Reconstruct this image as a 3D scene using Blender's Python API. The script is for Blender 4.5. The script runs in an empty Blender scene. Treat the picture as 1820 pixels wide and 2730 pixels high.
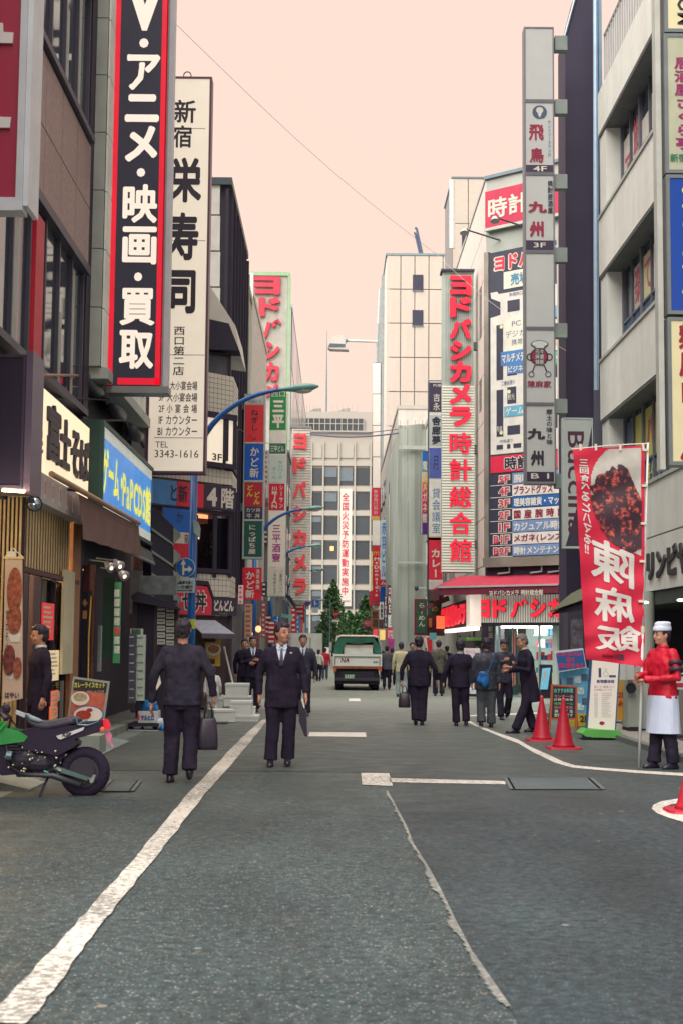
import bpy, bmesh, math, random
from mathutils import Vector, Matrix, noise as mnoise
from mathutils.bvhtree import BVHTree
random.seed(7)
SC = bpy.context.scene
COL = SC.collection
R = math.radians
# ------------------------------------------------------------------ camera
FPX = 3792.0            # 50 mm lens on a 36 mm tall frame, in pixels of the 1820 x 2730 photograph
CAMH = 1.48
def _basis():
    yv = Vector((-20.0, -352.0, -FPX)).normalized()      # the street direction in camera space
    z0 = Vector((0.009, 1.0, 0.0))
    zv = (z0 - yv * z0.dot(yv)).normalized()
    xv = yv.cross(zv)
    return Matrix((xv, yv, zv))                            # rows: world axes in camera space
BAS = _basis()
cam_d = bpy.data.cameras.new('camera'); cam = bpy.data.objects.new('camera', cam_d); COL.objects.link(cam)
cam_d.sensor_fit = 'VERTICAL'; cam_d.sensor_height = 36; cam_d.lens = 50.0
cam_d.clip_start = 0.1; cam_d.clip_end = 2000
cam_d.dof.use_dof = True; cam_d.dof.focus_distance = 30; cam_d.dof.aperture_fstop = 5.0
cam.matrix_world = Matrix.Translation((0, 0, CAMH)) @ BAS.to_4x4()
SC.camera = cam
CAM = Vector((0, 0, CAMH))
# ------------------------------------------------------------------ light
EXPO = 1.75
SC.view_settings.view_transform = 'Standard'; SC.view_settings.look = 'None'
SC.view_settings.exposure = EXPO; SC.view_settings.gamma = 1; SC.view_settings.use_curve_mapping = False
EL, AZ = R(56), R(230)       # sun height, and where it stands: behind the camera, a little to the left
W = bpy.data.worlds.new('World'); SC.world = W; W.use_nodes = True
nt = W.node_tree; nt.nodes.clear()
out = nt.nodes.new('ShaderNodeOutputWorld'); bg = nt.nodes.new('ShaderNodeBackground')
sky = nt.nodes.new('ShaderNodeTexSky'); sky.sky_type = 'NISHITA'; sky.sun_disc = False
sky.sun_elevation = EL; sky.sun_rotation = AZ; sky.dust_density = 4; sky.air_density = 2
mx = nt.nodes.new('ShaderNodeMix'); mx.data_type = 'RGBA'; mx.inputs[0].default_value = 0.965
k = 2 ** -EXPO / 0.1 / 0.965
CLOUD = (1.0 * k, 0.735 * k, 0.615 * k, 1)      # an even warm overcast
mx.inputs[7].default_value = CLOUD
nt.links.new(sky.outputs[0], mx.inputs[6]); nt.links.new(mx.outputs[2], bg.inputs[0])
bg.inputs[1].default_value = 0.1
nt.links.new(bg.outputs[0], out.inputs[0])
sd = bpy.data.lights.new('sun', 'SUN'); sd.energy = 2.4; sd.angle = R(85); sd.color = (1.0, 0.93, 0.84)
so = bpy.data.objects.new('sun', sd); COL.objects.link(so)
sdir = Vector((math.sin(AZ) * math.cos(EL), math.cos(AZ) * math.cos(EL), math.sin(EL)))
so.rotation_euler = sdir.to_track_quat('Z', 'Y').to_euler()
so.location = (0, -20, 40)
# ------------------------------------------------------------------ pixel <-> world
def ray(px, py):
    c = Vector((px - 910.0, 1365.0 - py, -FPX))
    return BAS @ c
def G(px, py, z=0.0):
    r = ray(px, py); t = (z - CAMH) / r.z
    return CAM + r * t
def AT(px, py, Y):
    r = ray(px, py); return CAM + r * (Y / r.y)
class PL:
    """an upright plane; ang 0 faces the camera, 90 is a left-hand facade, -90 a right-hand one"""
    def __init__(s, x, y, ang=0.0):
        a = R(ang); s.o = Vector((x, y, 0)); s.r = Vector((math.cos(a), math.sin(a), 0)); s.n = Vector((math.sin(a), -math.cos(a), 0)); s.ang = a
    def uz(s, px, py):
        r = ray(px, py); t = (s.o - CAM).dot(s.n) / r.dot(s.n)
        w = CAM + r * t
        return ((w - s.o).dot(s.r), w.z)
    def w(s, u, z, d=0.0):
        return s.o + s.r * u + s.n * d + Vector((0, 0, z))
    def rect(s, b):
        u0, z1 = s.uz(b[0], b[1]); u1, z0 = s.uz(b[2], b[3])
        u2, z3 = s.uz(b[0], b[3]); u3, z4 = s.uz(b[2], b[1])
        if abs(s.n.y) < .95: return (u0, z0 if s.n.x < 0 else z0, u1, z1)
        return ((u0 + u2) / 2, (z0 + z3) / 2, (u1 + u3) / 2, (z1 + z4) / 2)
def FC(Y): return PL(0, Y, 0)
LF = lambda X: PL(X, 0, 90)
RF = lambda X: PL(X, 0, -90)
# ------------------------------------------------------------------ materials
def s2l(c):
    c /= 255.0
    return c / 12.92 if c <= 0.04045 else ((c + 0.055) / 1.055) ** 2.4
LIT = (1.40, 1.15, 1.02)       # what the light makes of a white surface here
MATS = {}
def tone(c, g=1.0):
    return tuple(min(0.86, max(0.004, s2l(v) / l * g)) for v, l in zip(c, LIT))
def mat(c, rough=0.6, metal=0.0, nz=0.12, sc=3.0, emit=0.0, streak=0.0, bump=0.0, spec=0.4, raw=False, coat=0.0, trans=0.0, bsc=None):
    key = (tuple(c), rough, metal, nz, sc, emit, streak, bump, spec, raw, coat, trans, bsc)
    if key in MATS: return MATS[key]
    col = tuple(c) if raw else tone(c)
    m = bpy.data.materials.new('surface_%d' % len(MATS)); m.use_nodes = True; n = m.node_tree; b = n.nodes['Principled BSDF']
    b.inputs['Roughness'].default_value = rough; b.inputs['Metallic'].default_value = metal
    b.inputs['Specular IOR Level'].default_value = spec
    if coat: b.inputs['Coat Weight'].default_value = coat; b.inputs['Coat Roughness'].default_value = .1
    if trans:
        b.inputs['Transmission Weight'].default_value = trans; b.inputs['IOR'].default_value = 1.2
    geo = n.nodes.new('ShaderNodeNewGeometry')
    last = None
    def mod(amount, scale, vec, detail=4):
        nonlocal last
        t = n.nodes.new('ShaderNodeTexNoise'); t.inputs['Scale'].default_value = scale; t.inputs['Detail'].default_value = detail
        mp = n.nodes.new('ShaderNodeMapping'); mp.inputs['Scale'].default_value = vec
        n.links.new(geo.outputs['Position'], mp.inputs[0]); n.links.new(mp.outputs[0], t.inputs['Vector'])
        r = n.nodes.new('ShaderNodeMapRange'); r.inputs[1].default_value = .3; r.inputs[2].default_value = .7
        r.inputs[3].default_value = 1 - amount; r.inputs[4].default_value = 1 + amount * .6
        n.links.new(t.outputs[0], r.inputs[0])
        v = n.nodes.new('ShaderNodeVectorMath'); v.operation = 'SCALE'
        if last is None: v.inputs[0].default_value = col
        else: n.links.new(last, v.inputs[0])
        n.links.new(r.outputs[0], v.inputs['Scale']); last = v.outputs[0]
    if nz: mod(nz, sc, (1, 1, 1))
    if streak: mod(streak, 2.5, (1, 1, .08), 6)
    if last is not None: n.links.new(last, b.inputs['Base Color'])
    else: b.inputs['Base Color'].default_value = (*col, 1)
    if emit:
        ec = tuple(s2l(v) for v in c)
        b.inputs['Emission Color'].default_value = (*ec, 1); b.inputs['Emission Strength'].default_value = emit * 1.7 / 2 ** EXPO
    if bump:
        t = n.nodes.new('ShaderNodeTexNoise'); t.inputs['Scale'].default_value = bsc or 60; t.inputs['Detail'].default_value = 3
        n.links.new(geo.outputs['Position'], t.inputs['Vector'])
        bp = n.nodes.new('ShaderNodeBump'); bp.inputs['Strength'].default_value = bump; bp.inputs['Distance'].default_value = .02
        n.links.new(t.outputs[0], bp.inputs['Height']); n.links.new(bp.outputs[0], b.inputs['Normal'])
    MATS[key] = m
    return m
# common tones (given as the photograph shows them; tone() turns them into base colours)
BLK = (58, 46, 70); WHT = (240, 216, 196)
mBlack = mat(BLK, .7); mWhite = mat(WHT, .5, nz=.05); mGrey = mat((150, 146, 136), .6, streak=.1)
mGlass = mat((62, 66, 78), .12, nz=.15, sc=.8, spec=.6)
mSteel = mat((170, 175, 175), .35, metal=.6)
mRed = mat((240, 45, 72), .45, nz=.06)
# ------------------------------------------------------------------ mesh building
class MB:
    def __init__(s): s.v = []; s.f = []
    def add(s, vs, fs):
        k = len(s.v); s.v += [Vector(p) for p in vs]; s.f += [tuple(i + k for i in f) for f in fs]; return s
    def hexa(s, p):      # 8 points: bottom 4 ccw, top 4 ccw
        return s.add(p, [(3, 2, 1, 0), (4, 5, 6, 7), (0, 1, 5, 4), (1, 2, 6, 5), (2, 3, 7, 6), (3, 0, 4, 7)])
    def box(s, x0, x1, y0, y1, z0, z1):
        return s.hexa([(x0, y0, z0), (x1, y0, z0), (x1, y1, z0), (x0, y1, z0), (x0, y0, z1), (x1, y0, z1), (x1, y1, z1), (x0, y1, z1)])
    def ub(s, pl, u0, u1, z0, z1, d0, d1):   # box on a plane: d measured towards the viewer
        lo, hi = min(d0, d1), max(d0, d1)
        return s.hexa([pl.w(u0, z0, hi), pl.w(u1, z0, hi), pl.w(u1, z0, lo), pl.w(u0, z0, lo), pl.w(u0, z1, hi), pl.w(u1, z1, hi), pl.w(u1, z1, lo), pl.w(u0, z1, lo)])
    def pb(s, pl, b, d0, d1):
        u0, z0, u1, z1 = pl.rect(b)
        if u0 > u1: u0, u1 = u1, u0
        if z0 > z1: z0, z1 = z1, z0
        return s.ub(pl, u0, u1, z0, z1, d0, d1)
    def up(s, pl, pts, d0, d1):              # polygon prism on a plane (u, z)
        lo, hi = min(d0, d1), max(d0, d1); n = len(pts)
        vs = [pl.w(u, z, hi) for u, z in pts] + [pl.w(u, z, lo) for u, z in pts]
        return s.add(vs, [tuple(range(n)), tuple(range(2 * n - 1, n - 1, -1))] + [((i + 1) % n, i, n + i, n + (i + 1) % n) for i in range(n)])
    def pp(s, pl, pts, d0, d1): return s.up(pl, [pl.uz(*p) for p in pts], d0, d1)
    def tube(s, pts, r, n=8, cap=True, flat=None):
        pts = [Vector(p) for p in pts]; rs = r if isinstance(r, (list, tuple)) else [r] * len(pts)
        k = len(s.v); prev = None
        for i, p in enumerate(pts):
            t = (pts[min(i + 1, len(pts) - 1)] - pts[max(i - 1, 0)]).normalized()
            if prev is None:
                a = Vector((0, 0, 1)) if abs(t.z) < .9 else Vector((1, 0, 0)); x = t.cross(a).normalized()
            else: x = (prev - t * prev.dot(t)).normalized()
            prev = x; y = t.cross(x)
            for j in range(n):
                an = 2 * math.pi * j / n; s.v.append(p + x * (math.cos(an) * rs[i]) + y * (math.sin(an) * rs[i] * (flat or 1)))
        for i in range(len(pts) - 1):
            for j in range(n):
                a = k + i * n + j; b = k + i * n + (j + 1) % n; s.f.append((a, b, b + n, a + n))
        if cap:
            s.f.append(tuple(k + j for j in range(n - 1, -1, -1))); e = k + (len(pts) - 1) * n; s.f.append(tuple(e + j for j in range(n)))
        return s
    def rings(s, rr, n=16, rot=0.0, M=None, pw=2.0):   # stacked horizontal ellipses (cx, cy, cz, rx, ry)
        k = len(s.v)
        for (cx, cy, cz, rx, ry) in rr:
            for j in range(n):
                a = 2 * math.pi * j / n + rot; ca, sa = math.cos(a), math.sin(a)
                q = (abs(ca) ** pw + abs(sa) ** pw) ** (-1 / pw)
                p = Vector((cx + rx * ca * q, cy + ry * sa * q, cz)); s.v.append(M @ p if M else p)
        for i in range(len(rr) - 1):
            for j in range(n):
                a = k + i * n + j; b = k + i * n + (j + 1) % n; s.f.append((a, b, b + n, a + n))
        s.f.append(tuple(k + j for j in range(n - 1, -1, -1))); e = k + (len(rr) - 1) * n; s.f.append(tuple(e + j for j in range(n)))
        return s
    def ball(s, c, rx, ry=None, rz=None, n=12, m=8, M=None):
        ry = ry or rx; rz = rz or rx; c = Vector(c)
        return s.rings([(c.x, c.y, c.z + rz * math.sin(a), rx * math.cos(a), ry * math.cos(a)) for a in [R(-86 + 172 * i / m) for i in range(m + 1)]], n, M=M)
    def disc(s, pl, u, z, ru, rz, d0, d1, n=24, a0=0, a1=360):
        return s.up(pl, [(u + ru * math.cos(R(a0 + (a1 - a0) * i / n)), z + rz * math.sin(R(a0 + (a1 - a0) * i / n))) for i in range(n if a1 - a0 == 360 else n + 1)], d0, d1)
    def pring(s, pl, px, py, r0, r1, d, a0=0, a1=360, n=24):     # flat ring drawn on a plane, radii in photo pixels
        u, z = pl.uz(px, py); u2, _ = pl.uz(px + 10, py); k = abs(u2 - u) / 10
        for i in range(n):
            q = [R(a0 + (a1 - a0) * (i + e) / n) for e in (0, 1)]
            s.add([pl.w(u + k * rr * math.cos(a), z + k * rr * math.sin(a), d) for a, rr in ((q[0], r0), (q[0], r1), (q[1], r1), (q[1], r0))], [(0, 1, 2, 3)])
        return s
    def quad(s, *p): return s.add(p, [tuple(range(len(p)))])
def inv_of(o):
    return o.matrix_world.inverted()
SPLIT = {'bracket', 'joint', 'divider', 'vent_louvre', 'black_band', 'food_print', 'plate_print', 'map_block', 'blue_label', 'cyan_label', 'cream_label', 'strip_mark', 'pipe', 'rod', 'mud_flap', 'indicator', 'lamp_dot', 'pink_rail', 'tube_light', 'narrow_window', 'colour_bar', 'tie_loop', 'bolt', 'bulb', 'sleeve_stripe', 'rear_leg', 'hanger', 'transom', 'mast', 'arches', 'scaffold_pole', 'sheet_band', 'pale_band', 'red_border', 'shoe', 'gate_rib', 'door_frame', 'front_strip', 'sill', 'coping', 'window_head', 'row_line', 'small_sign', 'print', 'small_print', 'glass_panel', 'sub_plate', 'window'}
def islands(mb):
    n = len(mb.v); par = list(range(n))
    def find(a):
        while par[a] != a: par[a] = par[par[a]]; a = par[a]
        return a
    for f in mb.f:
        r = find(f[0])
        for i in f[1:]:
            q = find(i)
            if q != r: par[q] = r
    grp = {}
    for f in mb.f: grp.setdefault(find(f[0]), []).append(f)
    out_ = []
    for fs in grp.values():
        ids = sorted({i for f in fs for i in f}); mp = {a: b for b, a in enumerate(ids)}; q = MB(); q.v = [mb.v[i] for i in ids]; q.f = [tuple(mp[i] for i in f) for f in fs]; out_.append(q)
    return out_
def obj(name, mb, m=None, parent=None, smooth=False, label=None, kind=None, group=None, cat=None):
    if name in SPLIT and isinstance(mb, MB) and parent is not None:
        for q in islands(mb): o = obj1(name, q, m, parent, smooth, label, kind, group, cat)
        return o
    return obj1(name, mb, m, parent, smooth, label, kind, group, cat)
def obj1(name, mb, m=None, parent=None, smooth=False, label=None, kind=None, group=None, cat=None):
    if isinstance(mb, bpy.types.Mesh): me = mb
    else:
        me = bpy.data.meshes.new(name)
        vs = mb.v
        if parent is not None:
            I = PINV[parent.name]; vs = [I @ v for v in vs]
        me.from_pydata([tuple(v) for v in vs], [], mb.f)
        me.update()
    if smooth: me.shade_smooth()
    if m is not None and not me.materials:
        for q in (m if isinstance(m, (list, tuple)) else [m]): me.materials.append(q)
    o = bpy.data.objects.new(name, me); COL.objects.link(o)
    if parent is not None:
        o.parent = parent; PINV[o.name] = PINV[parent.name]
    else: PINV[o.name] = Matrix.Identity(4)
    if label: o['label'] = label
    if kind: o['kind'] = kind
    if group: o['group'] = group
    if cat: o['category'] = cat
    return o
PINV = {}
def thing(name, label, cat, loc=(0, 0, 0), rz=0.0, group=None):
    o = bpy.data.objects.new(name, None); COL.objects.link(o); o.empty_display_size = .3
    o.location = loc; o.rotation_euler = (0, 0, rz)
    PINV[o.name] = (Matrix.Translation(Vector(loc)) @ Matrix.Rotation(rz, 4, 'Z')).inverted()
    o['label'] = label; o['category'] = cat
    if group: o['group'] = group
    return o
def copy_tree(o, loc, rz, label, group=None):
    r = o.copy(); COL.objects.link(r); r.location = loc; r.rotation_euler = (0, 0, rz); r['label'] = label
    if group: r['group'] = group
    def rec(a, b):
        for ch in a.children:
            c = ch.copy(); COL.objects.link(c); c.parent = b; rec(ch, c)
    rec(o, r)
    return r
def foot(pl, u=0.0, d=0.0): return pl.w(u, 0, d)
# ------------------------------------------------------------------ lettering
_tc = {}
TMP = bpy.data.scenes.new('workshop')          # a scratch scene, so that baking one shape does not update the whole street
def baked(o):
    TMP.collection.objects.link(o); vl = TMP.view_layers[0]; vl.update()
    me = bpy.data.meshes.new_from_object(o.evaluated_get(vl.depsgraph)); TMP.collection.objects.unlink(o); return me
def raw_glyph(t, bold):
    c = bpy.data.curves.new('t', 'FONT'); c.body = t; c.resolution_u = 2; c.offset = bold
    o = bpy.data.objects.new('t', c); me = baked(o)
    bpy.data.objects.remove(o)
    v = [tuple(p.co[:2]) for p in me.vertices]; f = [tuple(p.vertices) for p in me.polygons]; A = sum(p.area for p in me.polygons)
    bpy.data.meshes.remove(me); bpy.data.curves.remove(c)
    return v, f, A
def edge_len(v, f):
    cnt = {}
    for q in f:
        for i in range(len(q)): k = (min(q[i], q[i - 1]), max(q[i], q[i - 1])); cnt[k] = cnt.get(k, 0) + 1
    return sum(math.dist(v[a], v[b]) for (a, b), n in cnt.items() if n == 1)
def glyph1(t, bold):
    """one heavier character; where the font's outline cannot be widened cleanly, laid over itself a little apart"""
    key = ('1', t, bold)
    if key in _tc: return _tc[key]
    r = raw_glyph(t, 0)
    if bold > 0 and r[0]:
        v0, f0, A0 = r; per = edge_len(v0, f0); lo = A0 + per * bold * .5; hi = A0 + per * bold * 1.03
        q = raw_glyph(t, bold) if ord(t) < 0x4e00 else (0, 0, -1)
        if lo <= q[2] <= hi: r = q
        else:
            v, f = [], []
            for i in range(8):
                an = math.pi * i / 4 + .2; k = len(v); v += [(p[0] + math.cos(an) * bold, p[1] + math.sin(an) * bold, i) for p in v0]; f += [tuple(j + k for j in q_) for q_ in f0]
            r = (v, f, 0)
    _tc[key] = r; return r
def glyphs(t, bold):
    key = (t, bold)
    if key in _tc: return _tc[key]
    if bold > 0 and any(ord(c) > 0x2e7f for c in t):
        v, f, x = [], [], 0.0
        for c in t:
            if c == ' ': x += .4; continue
            cv, cf, _ = glyph1(c, bold); wide = ord(c) > 0x2e7f
            x0 = 0 if wide or not cv else min(p[0] for p in cv) - .05
            k = len(v); v += [(p[0] - x0 + x,) + tuple(p[1:]) for p in cv]; f += [tuple(j + k for j in q) for q in cf]
            x += 1.0 if wide else (max(p[0] for p in cv) - x0 + .05 if cv else .3)
    else: v, f, _ = raw_glyph(t, bold)
    if not v: v = [(0, 0)]
    bb = (min(p[0] for p in v), min(p[1] for p in v), max(p[0] for p in v), max(p[1] for p in v))
    _tc[key] = (v, f, bb); return _tc[key]
def _place(mb, pl, v, f, fn, d, th):
    if th:     # raised letters: front, and walls round every open edge
        from collections import Counter
        cnt = Counter(); order = {}
        for q in f:
            for i in range(len(q)):
                a, b = q[i], q[(i + 1) % len(q)]; cnt[frozenset((a, b))] += 1; order[frozenset((a, b))] = (a, b)
        fr = [pl.w(*fn(p), d + th + (p[2] * .0006 if len(p) > 2 else 0)) for p in v]; bk = [pl.w(*fn(p), d) for p in v]; n = len(v)
        mb.add(fr + bk, list(f) + [(order[e][1], order[e][0], order[e][0] + n, order[e][1] + n) for e, c in cnt.items() if c == 1])
    else: mb.add([pl.w(*fn(p), d + (p[2] * .0006 if len(p) > 2 else 0)) for p in v], f)
def htext(mb, pl, t, b, d=.004, bold=0.0, th=0.0, mirror=False, uz=False, it=0.0, rot=False):
    """one line fitted into the box b (photo pixels, or plane coordinates with uz)"""
    v, f, bb = glyphs(t, bold)
    u0, z0, u1, z1 = b if uz else pl.rect(b)
    w = max(bb[2] - bb[0], 1e-6); h = max(bb[3] - bb[1], 1e-6)
    def fn(p):
        x = (p[0] - bb[0]) / w; y = (p[1] - bb[1]) / h
        if mirror: x = 1 - x
        if rot: return (u0 + (u1 - u0) * y, z1 - (z1 - z0) * x)
        return (u0 + (u1 - u0) * x + it * (z1 - z0) * y, z0 + (z1 - z0) * y)
    _place(mb, pl, v, f, fn, d, th); return mb
def vtext(mb, pl, t, b, d=.004, bold=0.0, th=0.0, mirror=False, uz=False, fill=.94, sq=1.0):
    """characters one under the other in the box b"""
    u0, z0, u1, z1 = b if uz else pl.rect(b)
    n = len(t); ch = (z1 - z0) / n
    for i, c in enumerate(t):
        if c == ' ': continue
        rot = c in 'ー（）()'
        v, f, bb = glyphs(c, bold)
        zc = z1 - ch * (i + .5); uc = (u0 + u1) / 2
        wide = ord(c) > 0x2e7f or c in '・'
        ex = .5 if wide else (bb[0] + bb[2]) / 2; ey = .38 if wide else (bb[1] + bb[3]) / 2
        sx = (u1 - u0) * fill * (1 if wide else 1 / .72) * sq; sz = ch * fill * (1 if wide else 1 / .8)
        def fn(p):
            x, y = p[0] - ex, p[1] - ey
            if rot: x, y = y, -x
            if mirror: x = -x
            return (uc + x * sx, zc + y * sz)
        _place(mb, pl, v, f, fn, d, th)
    return mb
def letters(parent, pl, m, items, name='lettering', d=.004, th=0.0):
    for it in items:
        kw = dict(it[3]) if len(it) > 3 else {}
        kw.setdefault('d', d); kw.setdefault('th', th); mb = MB()
        (vtext if it[0] == 'v' else htext)(mb, pl, it[1], it[2], **kw)
        o = obj(name, mb, m, parent)
    return o
def signbox(name, label, pl, b, dep, mface, mframe, fr=.04, group=None, cat='sign', fname='face', inset=True):
    """box sign seen from the front: casing, frame and face"""
    u0, z0, u1, z1 = pl.rect(b)
    t = thing(name, label, cat, pl.w((u0 + u1) / 2, z0, -dep / 2), pl.ang, group)
    c = MB().ub(pl, u0, u1, z0, z1, -.012, -dep)
    obj('casing', c, mframe, t)
    f = MB()
    for q in ((u0, u1, z0, z0 + fr), (u0, u1, z1 - fr, z1), (u0, u0 + fr, z0 + fr, z1 - fr), (u1 - fr, u1, z0 + fr, z1 - fr)): f.ub(pl, *q, .012, -.012)
    obj('frame', f, mframe, t)
    obj(fname, MB().ub(pl, u0 + fr, u1 - fr, z0 + fr, z1 - fr, 0.0, -.012), mface, t)
    return t
def facewall(pl, u0, u1, z0, z1, nu, nz, m, parent, gap=.012, th=.02, name='panel', skip=None, jit=0.0):
    """cladding panels with open joints, sharing one mesh"""
    w = (u1 - u0) / nu; h = (z1 - z0) / nz
    me = None; I = PINV[parent.name]
    for i in range(nu):
        for j in range(nz):
            a, c = u0 + i * w, z0 + j * h
            if skip and skip(a + w / 2, c + h / 2): continue
            if me is None:
                b = MB().box(-w / 2 + gap / 2, w / 2 - gap / 2, -th, 0, -h / 2 + gap / 2, h / 2 - gap / 2)
                me = bpy.data.meshes.new(name); me.from_pydata([tuple(v) for v in b.v], [], b.f); me.materials.append(m)
            o = bpy.data.objects.new(name, me); COL.objects.link(o); o.parent = parent
            q = pl.w(a + w / 2, c + h / 2, random.uniform(0, jit))
            o.matrix_local = I @ (Matrix.Translation(q) @ Matrix.Rotation(pl.ang, 4, 'Z'))
# ================================================================== GROUND
def asphalt(c1, c2, speck, name):
    m = bpy.data.materials.new(name); m.use_nodes = True; n = m.node_tree; b = n.nodes['Principled BSDF']
    geo = n.nodes.new('ShaderNodeNewGeometry')
    def noise(sc, det, vec=(1, 1, 1)):
        t = n.nodes.new('ShaderNodeTexNoise'); t.inputs['Scale'].default_value = sc; t.inputs['Detail'].default_value = det
        mp = n.nodes.new('ShaderNodeMapping'); mp.inputs['Scale'].default_value = vec
        n.links.new(geo.outputs['Position'], mp.inputs[0]); n.links.new(mp.outputs[0], t.inputs['Vector']); return t.outputs[0]
    def ramp(src, a, b_, lo, hi):
        r = n.nodes.new('ShaderNodeMapRange'); r.inputs[1].default_value = a; r.inputs[2].default_value = b_
        r.inputs[3].default_value = lo; r.inputs[4].default_value = hi; n.links.new(src, r.inputs[0]); return r.outputs[0]
    mix = n.nodes.new('ShaderNodeMix'); mix.data_type = 'RGBA'; mix.inputs[6].default_value = (*c1, 1); mix.inputs[7].default_value = (*c2, 1)
    n.links.new(ramp(noise(.35, 6), .35, .68, 0, 1), mix.inputs[0])
    # light aggregate
    v = n.nodes.new('ShaderNodeTexVoronoi'); v.inputs['Scale'].default_value = 55; n.links.new(geo.outputs['Position'], v.inputs['Vector'])
    wn = n.nodes.new('ShaderNodeTexWhiteNoise'); n.links.new(v.outputs['Color'], wn.inputs['Vector'])
    sp = n.nodes.new('ShaderNodeMath'); sp.operation = 'MULTIPLY'
    n.links.new(ramp(v.outputs['Distance'], .2, .45, 1, 0), sp.inputs[0]); n.links.new(ramp(wn.outputs[0], .55, 1, 0, speck), sp.inputs[1])
    mix2 = n.nodes.new('ShaderNodeMix'); mix2.data_type = 'RGBA'; mix2.inputs[7].default_value = (.30, .29, .25, 1)
    n.links.new(sp.outputs[0], mix2.inputs[0]); n.links.new(mix.outputs[2], mix2.inputs[6])
    # dark lanes, streaks and fine grain
    vm = n.nodes.new('ShaderNodeVectorMath'); vm.operation = 'SCALE'; n.links.new(mix2.outputs[2], vm.inputs[0])
    g1 = n.nodes.new('ShaderNodeMath'); g1.operation = 'MULTIPLY'
    n.links.new(ramp(noise(90, 3), .3, .7, .6, 1.35), g1.inputs[0]); n.links.new(ramp(noise(1.3, 5, (1, .3, 1)), .3, .7, .72, 1.2), g1.inputs[1])
    g2 = n.nodes.new('ShaderNodeMath'); g2.operation = 'MULTIPLY'; n.links.new(g1.outputs[0], g2.inputs[0]); n.links.new(ramp(noise(16, 5), .32, .68, .6, 1.45), g2.inputs[1])
    n.links.new(g2.outputs[0], vm.inputs['Scale'])
    # chewing gum and pale spots
    v2 = n.nodes.new('ShaderNodeTexVoronoi'); v2.inputs['Scale'].default_value = 2.1; v2.inputs['Randomness'].default_value = 1; n.links.new(geo.outputs['Position'], v2.inputs['Vector'])
    mix3 = n.nodes.new('ShaderNodeMix'); mix3.data_type = 'RGBA'; mix3.inputs[7].default_value = (.22, .21, .18, 1)
    wn2 = n.nodes.new('ShaderNodeTexWhiteNoise'); n.links.new(v2.outputs['Color'], wn2.inputs['Vector'])
    th = n.nodes.new('ShaderNodeMath'); th.operation = 'MULTIPLY'; n.links.new(wn2.outputs[0], th.inputs[0]); th.inputs[1].default_value = .06
    lt = n.nodes.new('ShaderNodeMath'); lt.operation = 'LESS_THAN'; n.links.new(v2.outputs['Distance'], lt.inputs[0]); n.links.new(th.outputs[0], lt.inputs[1])
    lt2 = n.nodes.new('ShaderNodeMath'); lt2.operation = 'MULTIPLY'; n.links.new(lt.outputs[0], lt2.inputs[0]); lt2.inputs[1].default_value = .7
    n.links.new(lt2.outputs[0], mix3.inputs[0]); n.links.new(vm.outputs[0], mix3.inputs[6]); n.links.new(mix3.outputs[2], b.inputs['Base Color'])
    # grazing sheen down the street, blended into the base colour as a paler tone
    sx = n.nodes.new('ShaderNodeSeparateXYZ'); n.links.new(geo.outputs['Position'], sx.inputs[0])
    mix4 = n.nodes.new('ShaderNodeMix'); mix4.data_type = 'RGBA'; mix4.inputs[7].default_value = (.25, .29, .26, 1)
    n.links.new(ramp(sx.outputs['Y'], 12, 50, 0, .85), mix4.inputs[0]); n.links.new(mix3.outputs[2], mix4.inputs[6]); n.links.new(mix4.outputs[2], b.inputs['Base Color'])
    bp = n.nodes.new('ShaderNodeBump'); bp.inputs['Strength'].default_value = .35; bp.inputs['Distance'].default_value = .01
    n.links.new(noise(70, 4), bp.inputs['Height']); n.links.new(bp.outputs[0], b.inputs['Normal'])
    n.links.new(ramp(noise(2.5, 4), .3, .7, .5, .75), b.inputs['Roughness']); b.inputs['Specular IOR Level'].default_value = .3
    return m
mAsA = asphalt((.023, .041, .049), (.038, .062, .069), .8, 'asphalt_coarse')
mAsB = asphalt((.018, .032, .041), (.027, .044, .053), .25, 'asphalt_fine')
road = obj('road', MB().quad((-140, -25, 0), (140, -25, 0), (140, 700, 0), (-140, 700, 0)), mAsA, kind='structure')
def gp(pts, z): return [Vector((p.x, p.y, z)) for p in (G(*q) for q in pts)]
seam = [(975, 1905), (992, 1950), (1008, 2000), (1024, 2060), (1031, 2110), (1079, 2200), (1100, 2253), (1140, 2316), (1174, 2380), (1210, 2456), (1252, 2537), (1304, 2612), (1356, 2688), (1400, 2760)]
sp_ = gp(seam, .004)
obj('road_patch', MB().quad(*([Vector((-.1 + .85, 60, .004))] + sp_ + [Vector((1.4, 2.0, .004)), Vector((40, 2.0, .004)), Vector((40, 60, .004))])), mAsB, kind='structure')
pY = G(1024, 2060).y
obj('road_patch', MB().quad(Vector((-3.1, pY, .004)), Vector((sp_[3].x, pY, .004)), sp_[2], sp_[1], sp_[0], Vector((.75, 60, .004)), Vector((-3.1, 60, .004))), mAsB, kind='structure')
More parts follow.
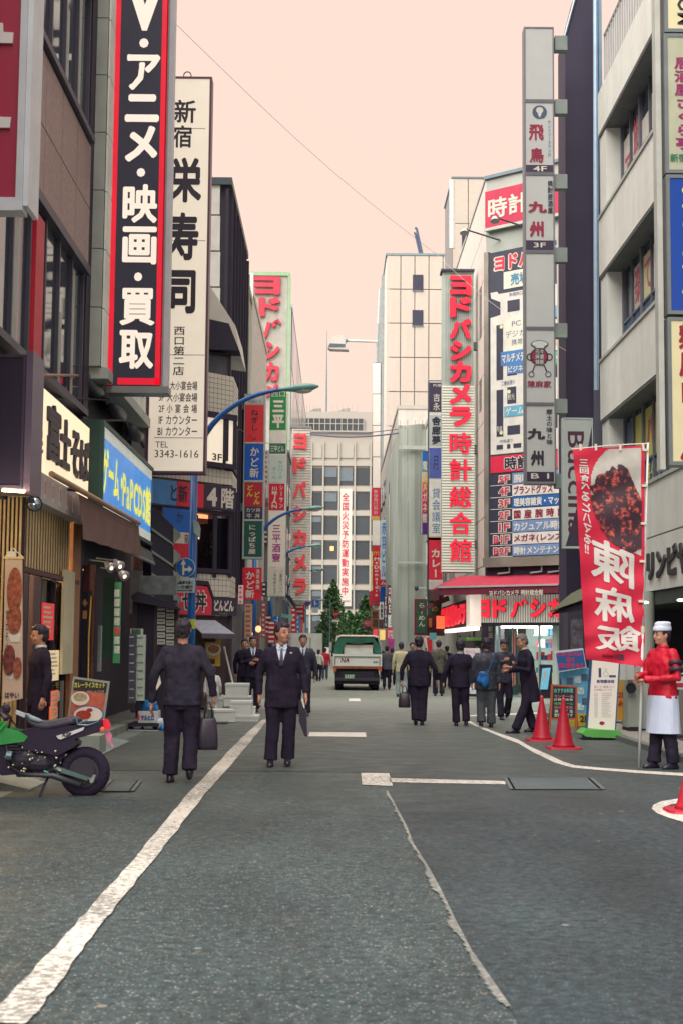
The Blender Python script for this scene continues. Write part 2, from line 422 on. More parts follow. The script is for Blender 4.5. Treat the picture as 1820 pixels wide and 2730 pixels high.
def worn(c, hole, lo=.42, hi=.5):
    m = bpy.data.materials.new('road_paint'); m.use_nodes = True; n = m.node_tree; b = n.nodes['Principled BSDF']
    geo = n.nodes.new('ShaderNodeNewGeometry')
    t = n.nodes.new('ShaderNodeTexNoise'); t.inputs['Scale'].default_value = 22; t.inputs['Detail'].default_value = 9; t.inputs['Roughness'].default_value = .75
    n.links.new(geo.outputs['Position'], t.inputs['Vector'])
    t2 = n.nodes.new('ShaderNodeTexNoise'); t2.inputs['Scale'].default_value = .55; n.links.new(geo.outputs['Position'], t2.inputs['Vector'])
    ad = n.nodes.new('ShaderNodeMath'); ad.operation = 'MULTIPLY_ADD'; n.links.new(t2.outputs[0], ad.inputs[0]); ad.inputs[1].default_value = .35; n.links.new(t.outputs[0], ad.inputs[2])
    r = n.nodes.new('ShaderNodeMapRange'); r.inputs[1].default_value = lo + .16; r.inputs[2].default_value = hi + .16; r.inputs[3].default_value = hole; r.inputs[4].default_value = 0
    n.links.new(ad.outputs[0], r.inputs[0])
    x = n.nodes.new('ShaderNodeMix'); x.data_type = 'RGBA'; x.inputs[6].default_value = (*c, 1); x.inputs[7].default_value = (.07, .08, .08, 1)
    n.links.new(r.outputs[0], x.inputs[0]); n.links.new(x.outputs[2], b.inputs['Base Color']); b.inputs['Roughness'].default_value = .6
    return m
mPaint = worn((.56, .56, .53), .8, .44, .56); mPaint2 = worn((.60, .60, .57), .5)
def line(name, L, Rr, z, m):
    a, b = gp(L, z), gp(Rr, z); mb = MB()
    if len(a) == len(b):
        for i in range(len(a) - 1): mb.quad(a[i], a[i + 1], b[i + 1], b[i])
    else: mb.quad(*(a + b[::-1]))
    return obj(name, mb, m, kind='structure')
Lp = [(-40, 2728), (0, 2688), (116, 2560), (238, 2427), (360, 2291), (430, 2205), (499, 2120), (633, 1980), (697, 1920)]
Rp = [(66, 2735), (110, 2690), (205, 2555), (304, 2427), (412, 2291), (480, 2205), (547, 2120), (667, 1980), (714, 1918)]
mb = MB(); N = 60
def lerp_pts(P, t):
    s = t * (len(P) - 1); i = min(int(s), len(P) - 2); f = s - i
    return (P[i][0] * (1 - f) + P[i + 1][0] * f, P[i][1] * (1 - f) + P[i + 1][1] * f)
A_ = [G(*lerp_pts(Lp, i / N)) + Vector((random.uniform(-.008, .008), 0, .008)) for i in range(N + 1)]
B_ = [G(*lerp_pts(Rp, i / N)) + Vector((random.uniform(-.008, .008), 0, .008)) for i in range(N + 1)]
for i in range(N): mb.quad(A_[i], A_[i + 1], B_[i + 1], B_[i])
obj('edge_line', mb, mPaint, kind='structure')
U = [(1239, 1915), (1271, 1934), (1326, 1955), (1380, 1973), (1414, 1993), (1464, 2015), (1500, 2032), (1531, 2042), (1604, 2049), (1703, 2056), (1830, 2063)]
D_ = [(1243, 1926), (1283, 1944.6), (1345, 1970), (1380, 1983), (1422, 2008), (1478, 2035), (1505, 2043), (1525, 2048), (1590, 2054), (1703, 2063), (1830, 2071)]
line('corner_line', U, D_, .008, mPaint2)
line('side_line', [(1243, 1908), (1480, 1898)], [(1243, 1911), (1480, 1902)], .008, mPaint2)
line('centre_mark', [(962, 2062), (1036, 2063)], [(965, 2094), (1046, 2097)], .008, mPaint)
line('stop_line', [(1038, 2076), (1345, 2084)], [(1040, 2087), (1347, 2093)], .008, mPaint)
line('dash_mark', [(826, 1953), (974, 1954)], [(822, 1964), (976, 1966)], .008, mPaint2)
line('dash_mark', [(929, 1863), (958, 1863)], [(929, 1870), (961, 1870)], .008, mPaint2)
line('curved_mark', [(1850, 2128), (1800, 2132), (1762, 2138), (1740, 2148), (1736, 2158), (1750, 2170), (1780, 2182), (1850, 2202)],
     [(1850, 2140), (1812, 2142), (1786, 2147), (1772, 2152), (1772, 2158), (1785, 2164), (1812, 2170), (1850, 2178)], .008, mPaint2)
# ragged mortar along the seam
mb = MB(); S2 = gp(seam[4:13], .008); random.seed(3)
for i in range(len(S2) - 1):
    for k_ in range(16):
        p = S2[i].lerp(S2[i + 1], k_ / 16); q = S2[i].lerp(S2[i + 1], (k_ + 1) / 16)
        a = .012 + .06 * max(0, mnoise.noise(p * 2.2)) + .022 * random.random(); 
        mb.quad(p + Vector((.008, 0, 0)), q + Vector((.008, 0, 0)), q - Vector((a * .5, 0, 0)), p - Vector((a * .75, 0, 0)))
obj('seam_mortar', mb, worn((.24, .26, .25), .75, .5, .6), kind='structure')
# grates
def grate(pts, n):
    a, b, c, d = gp(pts, .009)
    mb = MB(); mb.quad(a, b, c, d)
    obj('grate_base', mb, mat((92, 98, 100), .6), kind='structure')
    e = MB()
    for i in range(n):
        t0, t1 = (i + .25) / n, (i + .75) / n
        e.quad(*[v + Vector((0, 0, .006)) for v in (a.lerp(b, t0), a.lerp(b, t1), d.lerp(c, t1), d.lerp(c, t0))])
    for p, q in ((a, b), (b, c), (c, d), (d, a)):
        s = (q - p).normalized(); w = Vector((-s.y, s.x, 0)) * .03; e.quad(*[v + Vector((0, 0, .006)) for v in (p - w, q - w, q + w, p + w)])
    obj('grate_bars', e, mat((100, 106, 106), .6), kind='structure')
grate([(1365, 2107), (1605, 2107), (1572, 2077), (1348, 2077)], 22)
grate([(270, 2112), (350, 2112), (372, 2083), (300, 2083)], 10)
# pavements: left footway of slabs behind a kerb
mPave = mat((126, 122, 116), .75, nz=.18, sc=1.2, bump=.2)
pv = MB()
pv.box(-9, -3.62, 4, 60, -.05, .10); obj('left_pavement', pv, mPave, kind='structure')
kb = []
for i in range(26):
    y0 = 8.0 + i * .9
    kb.append((y0, y0 + .89))
kerb = obj('left_kerb', MB().box(-3.62, -3.44, 4, 8, -.05, .12), mat((142, 138, 126), .8, nz=.2), kind='structure')
kme = MB().box(-.09, .09, -.445, .445, -.09, .09)
kmesh = bpy.data.meshes.new('kerb_stone'); kmesh.from_pydata([tuple(v) for v in kme.v], [], kme.f); kmesh.materials.append(mat((142, 138, 126), .8, nz=.2))
for y0, y1 in kb:
    o = bpy.data.objects.new('kerb_stone', kmesh); COL.objects.link(o); o.parent = kerb; o.location = (-3.53, (y0 + y1) / 2, .03 + random.uniform(-.004, .004))
obj('gutter', MB().quad((-3.44, 6, .004), (-3.14, 6, .004), (-3.14, 45, .004), (-3.44, 45, .004)), mat((120, 122, 116), .7, nz=.2), kind='structure')
rk = MB()
rk.box(4.6, 14, 15.0, 30.3, -.05, .06); obj('right_pavement', rk, mat((168, 152, 138), .75, nz=.15), kind='structure')
obj('right_kerb', MB().box(4.46, 4.597, 15.0, 30.3, -.05, .085), mat((120, 118, 112), .8), kind='structure')
# ribbed metal ramps at the kerb
rt = thing('kerb_ramp', 'grey ribbed metal ramp laid against the kerb right of the motorcycle', 'ramp', (-3.2, 19.4, 0))
r_ = MB()
for i in range(16):
    y = 17.6 + i * .23
    r_.hexa([(-3.6, y, .12), (-3.0, y, .015), (-3.0, y + .19, .015), (-3.6, y + .19, .12), (-3.6, y, .135), (-3.0, y, .03), (-3.0, y + .19, .03), (-3.6, y + .19, .135)])
obj('rib', r_, mat((160, 168, 162), .5, metal=.3), rt)
obj('plate', MB().hexa([(-3.6, 17.5, .1), (-3.0, 17.5, .005), (-3.0, 21.4, .005), (-3.6, 21.4, .1), (-3.6, 17.5, .118), (-3.0, 17.5, .013), (-3.0, 21.4, .013), (-3.6, 21.4, .118)]), mat((120, 126, 122), .5), rt)
rt = thing('kerb_ramp', 'pale concrete wedge ramp at the kerb under the motorcycle', 'ramp', (-3.0, 14.6, 0), group=None)
obj('wedge', MB().hexa([(-3.44, 14.3, -.01), (-3.0, 14.3, 0.0), (-3.0, 15.1, 0.0), (-3.44, 15.1, -.01), (-3.44, 14.3, .12), (-3.0, 14.3, .02), (-3.0, 15.1, .02), (-3.44, 15.1, .12)]), mat((150, 146, 134), .8, nz=.2, bump=.3), rt)
# ================================================================== LEFT SIDE
def bld(name, label, x, y): return thing(name, label, 'building', (x, y, 0))
def core(t, x0, x1, y0, y1, z0, z1, m, name='wall'): return obj(name, MB().box(x0, x1, y0, y1, z0, z1), m, t)
mDark = mat((50, 42, 58), .7); mDkGlass = mat((60, 66, 76), .08, spec=.7, nz=.2, sc=.6)
mFrame = mat((84, 80, 92), .5)
# ---- brown stone building with the soba shop
bA = bld('stone_clad_building', 'brown stone clad building above the noodle shop on the left', -6, 17)
mStone = mat((176, 142, 132), .55, nz=.18, sc=14, streak=.06)
core(bA, -12, -4.06, 9.0, 22.2, 3.3, 18, mDark)
F4 = LF(-4.0)
for z0, z1 in ((8.35, 8.35 + 1.02), (7.4, 8.35), (12.0, 13.0), (13.0, 14.0)):
    facewall(F4, 9.3, 22.15, z0, z1, 11, 1, mStone, bA, gap=.02, th=.05, name='stone_panel')
for z0, z1 in ((5.1, 7.25), (9.5, 11.85)):
    fr = MB()
    for i in range(14):
        u = 9.4 + i * 12.6 / 13; fr.ub(F4, u - .03, u + .03, z0, z1, .02, -.05)
    fr.ub(F4, 9.3, 22.1, z1, z1 + .14, .10, -.05); fr.ub(F4, 9.3, 22.1, z0 - .1, z0, .12, -.05)
    obj('window_frame', fr, mFrame, bA)
    for i in range(13):
        u = 9.4 + i * 12.6 / 13
        wn = obj('window', MB().ub(F4, u + .032, u + 12.6 / 13 - .032, z0 + .01, z1 - .01, -.03, -.05), mDkGlass, bA)
        if i % 3 != 1: obj('blind', MB().ub(F4, u + .1, u + .42, z0 + .1, z1 - .1 - (i % 4) * .3, -.018, -.026), mat((186, 180, 166), .6), wn)
    if z0 < 6: obj('red_strip', MB().ub(F4, 18.25, 18.75, z0 - .4, z1 - .15, .06, -.028), mat((220, 40, 60), .5), bA)
obj('corner_pier', MB().ub(F4, 22.2, 22.62, 0.1, 18, .02, -.8), mat((50, 42, 60), .6), bA)
obj('soffit', MB().ub(F4, 9.3, 22.1, 3.3, 4.9, .0, -.05), mDark, bA)
# ---- grey panelled building next to it
bB = bld('grey_panel_building', 'grey concrete building with panel joints behind the vertical black sign on the left', -6, 26)
F38 = LF(-3.8)
mConc = mat((255, 246, 228), .65, nz=.08, streak=.12)
core(bB, -12, -3.86, 22.65, 29.0, 5.9, 24, mat((170, 164, 150), .7))
core(bB, -12, -4.3, 22.65, 29.2, 0.1, 5.9, mDark, 'lower_wall')
pf = PL(-4.35, 22.63, 0)
for i in range(17):
    z = 5.9 + i * .97
    obj('panel', MB().ub(pf, .02, .55, z + .008, z + .962, .03, -.0), mat((186, 182, 168), .7, streak=.15), bB)
facewall(F38, 22.68, 28.98, 5.9, 22.4, 4, 17, mConc, bB, gap=.02, th=.03)
lv = MB()
for k_ in range(6):
    for u in (23.6, 26.2): lv.ub(F38, u, u + 1.3, 6.25 + k_ * .1, 6.29 + k_ * .1, .05, .028)
obj('vent_louvre', lv, mFrame, bB)
obj('string_course', MB().ub(F38, 22.7, 29.05, 5.72, 5.9, .12, -.3), mat((196, 190, 176), .6), bB)
# ---- ground floor: the noodle shop, built out in timber
sh = thing('noodle_shopfront', 'timber slatted noodle shop front with warm light inside on the left', 'shop front', (-4.0, 19.5, 0.1))
mWood = mat((176, 110, 66), .55, nz=.2, sc=6); mWoodL = mat((250, 206, 146), .55, nz=.15, sc=6); mWoodD = mat((92, 58, 54), .6)
F39 = LF(-3.9); Fb = FC(17.3)
obj('floor', MB().box(-7.2, -3.9, 12.2, 22.2, .1, .13), mat((120, 104, 96), .6), sh)
obj('back_wall', MB().box(-6.3, -6.2, 12.2, 22.2, .1, 3.3), mat((170, 112, 80), .7, nz=.3), sh)
obj('far_wall', MB().box(-7.2, -4.0, 22.1, 22.2, .1, 3.3), mat((80, 56, 60), .7), sh)
obj('ceiling', MB().box(-7.2, -4.0, 12.2, 22.1, 3.2, 3.29), mat((60, 50, 60), .7), sh)
hd = MB().ub(F39, 17.3, 22.6, 3.3, 3.5, .12, -.1).ub(F39, 17.3, 21.5, 2.34, 2.4, .06, -.02)
obj('header_beam', hd, mWoodD, sh)
obj('slat_backing', MB().ub(F39, 17.35, 20.9, 2.42, 3.28, 0, -.03), mat((62, 44, 48), .7), sh)
def slats(pl, u0, u1, z0, z1, n, par, dp=.03, name='slat'):
    w = (u1 - u0) / n; me = None; I = PINV[par.name]
    for i in range(n):
        b = MB().box(-w * .24, w * .24, -dp, 0, z0, z1)
        if me is None: me = bpy.data.meshes.new(name); me.from_pydata([tuple(v) for v in b.v], [], b.f); me.materials.append(mWoodL)
        o = bpy.data.objects.new(name, me); COL.objects.link(o); o.parent = par
        o.matrix_local = I @ (Matrix.Translation(pl.w(u0 + (i + .5) * w, 0, 0.0)) @ Matrix.Rotation(pl.ang, 4, 'Z'))
slats(F39, 17.4, 20.9, 2.42, 3.28, 20, sh, .007)
obj('side_backing', MB().ub(Fb, -4.6, -3.78, .13, 3.28, -.02, -.05), mat((62, 44, 48), .7), sh)
slats(PL(-0.0, 17.3, 0), -4.45, -3.8, .14, 3.26, 13, sh)
obj('post', MB().ub(F39, 20.95, 21.6, .12, 3.28, .05, -.15), mWood, sh)
obj('post', MB().ub(F39, 17.3, 17.38, .12, 2.4, .06, -.05), mWoodL, sh)
gd = MB().ub(F39, 19.0, 20.9, .15, 2.33, -.06, -.07)
obj('glass_door', gd, mat((70, 66, 70), .06, nz=0, spec=.6, trans=.85), sh)
fr = MB()
for u in (17.42, 18.2, 19.0, 19.95, 20.88): fr.ub(F39, u - .03, u + .03, .14, 2.34, .0, -.1)
obj('door_frame', fr, mDark, sh)
obj('ceiling_lamp', MB().box(-5.6, -5.0, 14, 21.5, 3.05, 3.12), mat((255, 222, 170), .5, emit=1.6), sh)
# things inside the shop
random.seed(11)
for (u, z, w, h, c, lb) in ((19.4, 1.75, .8, .5, (214, 50, 52), 'red poster inside the noodle shop behind the glass door'), (19.9, 1.15, .7, .42, (236, 206, 160), 'cream menu poster hung low inside the noodle shop door'), (20.1, .55, .8, .5, (226, 110, 70), 'orange menu board standing inside the noodle shop door')):
    t = thing('menu_poster', lb, 'poster', F39.w(u, z - h / 2, .0), R(90))
    obj('sheet', MB().ub(F39, u - w / 2, u + w / 2, z - h / 2, z + h / 2, .02, .006), mat(c, .5, nz=.3, sc=9, emit=.35), t)
    e = MB()
    for k_ in range(6): e.ub(F39, u - w * .4, u + w * random.uniform(0, .4), z + h * (.35 - k_ * .13), z + h * (.41 - k_ * .13), -.0 + .024, .021)
    obj('print', e, mat((250, 236, 200), .5), t)
cs = thing('ticket_counter', 'wooden serving counter inside the noodle shop', 'counter', (-5.6, 18.5, .13))
obj('counter_body', MB().box(-6.1, -5.5, 15.5, 21.5, .13, 1.05), mWood, cs); obj('counter_top', MB().box(-6.15, -5.4, 15.4, 21.6, 1.05, 1.1), mWoodL, cs)
# brown fabric awning along the shop
aw = thing('fabric_awning', 'brown canvas awning on a long rail over the noodle shop entrance', 'awning', F39.w(20, 3.4))
a0, a1, a2, a3 = (Vector((-3.55, 19.6, 3.52)), Vector((-3.45, 25.0, 3.52)), Vector((-3.4, 25.0, 2.98)), Vector((-3.48, 19.6, 2.9)))
mb = MB(); nn = 14
for i in range(nn):
    for j in range(4):
        def P(s, t): return a0.lerp(a1, s).lerp(a3.lerp(a2, s), t) + Vector((.03 * math.sin(s * 30 + t * 3) * t, 0, 0))
        mb.quad(P(i / nn, j / 4), P((i + 1) / nn, j / 4), P((i + 1) / nn, (j + 1) / 4), P(i / nn, (j + 1) / 4))
fab = obj('fabric', mb, mat((128, 92, 84), .9, nz=.1, bump=.2), aw, smooth=True); 
obj('rail', MB().tube([a0 + Vector((0, -1.9, .05)), a1 + Vector((0, 0, .05))], .04, 8), mat((190, 140, 100), .4), aw)
obj('bracket', MB().tube([a0 + Vector((-.5, 0, .1)), a0 + Vector((0, 0, .05))], .03, 6).tube([a1 + Vector((-.5, 0, .1)), a1 + Vector((0, 0, .05))], .03, 6), mDark, aw)
# ---- noodle sign, tilted board along the facade
F375 = LF(-3.72)
nb = (84, 1007, 238, 1372)
u0, z1 = F375.uz(86, 1007); u1, _ = F375.uz(238, 1200); z0 = F375.uz(80, 1290)[1]; zt = z0 + .22
t = thing('noodle_shop_sign', 'cream noodle shop signboard with brush lettering along the left facade', 'sign', F375.w(u0, z0), R(90))
obj('board', MB().ub(F375, u0, u1, zt, z1, 0, -.25), mat((250, 222, 184), .5, nz=.06, emit=.55), t)
obj('lower_strip', MB().ub(F375, u0, u1, z0 - .16, zt - .006, .02, -.25), mat((206, 186, 178), .5), t)
mk = MB()
for i in range(8):
    u = u0 + .3 + i * (u1 - u0) / 8.3; mk.ub(F375, u, u + .12, z0 - .1, zt - .06, .024, .021)
obj('strip_mark', mk, mat((240, 214, 200), .5), t); mk = MB()
for i in range(8):
    u = u0 + .34 + i * (u1 - u0) / 8.3; mk.ub(F375, u, u + .04, z0 - .04, zt - .1, .028, .0255)
obj('strip_mark', mk, mat((220, 80, 70), .5), t)
w_ = (u1 - u0)
letters(t, F375, mat((60, 52, 62), .5), [('h', c, (u0 + w_ * a, z0 + .42 + dz, u0 + w_ * b_, z1 - .12 - dz2), dict(uz=True, bold=.03)) for c, a, b_, dz, dz2 in (('富', .22, .42, 0, 0), ('士', .44, .60, .02, .06), ('そ', .63, .78, 0, .1), ('ば', .80, .97, .02, .12))], th=.035)
letters(t, F375, mRed, [('v', '名代', (u0 + w_ * .04, z0 + .45, u0 + w_ * .19, z1 - .45), dict(uz=True, bold=.03))])
# ---- black sign casing at the far left and the red sign above it
t = signbox('black_sign_cabinet', 'large black sign cabinet at the left edge above the noodle shop', FC(15.6), (-80, 945, 66, 1300), .9, mat((52, 42, 62), .4), mat((70, 60, 80), .5), .03)
obj('edge_strip', MB().pb(FC(15.6), (67, 935, 85, 1310), .0, -.6), mat((112, 92, 112), .4), t)
FR = FC(14.0)
t = signbox('red_shop_sign', 'red sign with white characters and white frame at the top left corner', FR, (-178, -60, 62, 545), .22, mat((172, 34, 66), .5, nz=.05), mat((212, 206, 204), .4), .001)
obj('white_border', MB().pb(FR, (-178, 527, 62, 562), .03, -.2).pb(FR, (52, -60, 70, 562), .035, -.23), mat((214, 208, 206), .4), t)
obj('side_return', MB().pb(FR, (70, -60, 84, 548), .0, -.5), mat((226, 220, 218), .4), t)
obj('character_stroke', MB().pp(FR, [(-60, 64), (10, 64), (11, 88), (38, 90), (36, 118), (-60, 116)], .03, .001), mat((236, 218, 210), .4), t); obj('character_stroke', MB().pp(FR, [(-60, 312), (32, 315), (28, 343), (-60, 342)], .03, .001), mat((236, 218, 210), .4), t)
# flood lamps, bulb row and conduit under the cabinets
t = thing('flood_lamp', 'round chrome flood lamp under the black sign cabinet', 'lamp', AT(92, 1345, 17.2))
p = AT(92, 1343, 17.2)
obj('reflector', MB().ball(p, .085, .07, .085, 14, 8), mat((180, 190, 195), .15, metal=.9, nz=.4, sc=30), t, smooth=True)
obj('rim', MB().tube([p + Vector((.0, .0, 0)), p + Vector((-.02, .09, .03))], [.1, .09], 14), mDark, t)
obj('bracket', MB().tube([p + Vector((0, .08, .05)), p + Vector((-.1, .3, .3))], .015, 6), mDark, t)
t = thing('bulb_row', 'row of warm bulbs under the black sign cabinet', 'lights', AT(35, 1308, 16.9)); mb = MB()
for i in range(10): mb.ball(AT(10 + i * 6, 1306 + i * .4, 15.5), .022, n=8, m=5)
obj('bulb', mb, mat((255, 216, 150), .4, emit=1.6), t)
# pipes and conduit above the noodle sign
t = thing('wall_conduit', 'thin pipes crossing the dark wall above the noodle sign', 'pipe', AT(190, 1010, 21))
obj('pipe', MB().tube([AT(95, 999, 17.6), AT(215, 1001, 22.3), AT(215, 1030, 22.3), AT(175, 1032, 21), AT(173, 1080, 21)], .022, 6), mat((170, 120, 96), .5), t)
obj('rod', MB().tube([AT(150, 1062, 20), AT(300, 1065, 25)], .02, 6).tube([AT(210, 1121, 21.5), AT(355, 1121, 26)], .02, 6), mDark, t)
# grey sausage shaped lamp heads along the pale band
for i, (a, b_, lb) in enumerate((((228, 1000), (268, 1045), 'nearest bulging grey lamp housing below the pale concrete band'), ((295, 1062), (328, 1112), 'middle bulging grey lamp housing below the pale concrete band'), ((345, 1128), (372, 1168), 'farthest bulging grey lamp housing below the pale concrete band'))):
    Y = 22.6 + i * 2.4; p, q = AT(*a, Y), AT(*b_, Y + 1.7)
    t = thing('lamp_housing', lb, 'lamp', p, 0, 'grey lamp housings on the left facade')
    mb = MB().tube([p.lerp(q, s) + Vector((0, 0, -.02 * math.sin(s * 3))) for s in (0, .12, .3, .5, .7, .88, 1)], [.05, .1, .14, .16, .15, .12, .06], 12)
    obj('housing', mb, mat((104, 104, 112), .4), t, smooth=True)
    obj('arm', MB().tube([q, q + Vector((.02, .55, -.1))], .04, 6), mDark, t)
# ---- green and blue game centre sign box
F36 = LF(-3.6)
u0, z1 = F36.uz(272, 1130); u1 = F36.uz(405, 1270)[0]; z0 = F36.uz(266, 1362)[1]
t = thing('game_centre_sign', 'blue and yellow game arcade signboard in a green casing on the left facade', 'sign', F36.w(u0, z0), R(90))
obj('casing', MB().ub(F36, u0 - .02, u1, z0 - .12, z1 + .06, -.02, -.35), mat((34, 66, 58), .5, nz=.2, sc=2), t)
obj('frame', MB().ub(F36, u0 - .02, u1, z1, z1 + .06, .04, -.02).ub(F36, u0 - .02, u1, z0 - .12, z0 - .05, .04, -.02).ub(F36, u0 - .02, u0 + .06, z0 - .05, z1, .04, -.02), mat((46, 82, 70), .5), t)
fc = obj('face', MB().ub(F36, u0 + .06, u1 - .02, z0 - .05, z1, .0, -.018), mat((58, 130, 200), .4, nz=.35, sc=1.6, emit=.5), t)
obj('pale_band', MB().ub(F36, u0 + .06, u1 - .02, z1 - .18, z1 - .005, .008, .003).ub(F36, u0 + .06, u1 - .02, z0 - .045, z0 + .12, .008, .003), mat((226, 226, 214), .4, emit=.2), t)
letters(t, F36, mat((240, 230, 90), .4, emit=.4), [('h', 'ゲーム・', (u0 + .12, z0 + .3, u0 + (u1 - u0) * .36, z1 - .3), dict(uz=True, bold=.03)), ('h', 'PaPCDS館', (u0 + (u1 - u0) * .37, z0 + .24, u1 - .15, z1 - .36), dict(uz=True, bold=.03))], d=.012)
t = thing('fabric_awning', 'folded dark grey canvas awning below the blue and yellow signboard', 'awning', F36.w(22, 3.2))
mb = MB(); 
for i in range(10):
    s0, s1 = i / 10, (i + 1) / 10; y0, y1 = 21.8 + 5.8 * s0, 21.8 + 5.8 * s1
    for (za, xa), (zb, xb) in (((3.36, -3.75), (3.22, -3.55)), ((3.22, -3.55), (3.02, -3.5))): mb.quad((xa, y0, za), (xa, y1, za), (xb + .01 * (i % 2), y1, zb), (xb + .01 * ((i + 1) % 2), y0, zb))
obj('fabric', mb, mat((100, 98, 96), .9, nz=.2), t); obj('rail', MB().tube([(-3.5, 21.8, 3.0), (-3.5, 27.6, 3.0)], .03, 6), mat((140, 136, 128), .5), t)
# ---- dark shop fronts below
lo = thing('dark_shopfront', 'dark shop entrance with green panel beside the noodle shop', 'shop front', (-4.2, 25, .1))
core(lo, -4.6, -4.2, 22.7, 29.3, .1, 3.4, mDark)
FG = FC(23.0)
obj('green_panel', MB().pb(FG, (274, 1540, 308, 1755), .0, -.05), mat((22, 70, 56), .5), lo)
mS = mat((226, 222, 206), .45)
t = thing('floor_guide_sign', 'narrow white and green floor list sign beside the green panel', 'sign', FG.w(*FG.uz(315, 1765), 0))
obj('board', MB().pb(FG, (305, 1552, 323, 1768), .06, .01), mat((64, 150, 100), .5), t)
for k_ in range(7): obj('plate', MB().pb(FG, (307, 1572 + k_ * 25, 321, 1592 + k_ * 25), .068, .061), mat((220, 216, 204) if k_ != 4 else (222, 90, 90), .5, nz=.25, sc=30), t)
t = thing('wood_door_screen', 'red brown timber door with dark curtain right of the noodle shop', 'door', AT(230, 1800, 22.6))
FD = FC(22.65)
obj('leaf', MB().pb(FD, (212, 1505, 250, 1900), .0, -.06), mat((110, 54, 52), .5, nz=.2), t)
obj('curtain', MB().pp(FD, [(222, 1580), (245, 1575), (240, 1890), (214, 1890)], .05, .01), mDark, t)
obj('cord', MB().tube([FD.w(*FD.uz(246, 1590), .07), FD.w(*FD.uz(240, 1700), .09), FD.w(*FD.uz(238, 1810), .07)], .012, 6), mat((232, 190, 90), .5), t)
obj('ornament', MB().pp(FD, [(222, 1608), (228, 1596), (236, 1608), (229, 1618)], .06, .051).pb(FD, (223, 1628, 234, 1650), .06, .051), mat((226, 150, 80), .5), t)
obj('lantern', MB().ball(FD.w(*FD.uz(216, 1520), .1), .06, n=10, m=6), mat((250, 170, 140), .5, emit=1.0), t)
t = thing('vertical_wood_sign', 'cream vertical plank sign fixed to the noodle shop post', 'sign', AT(184, 1790, 21.0), R(90))
obj('plank', MB().pb(LF(-3.82), (174, 1518, 194, 1795), .0, -.04), mat((236, 214, 172), .5), t)
# spot lamps
for i, (px, py, lb) in enumerate(((283, 1498, 'left spot lamp of the cluster under the grey awning'), (318, 1520, 'wide silver spot lamp of the cluster under the grey awning'), (306, 1494, 'small upper spot lamp of the cluster under the grey awning'))):
    p = AT(px, py, 22.3); t = thing('spot_lamp', lb, 'lamp', p)
    obj('shade', MB().tube([p, p + Vector((.05, -.06, -.06)), p + Vector((.11, -.12, -.1))], [.03, .06, .09], 12), mat((214, 196, 190), .3, metal=.4), t, smooth=True)
    obj('arm', MB().tube([p, p + Vector((-.3, .1, .04))], .012, 6), mSteel, t)
    obj('bulb', MB().ball(p + Vector((.1, -.11, -.1)), .035, n=8, m=5), mat((255, 226, 196), .4, emit=1.5), t)
# low white sign stands and shelves by the dark shop
for i, (b_, lb, c) in enumerate((((261, 1668, 269, 1790), 'slim white upright sign at the dark shop entrance', (214, 216, 214)), ((343, 1690, 362, 1875), 'dark studded column cabinet beside the white panel', (84, 82, 92)), ((364, 1692, 386, 1868), 'white and green leaflet column right of the studded cabinet', (206, 210, 190)), ((348, 1676, 380, 1692), 'white cap light on top of the studded cabinet', (226, 222, 210)))):
    P_ = FC(23.6 + i * .25); t = thing('slim_sign_stand', lb, 'sign', P_.w(*P_.uz((b_[0] + b_[2]) / 2, b_[3]), 0))
    obj('panel', MB().pb(P_, b_, .0, -.12), mat(c, .5, nz=.2, sc=20), t)
    e = MB()
    for k_ in range(8): 
        yy = b_[1] + (b_[3] - b_[1]) * (k_ + .3) / 8; e.pb(P_, (b_[0] + 3, yy, b_[2] - 4, yy + 3), .008, .002)
    obj('print', e, mat((120, 150, 120) if i != 1 else (200, 200, 196), .5), t)
# accordion shutters (dark scalloped hoods) at the corner
t = thing('scalloped_hood_stack', 'stack of dark scalloped metal hoods at the corner left of the blue pole', 'shutter', (-3.4, 28, 2.2))
for k_ in range(6):
    yb = 1372 + k_ * 57
    q = [(403, yb - 26 + k_ * 3), (462, yb + 30), (478, yb + 52), (460, yb + 76), (403, yb + 34 + k_ * 3)]
    P_ = PL(-3.25, 28.7, 35)
    obj('hood', MB().pp(P_, q, .0, -.35), mat((56, 50, 66), .45), t)
    obj('hood_edge', MB().pp(P_, [(403, yb + 34 + k_ * 3), (460, yb + 76), (463, yb + 84), (403, yb + 42 + k_ * 3)], .03, -.3), mat((150, 150, 140), .5), t)
    obj('hood_end', MB().pp(P_, [(462, yb + 34), (481, yb + 50), (481, yb + 60), (462, yb + 78)], .02, -.3), mat((150, 146, 134), .6, nz=.25), t)
# notice board in grey with menu sheets
t = thing('menu_notice_board', 'dark roofed wooden notice board with rows of white menu sheets', 'notice board', AT(450, 1900, 25.5))
P_ = FC(25.6)
obj('frame', MB().pb(P_, (352, 1590, 365, 1900), .03, -.1).pb(P_, (410, 1600, 418, 1915), .03, -.1).pb(P_, (466, 1615, 474, 1915), .03, -.1), mat((74, 62, 66), .7), t)
obj('roof', MB().pp(P_, [(355, 1590), (372, 1578), (470, 1610), (490, 1628), (360, 1605)], .25, -.25), mDark, t)
obj('top_panel', MB().pb(P_, (372, 1535, 470, 1585), .0, -.1), mat((118, 120, 116), .7, nz=.45, sc=6), t)
obj('back', MB().pb(P_, (365, 1600, 470, 1915), -.0, -.08), mDark, t)
for i in range(2):
    for j in range(6):
        s_ = obj('menu_sheet', MB().pb(P_, (420 + i * 24, 1614 + j * 18 + i * 4, 441 + i * 24, 1628 + j * 18 + i * 4), .012, .002), mat((206, 200, 182), .6), t)
        obj('print', MB().pb(P_, (422 + i * 24, 1619 + j * 18 + i * 4, 438 + i * 24, 1622 + j * 18 + i * 4), .018, .0135), mat((120, 110, 112), .6), s_)
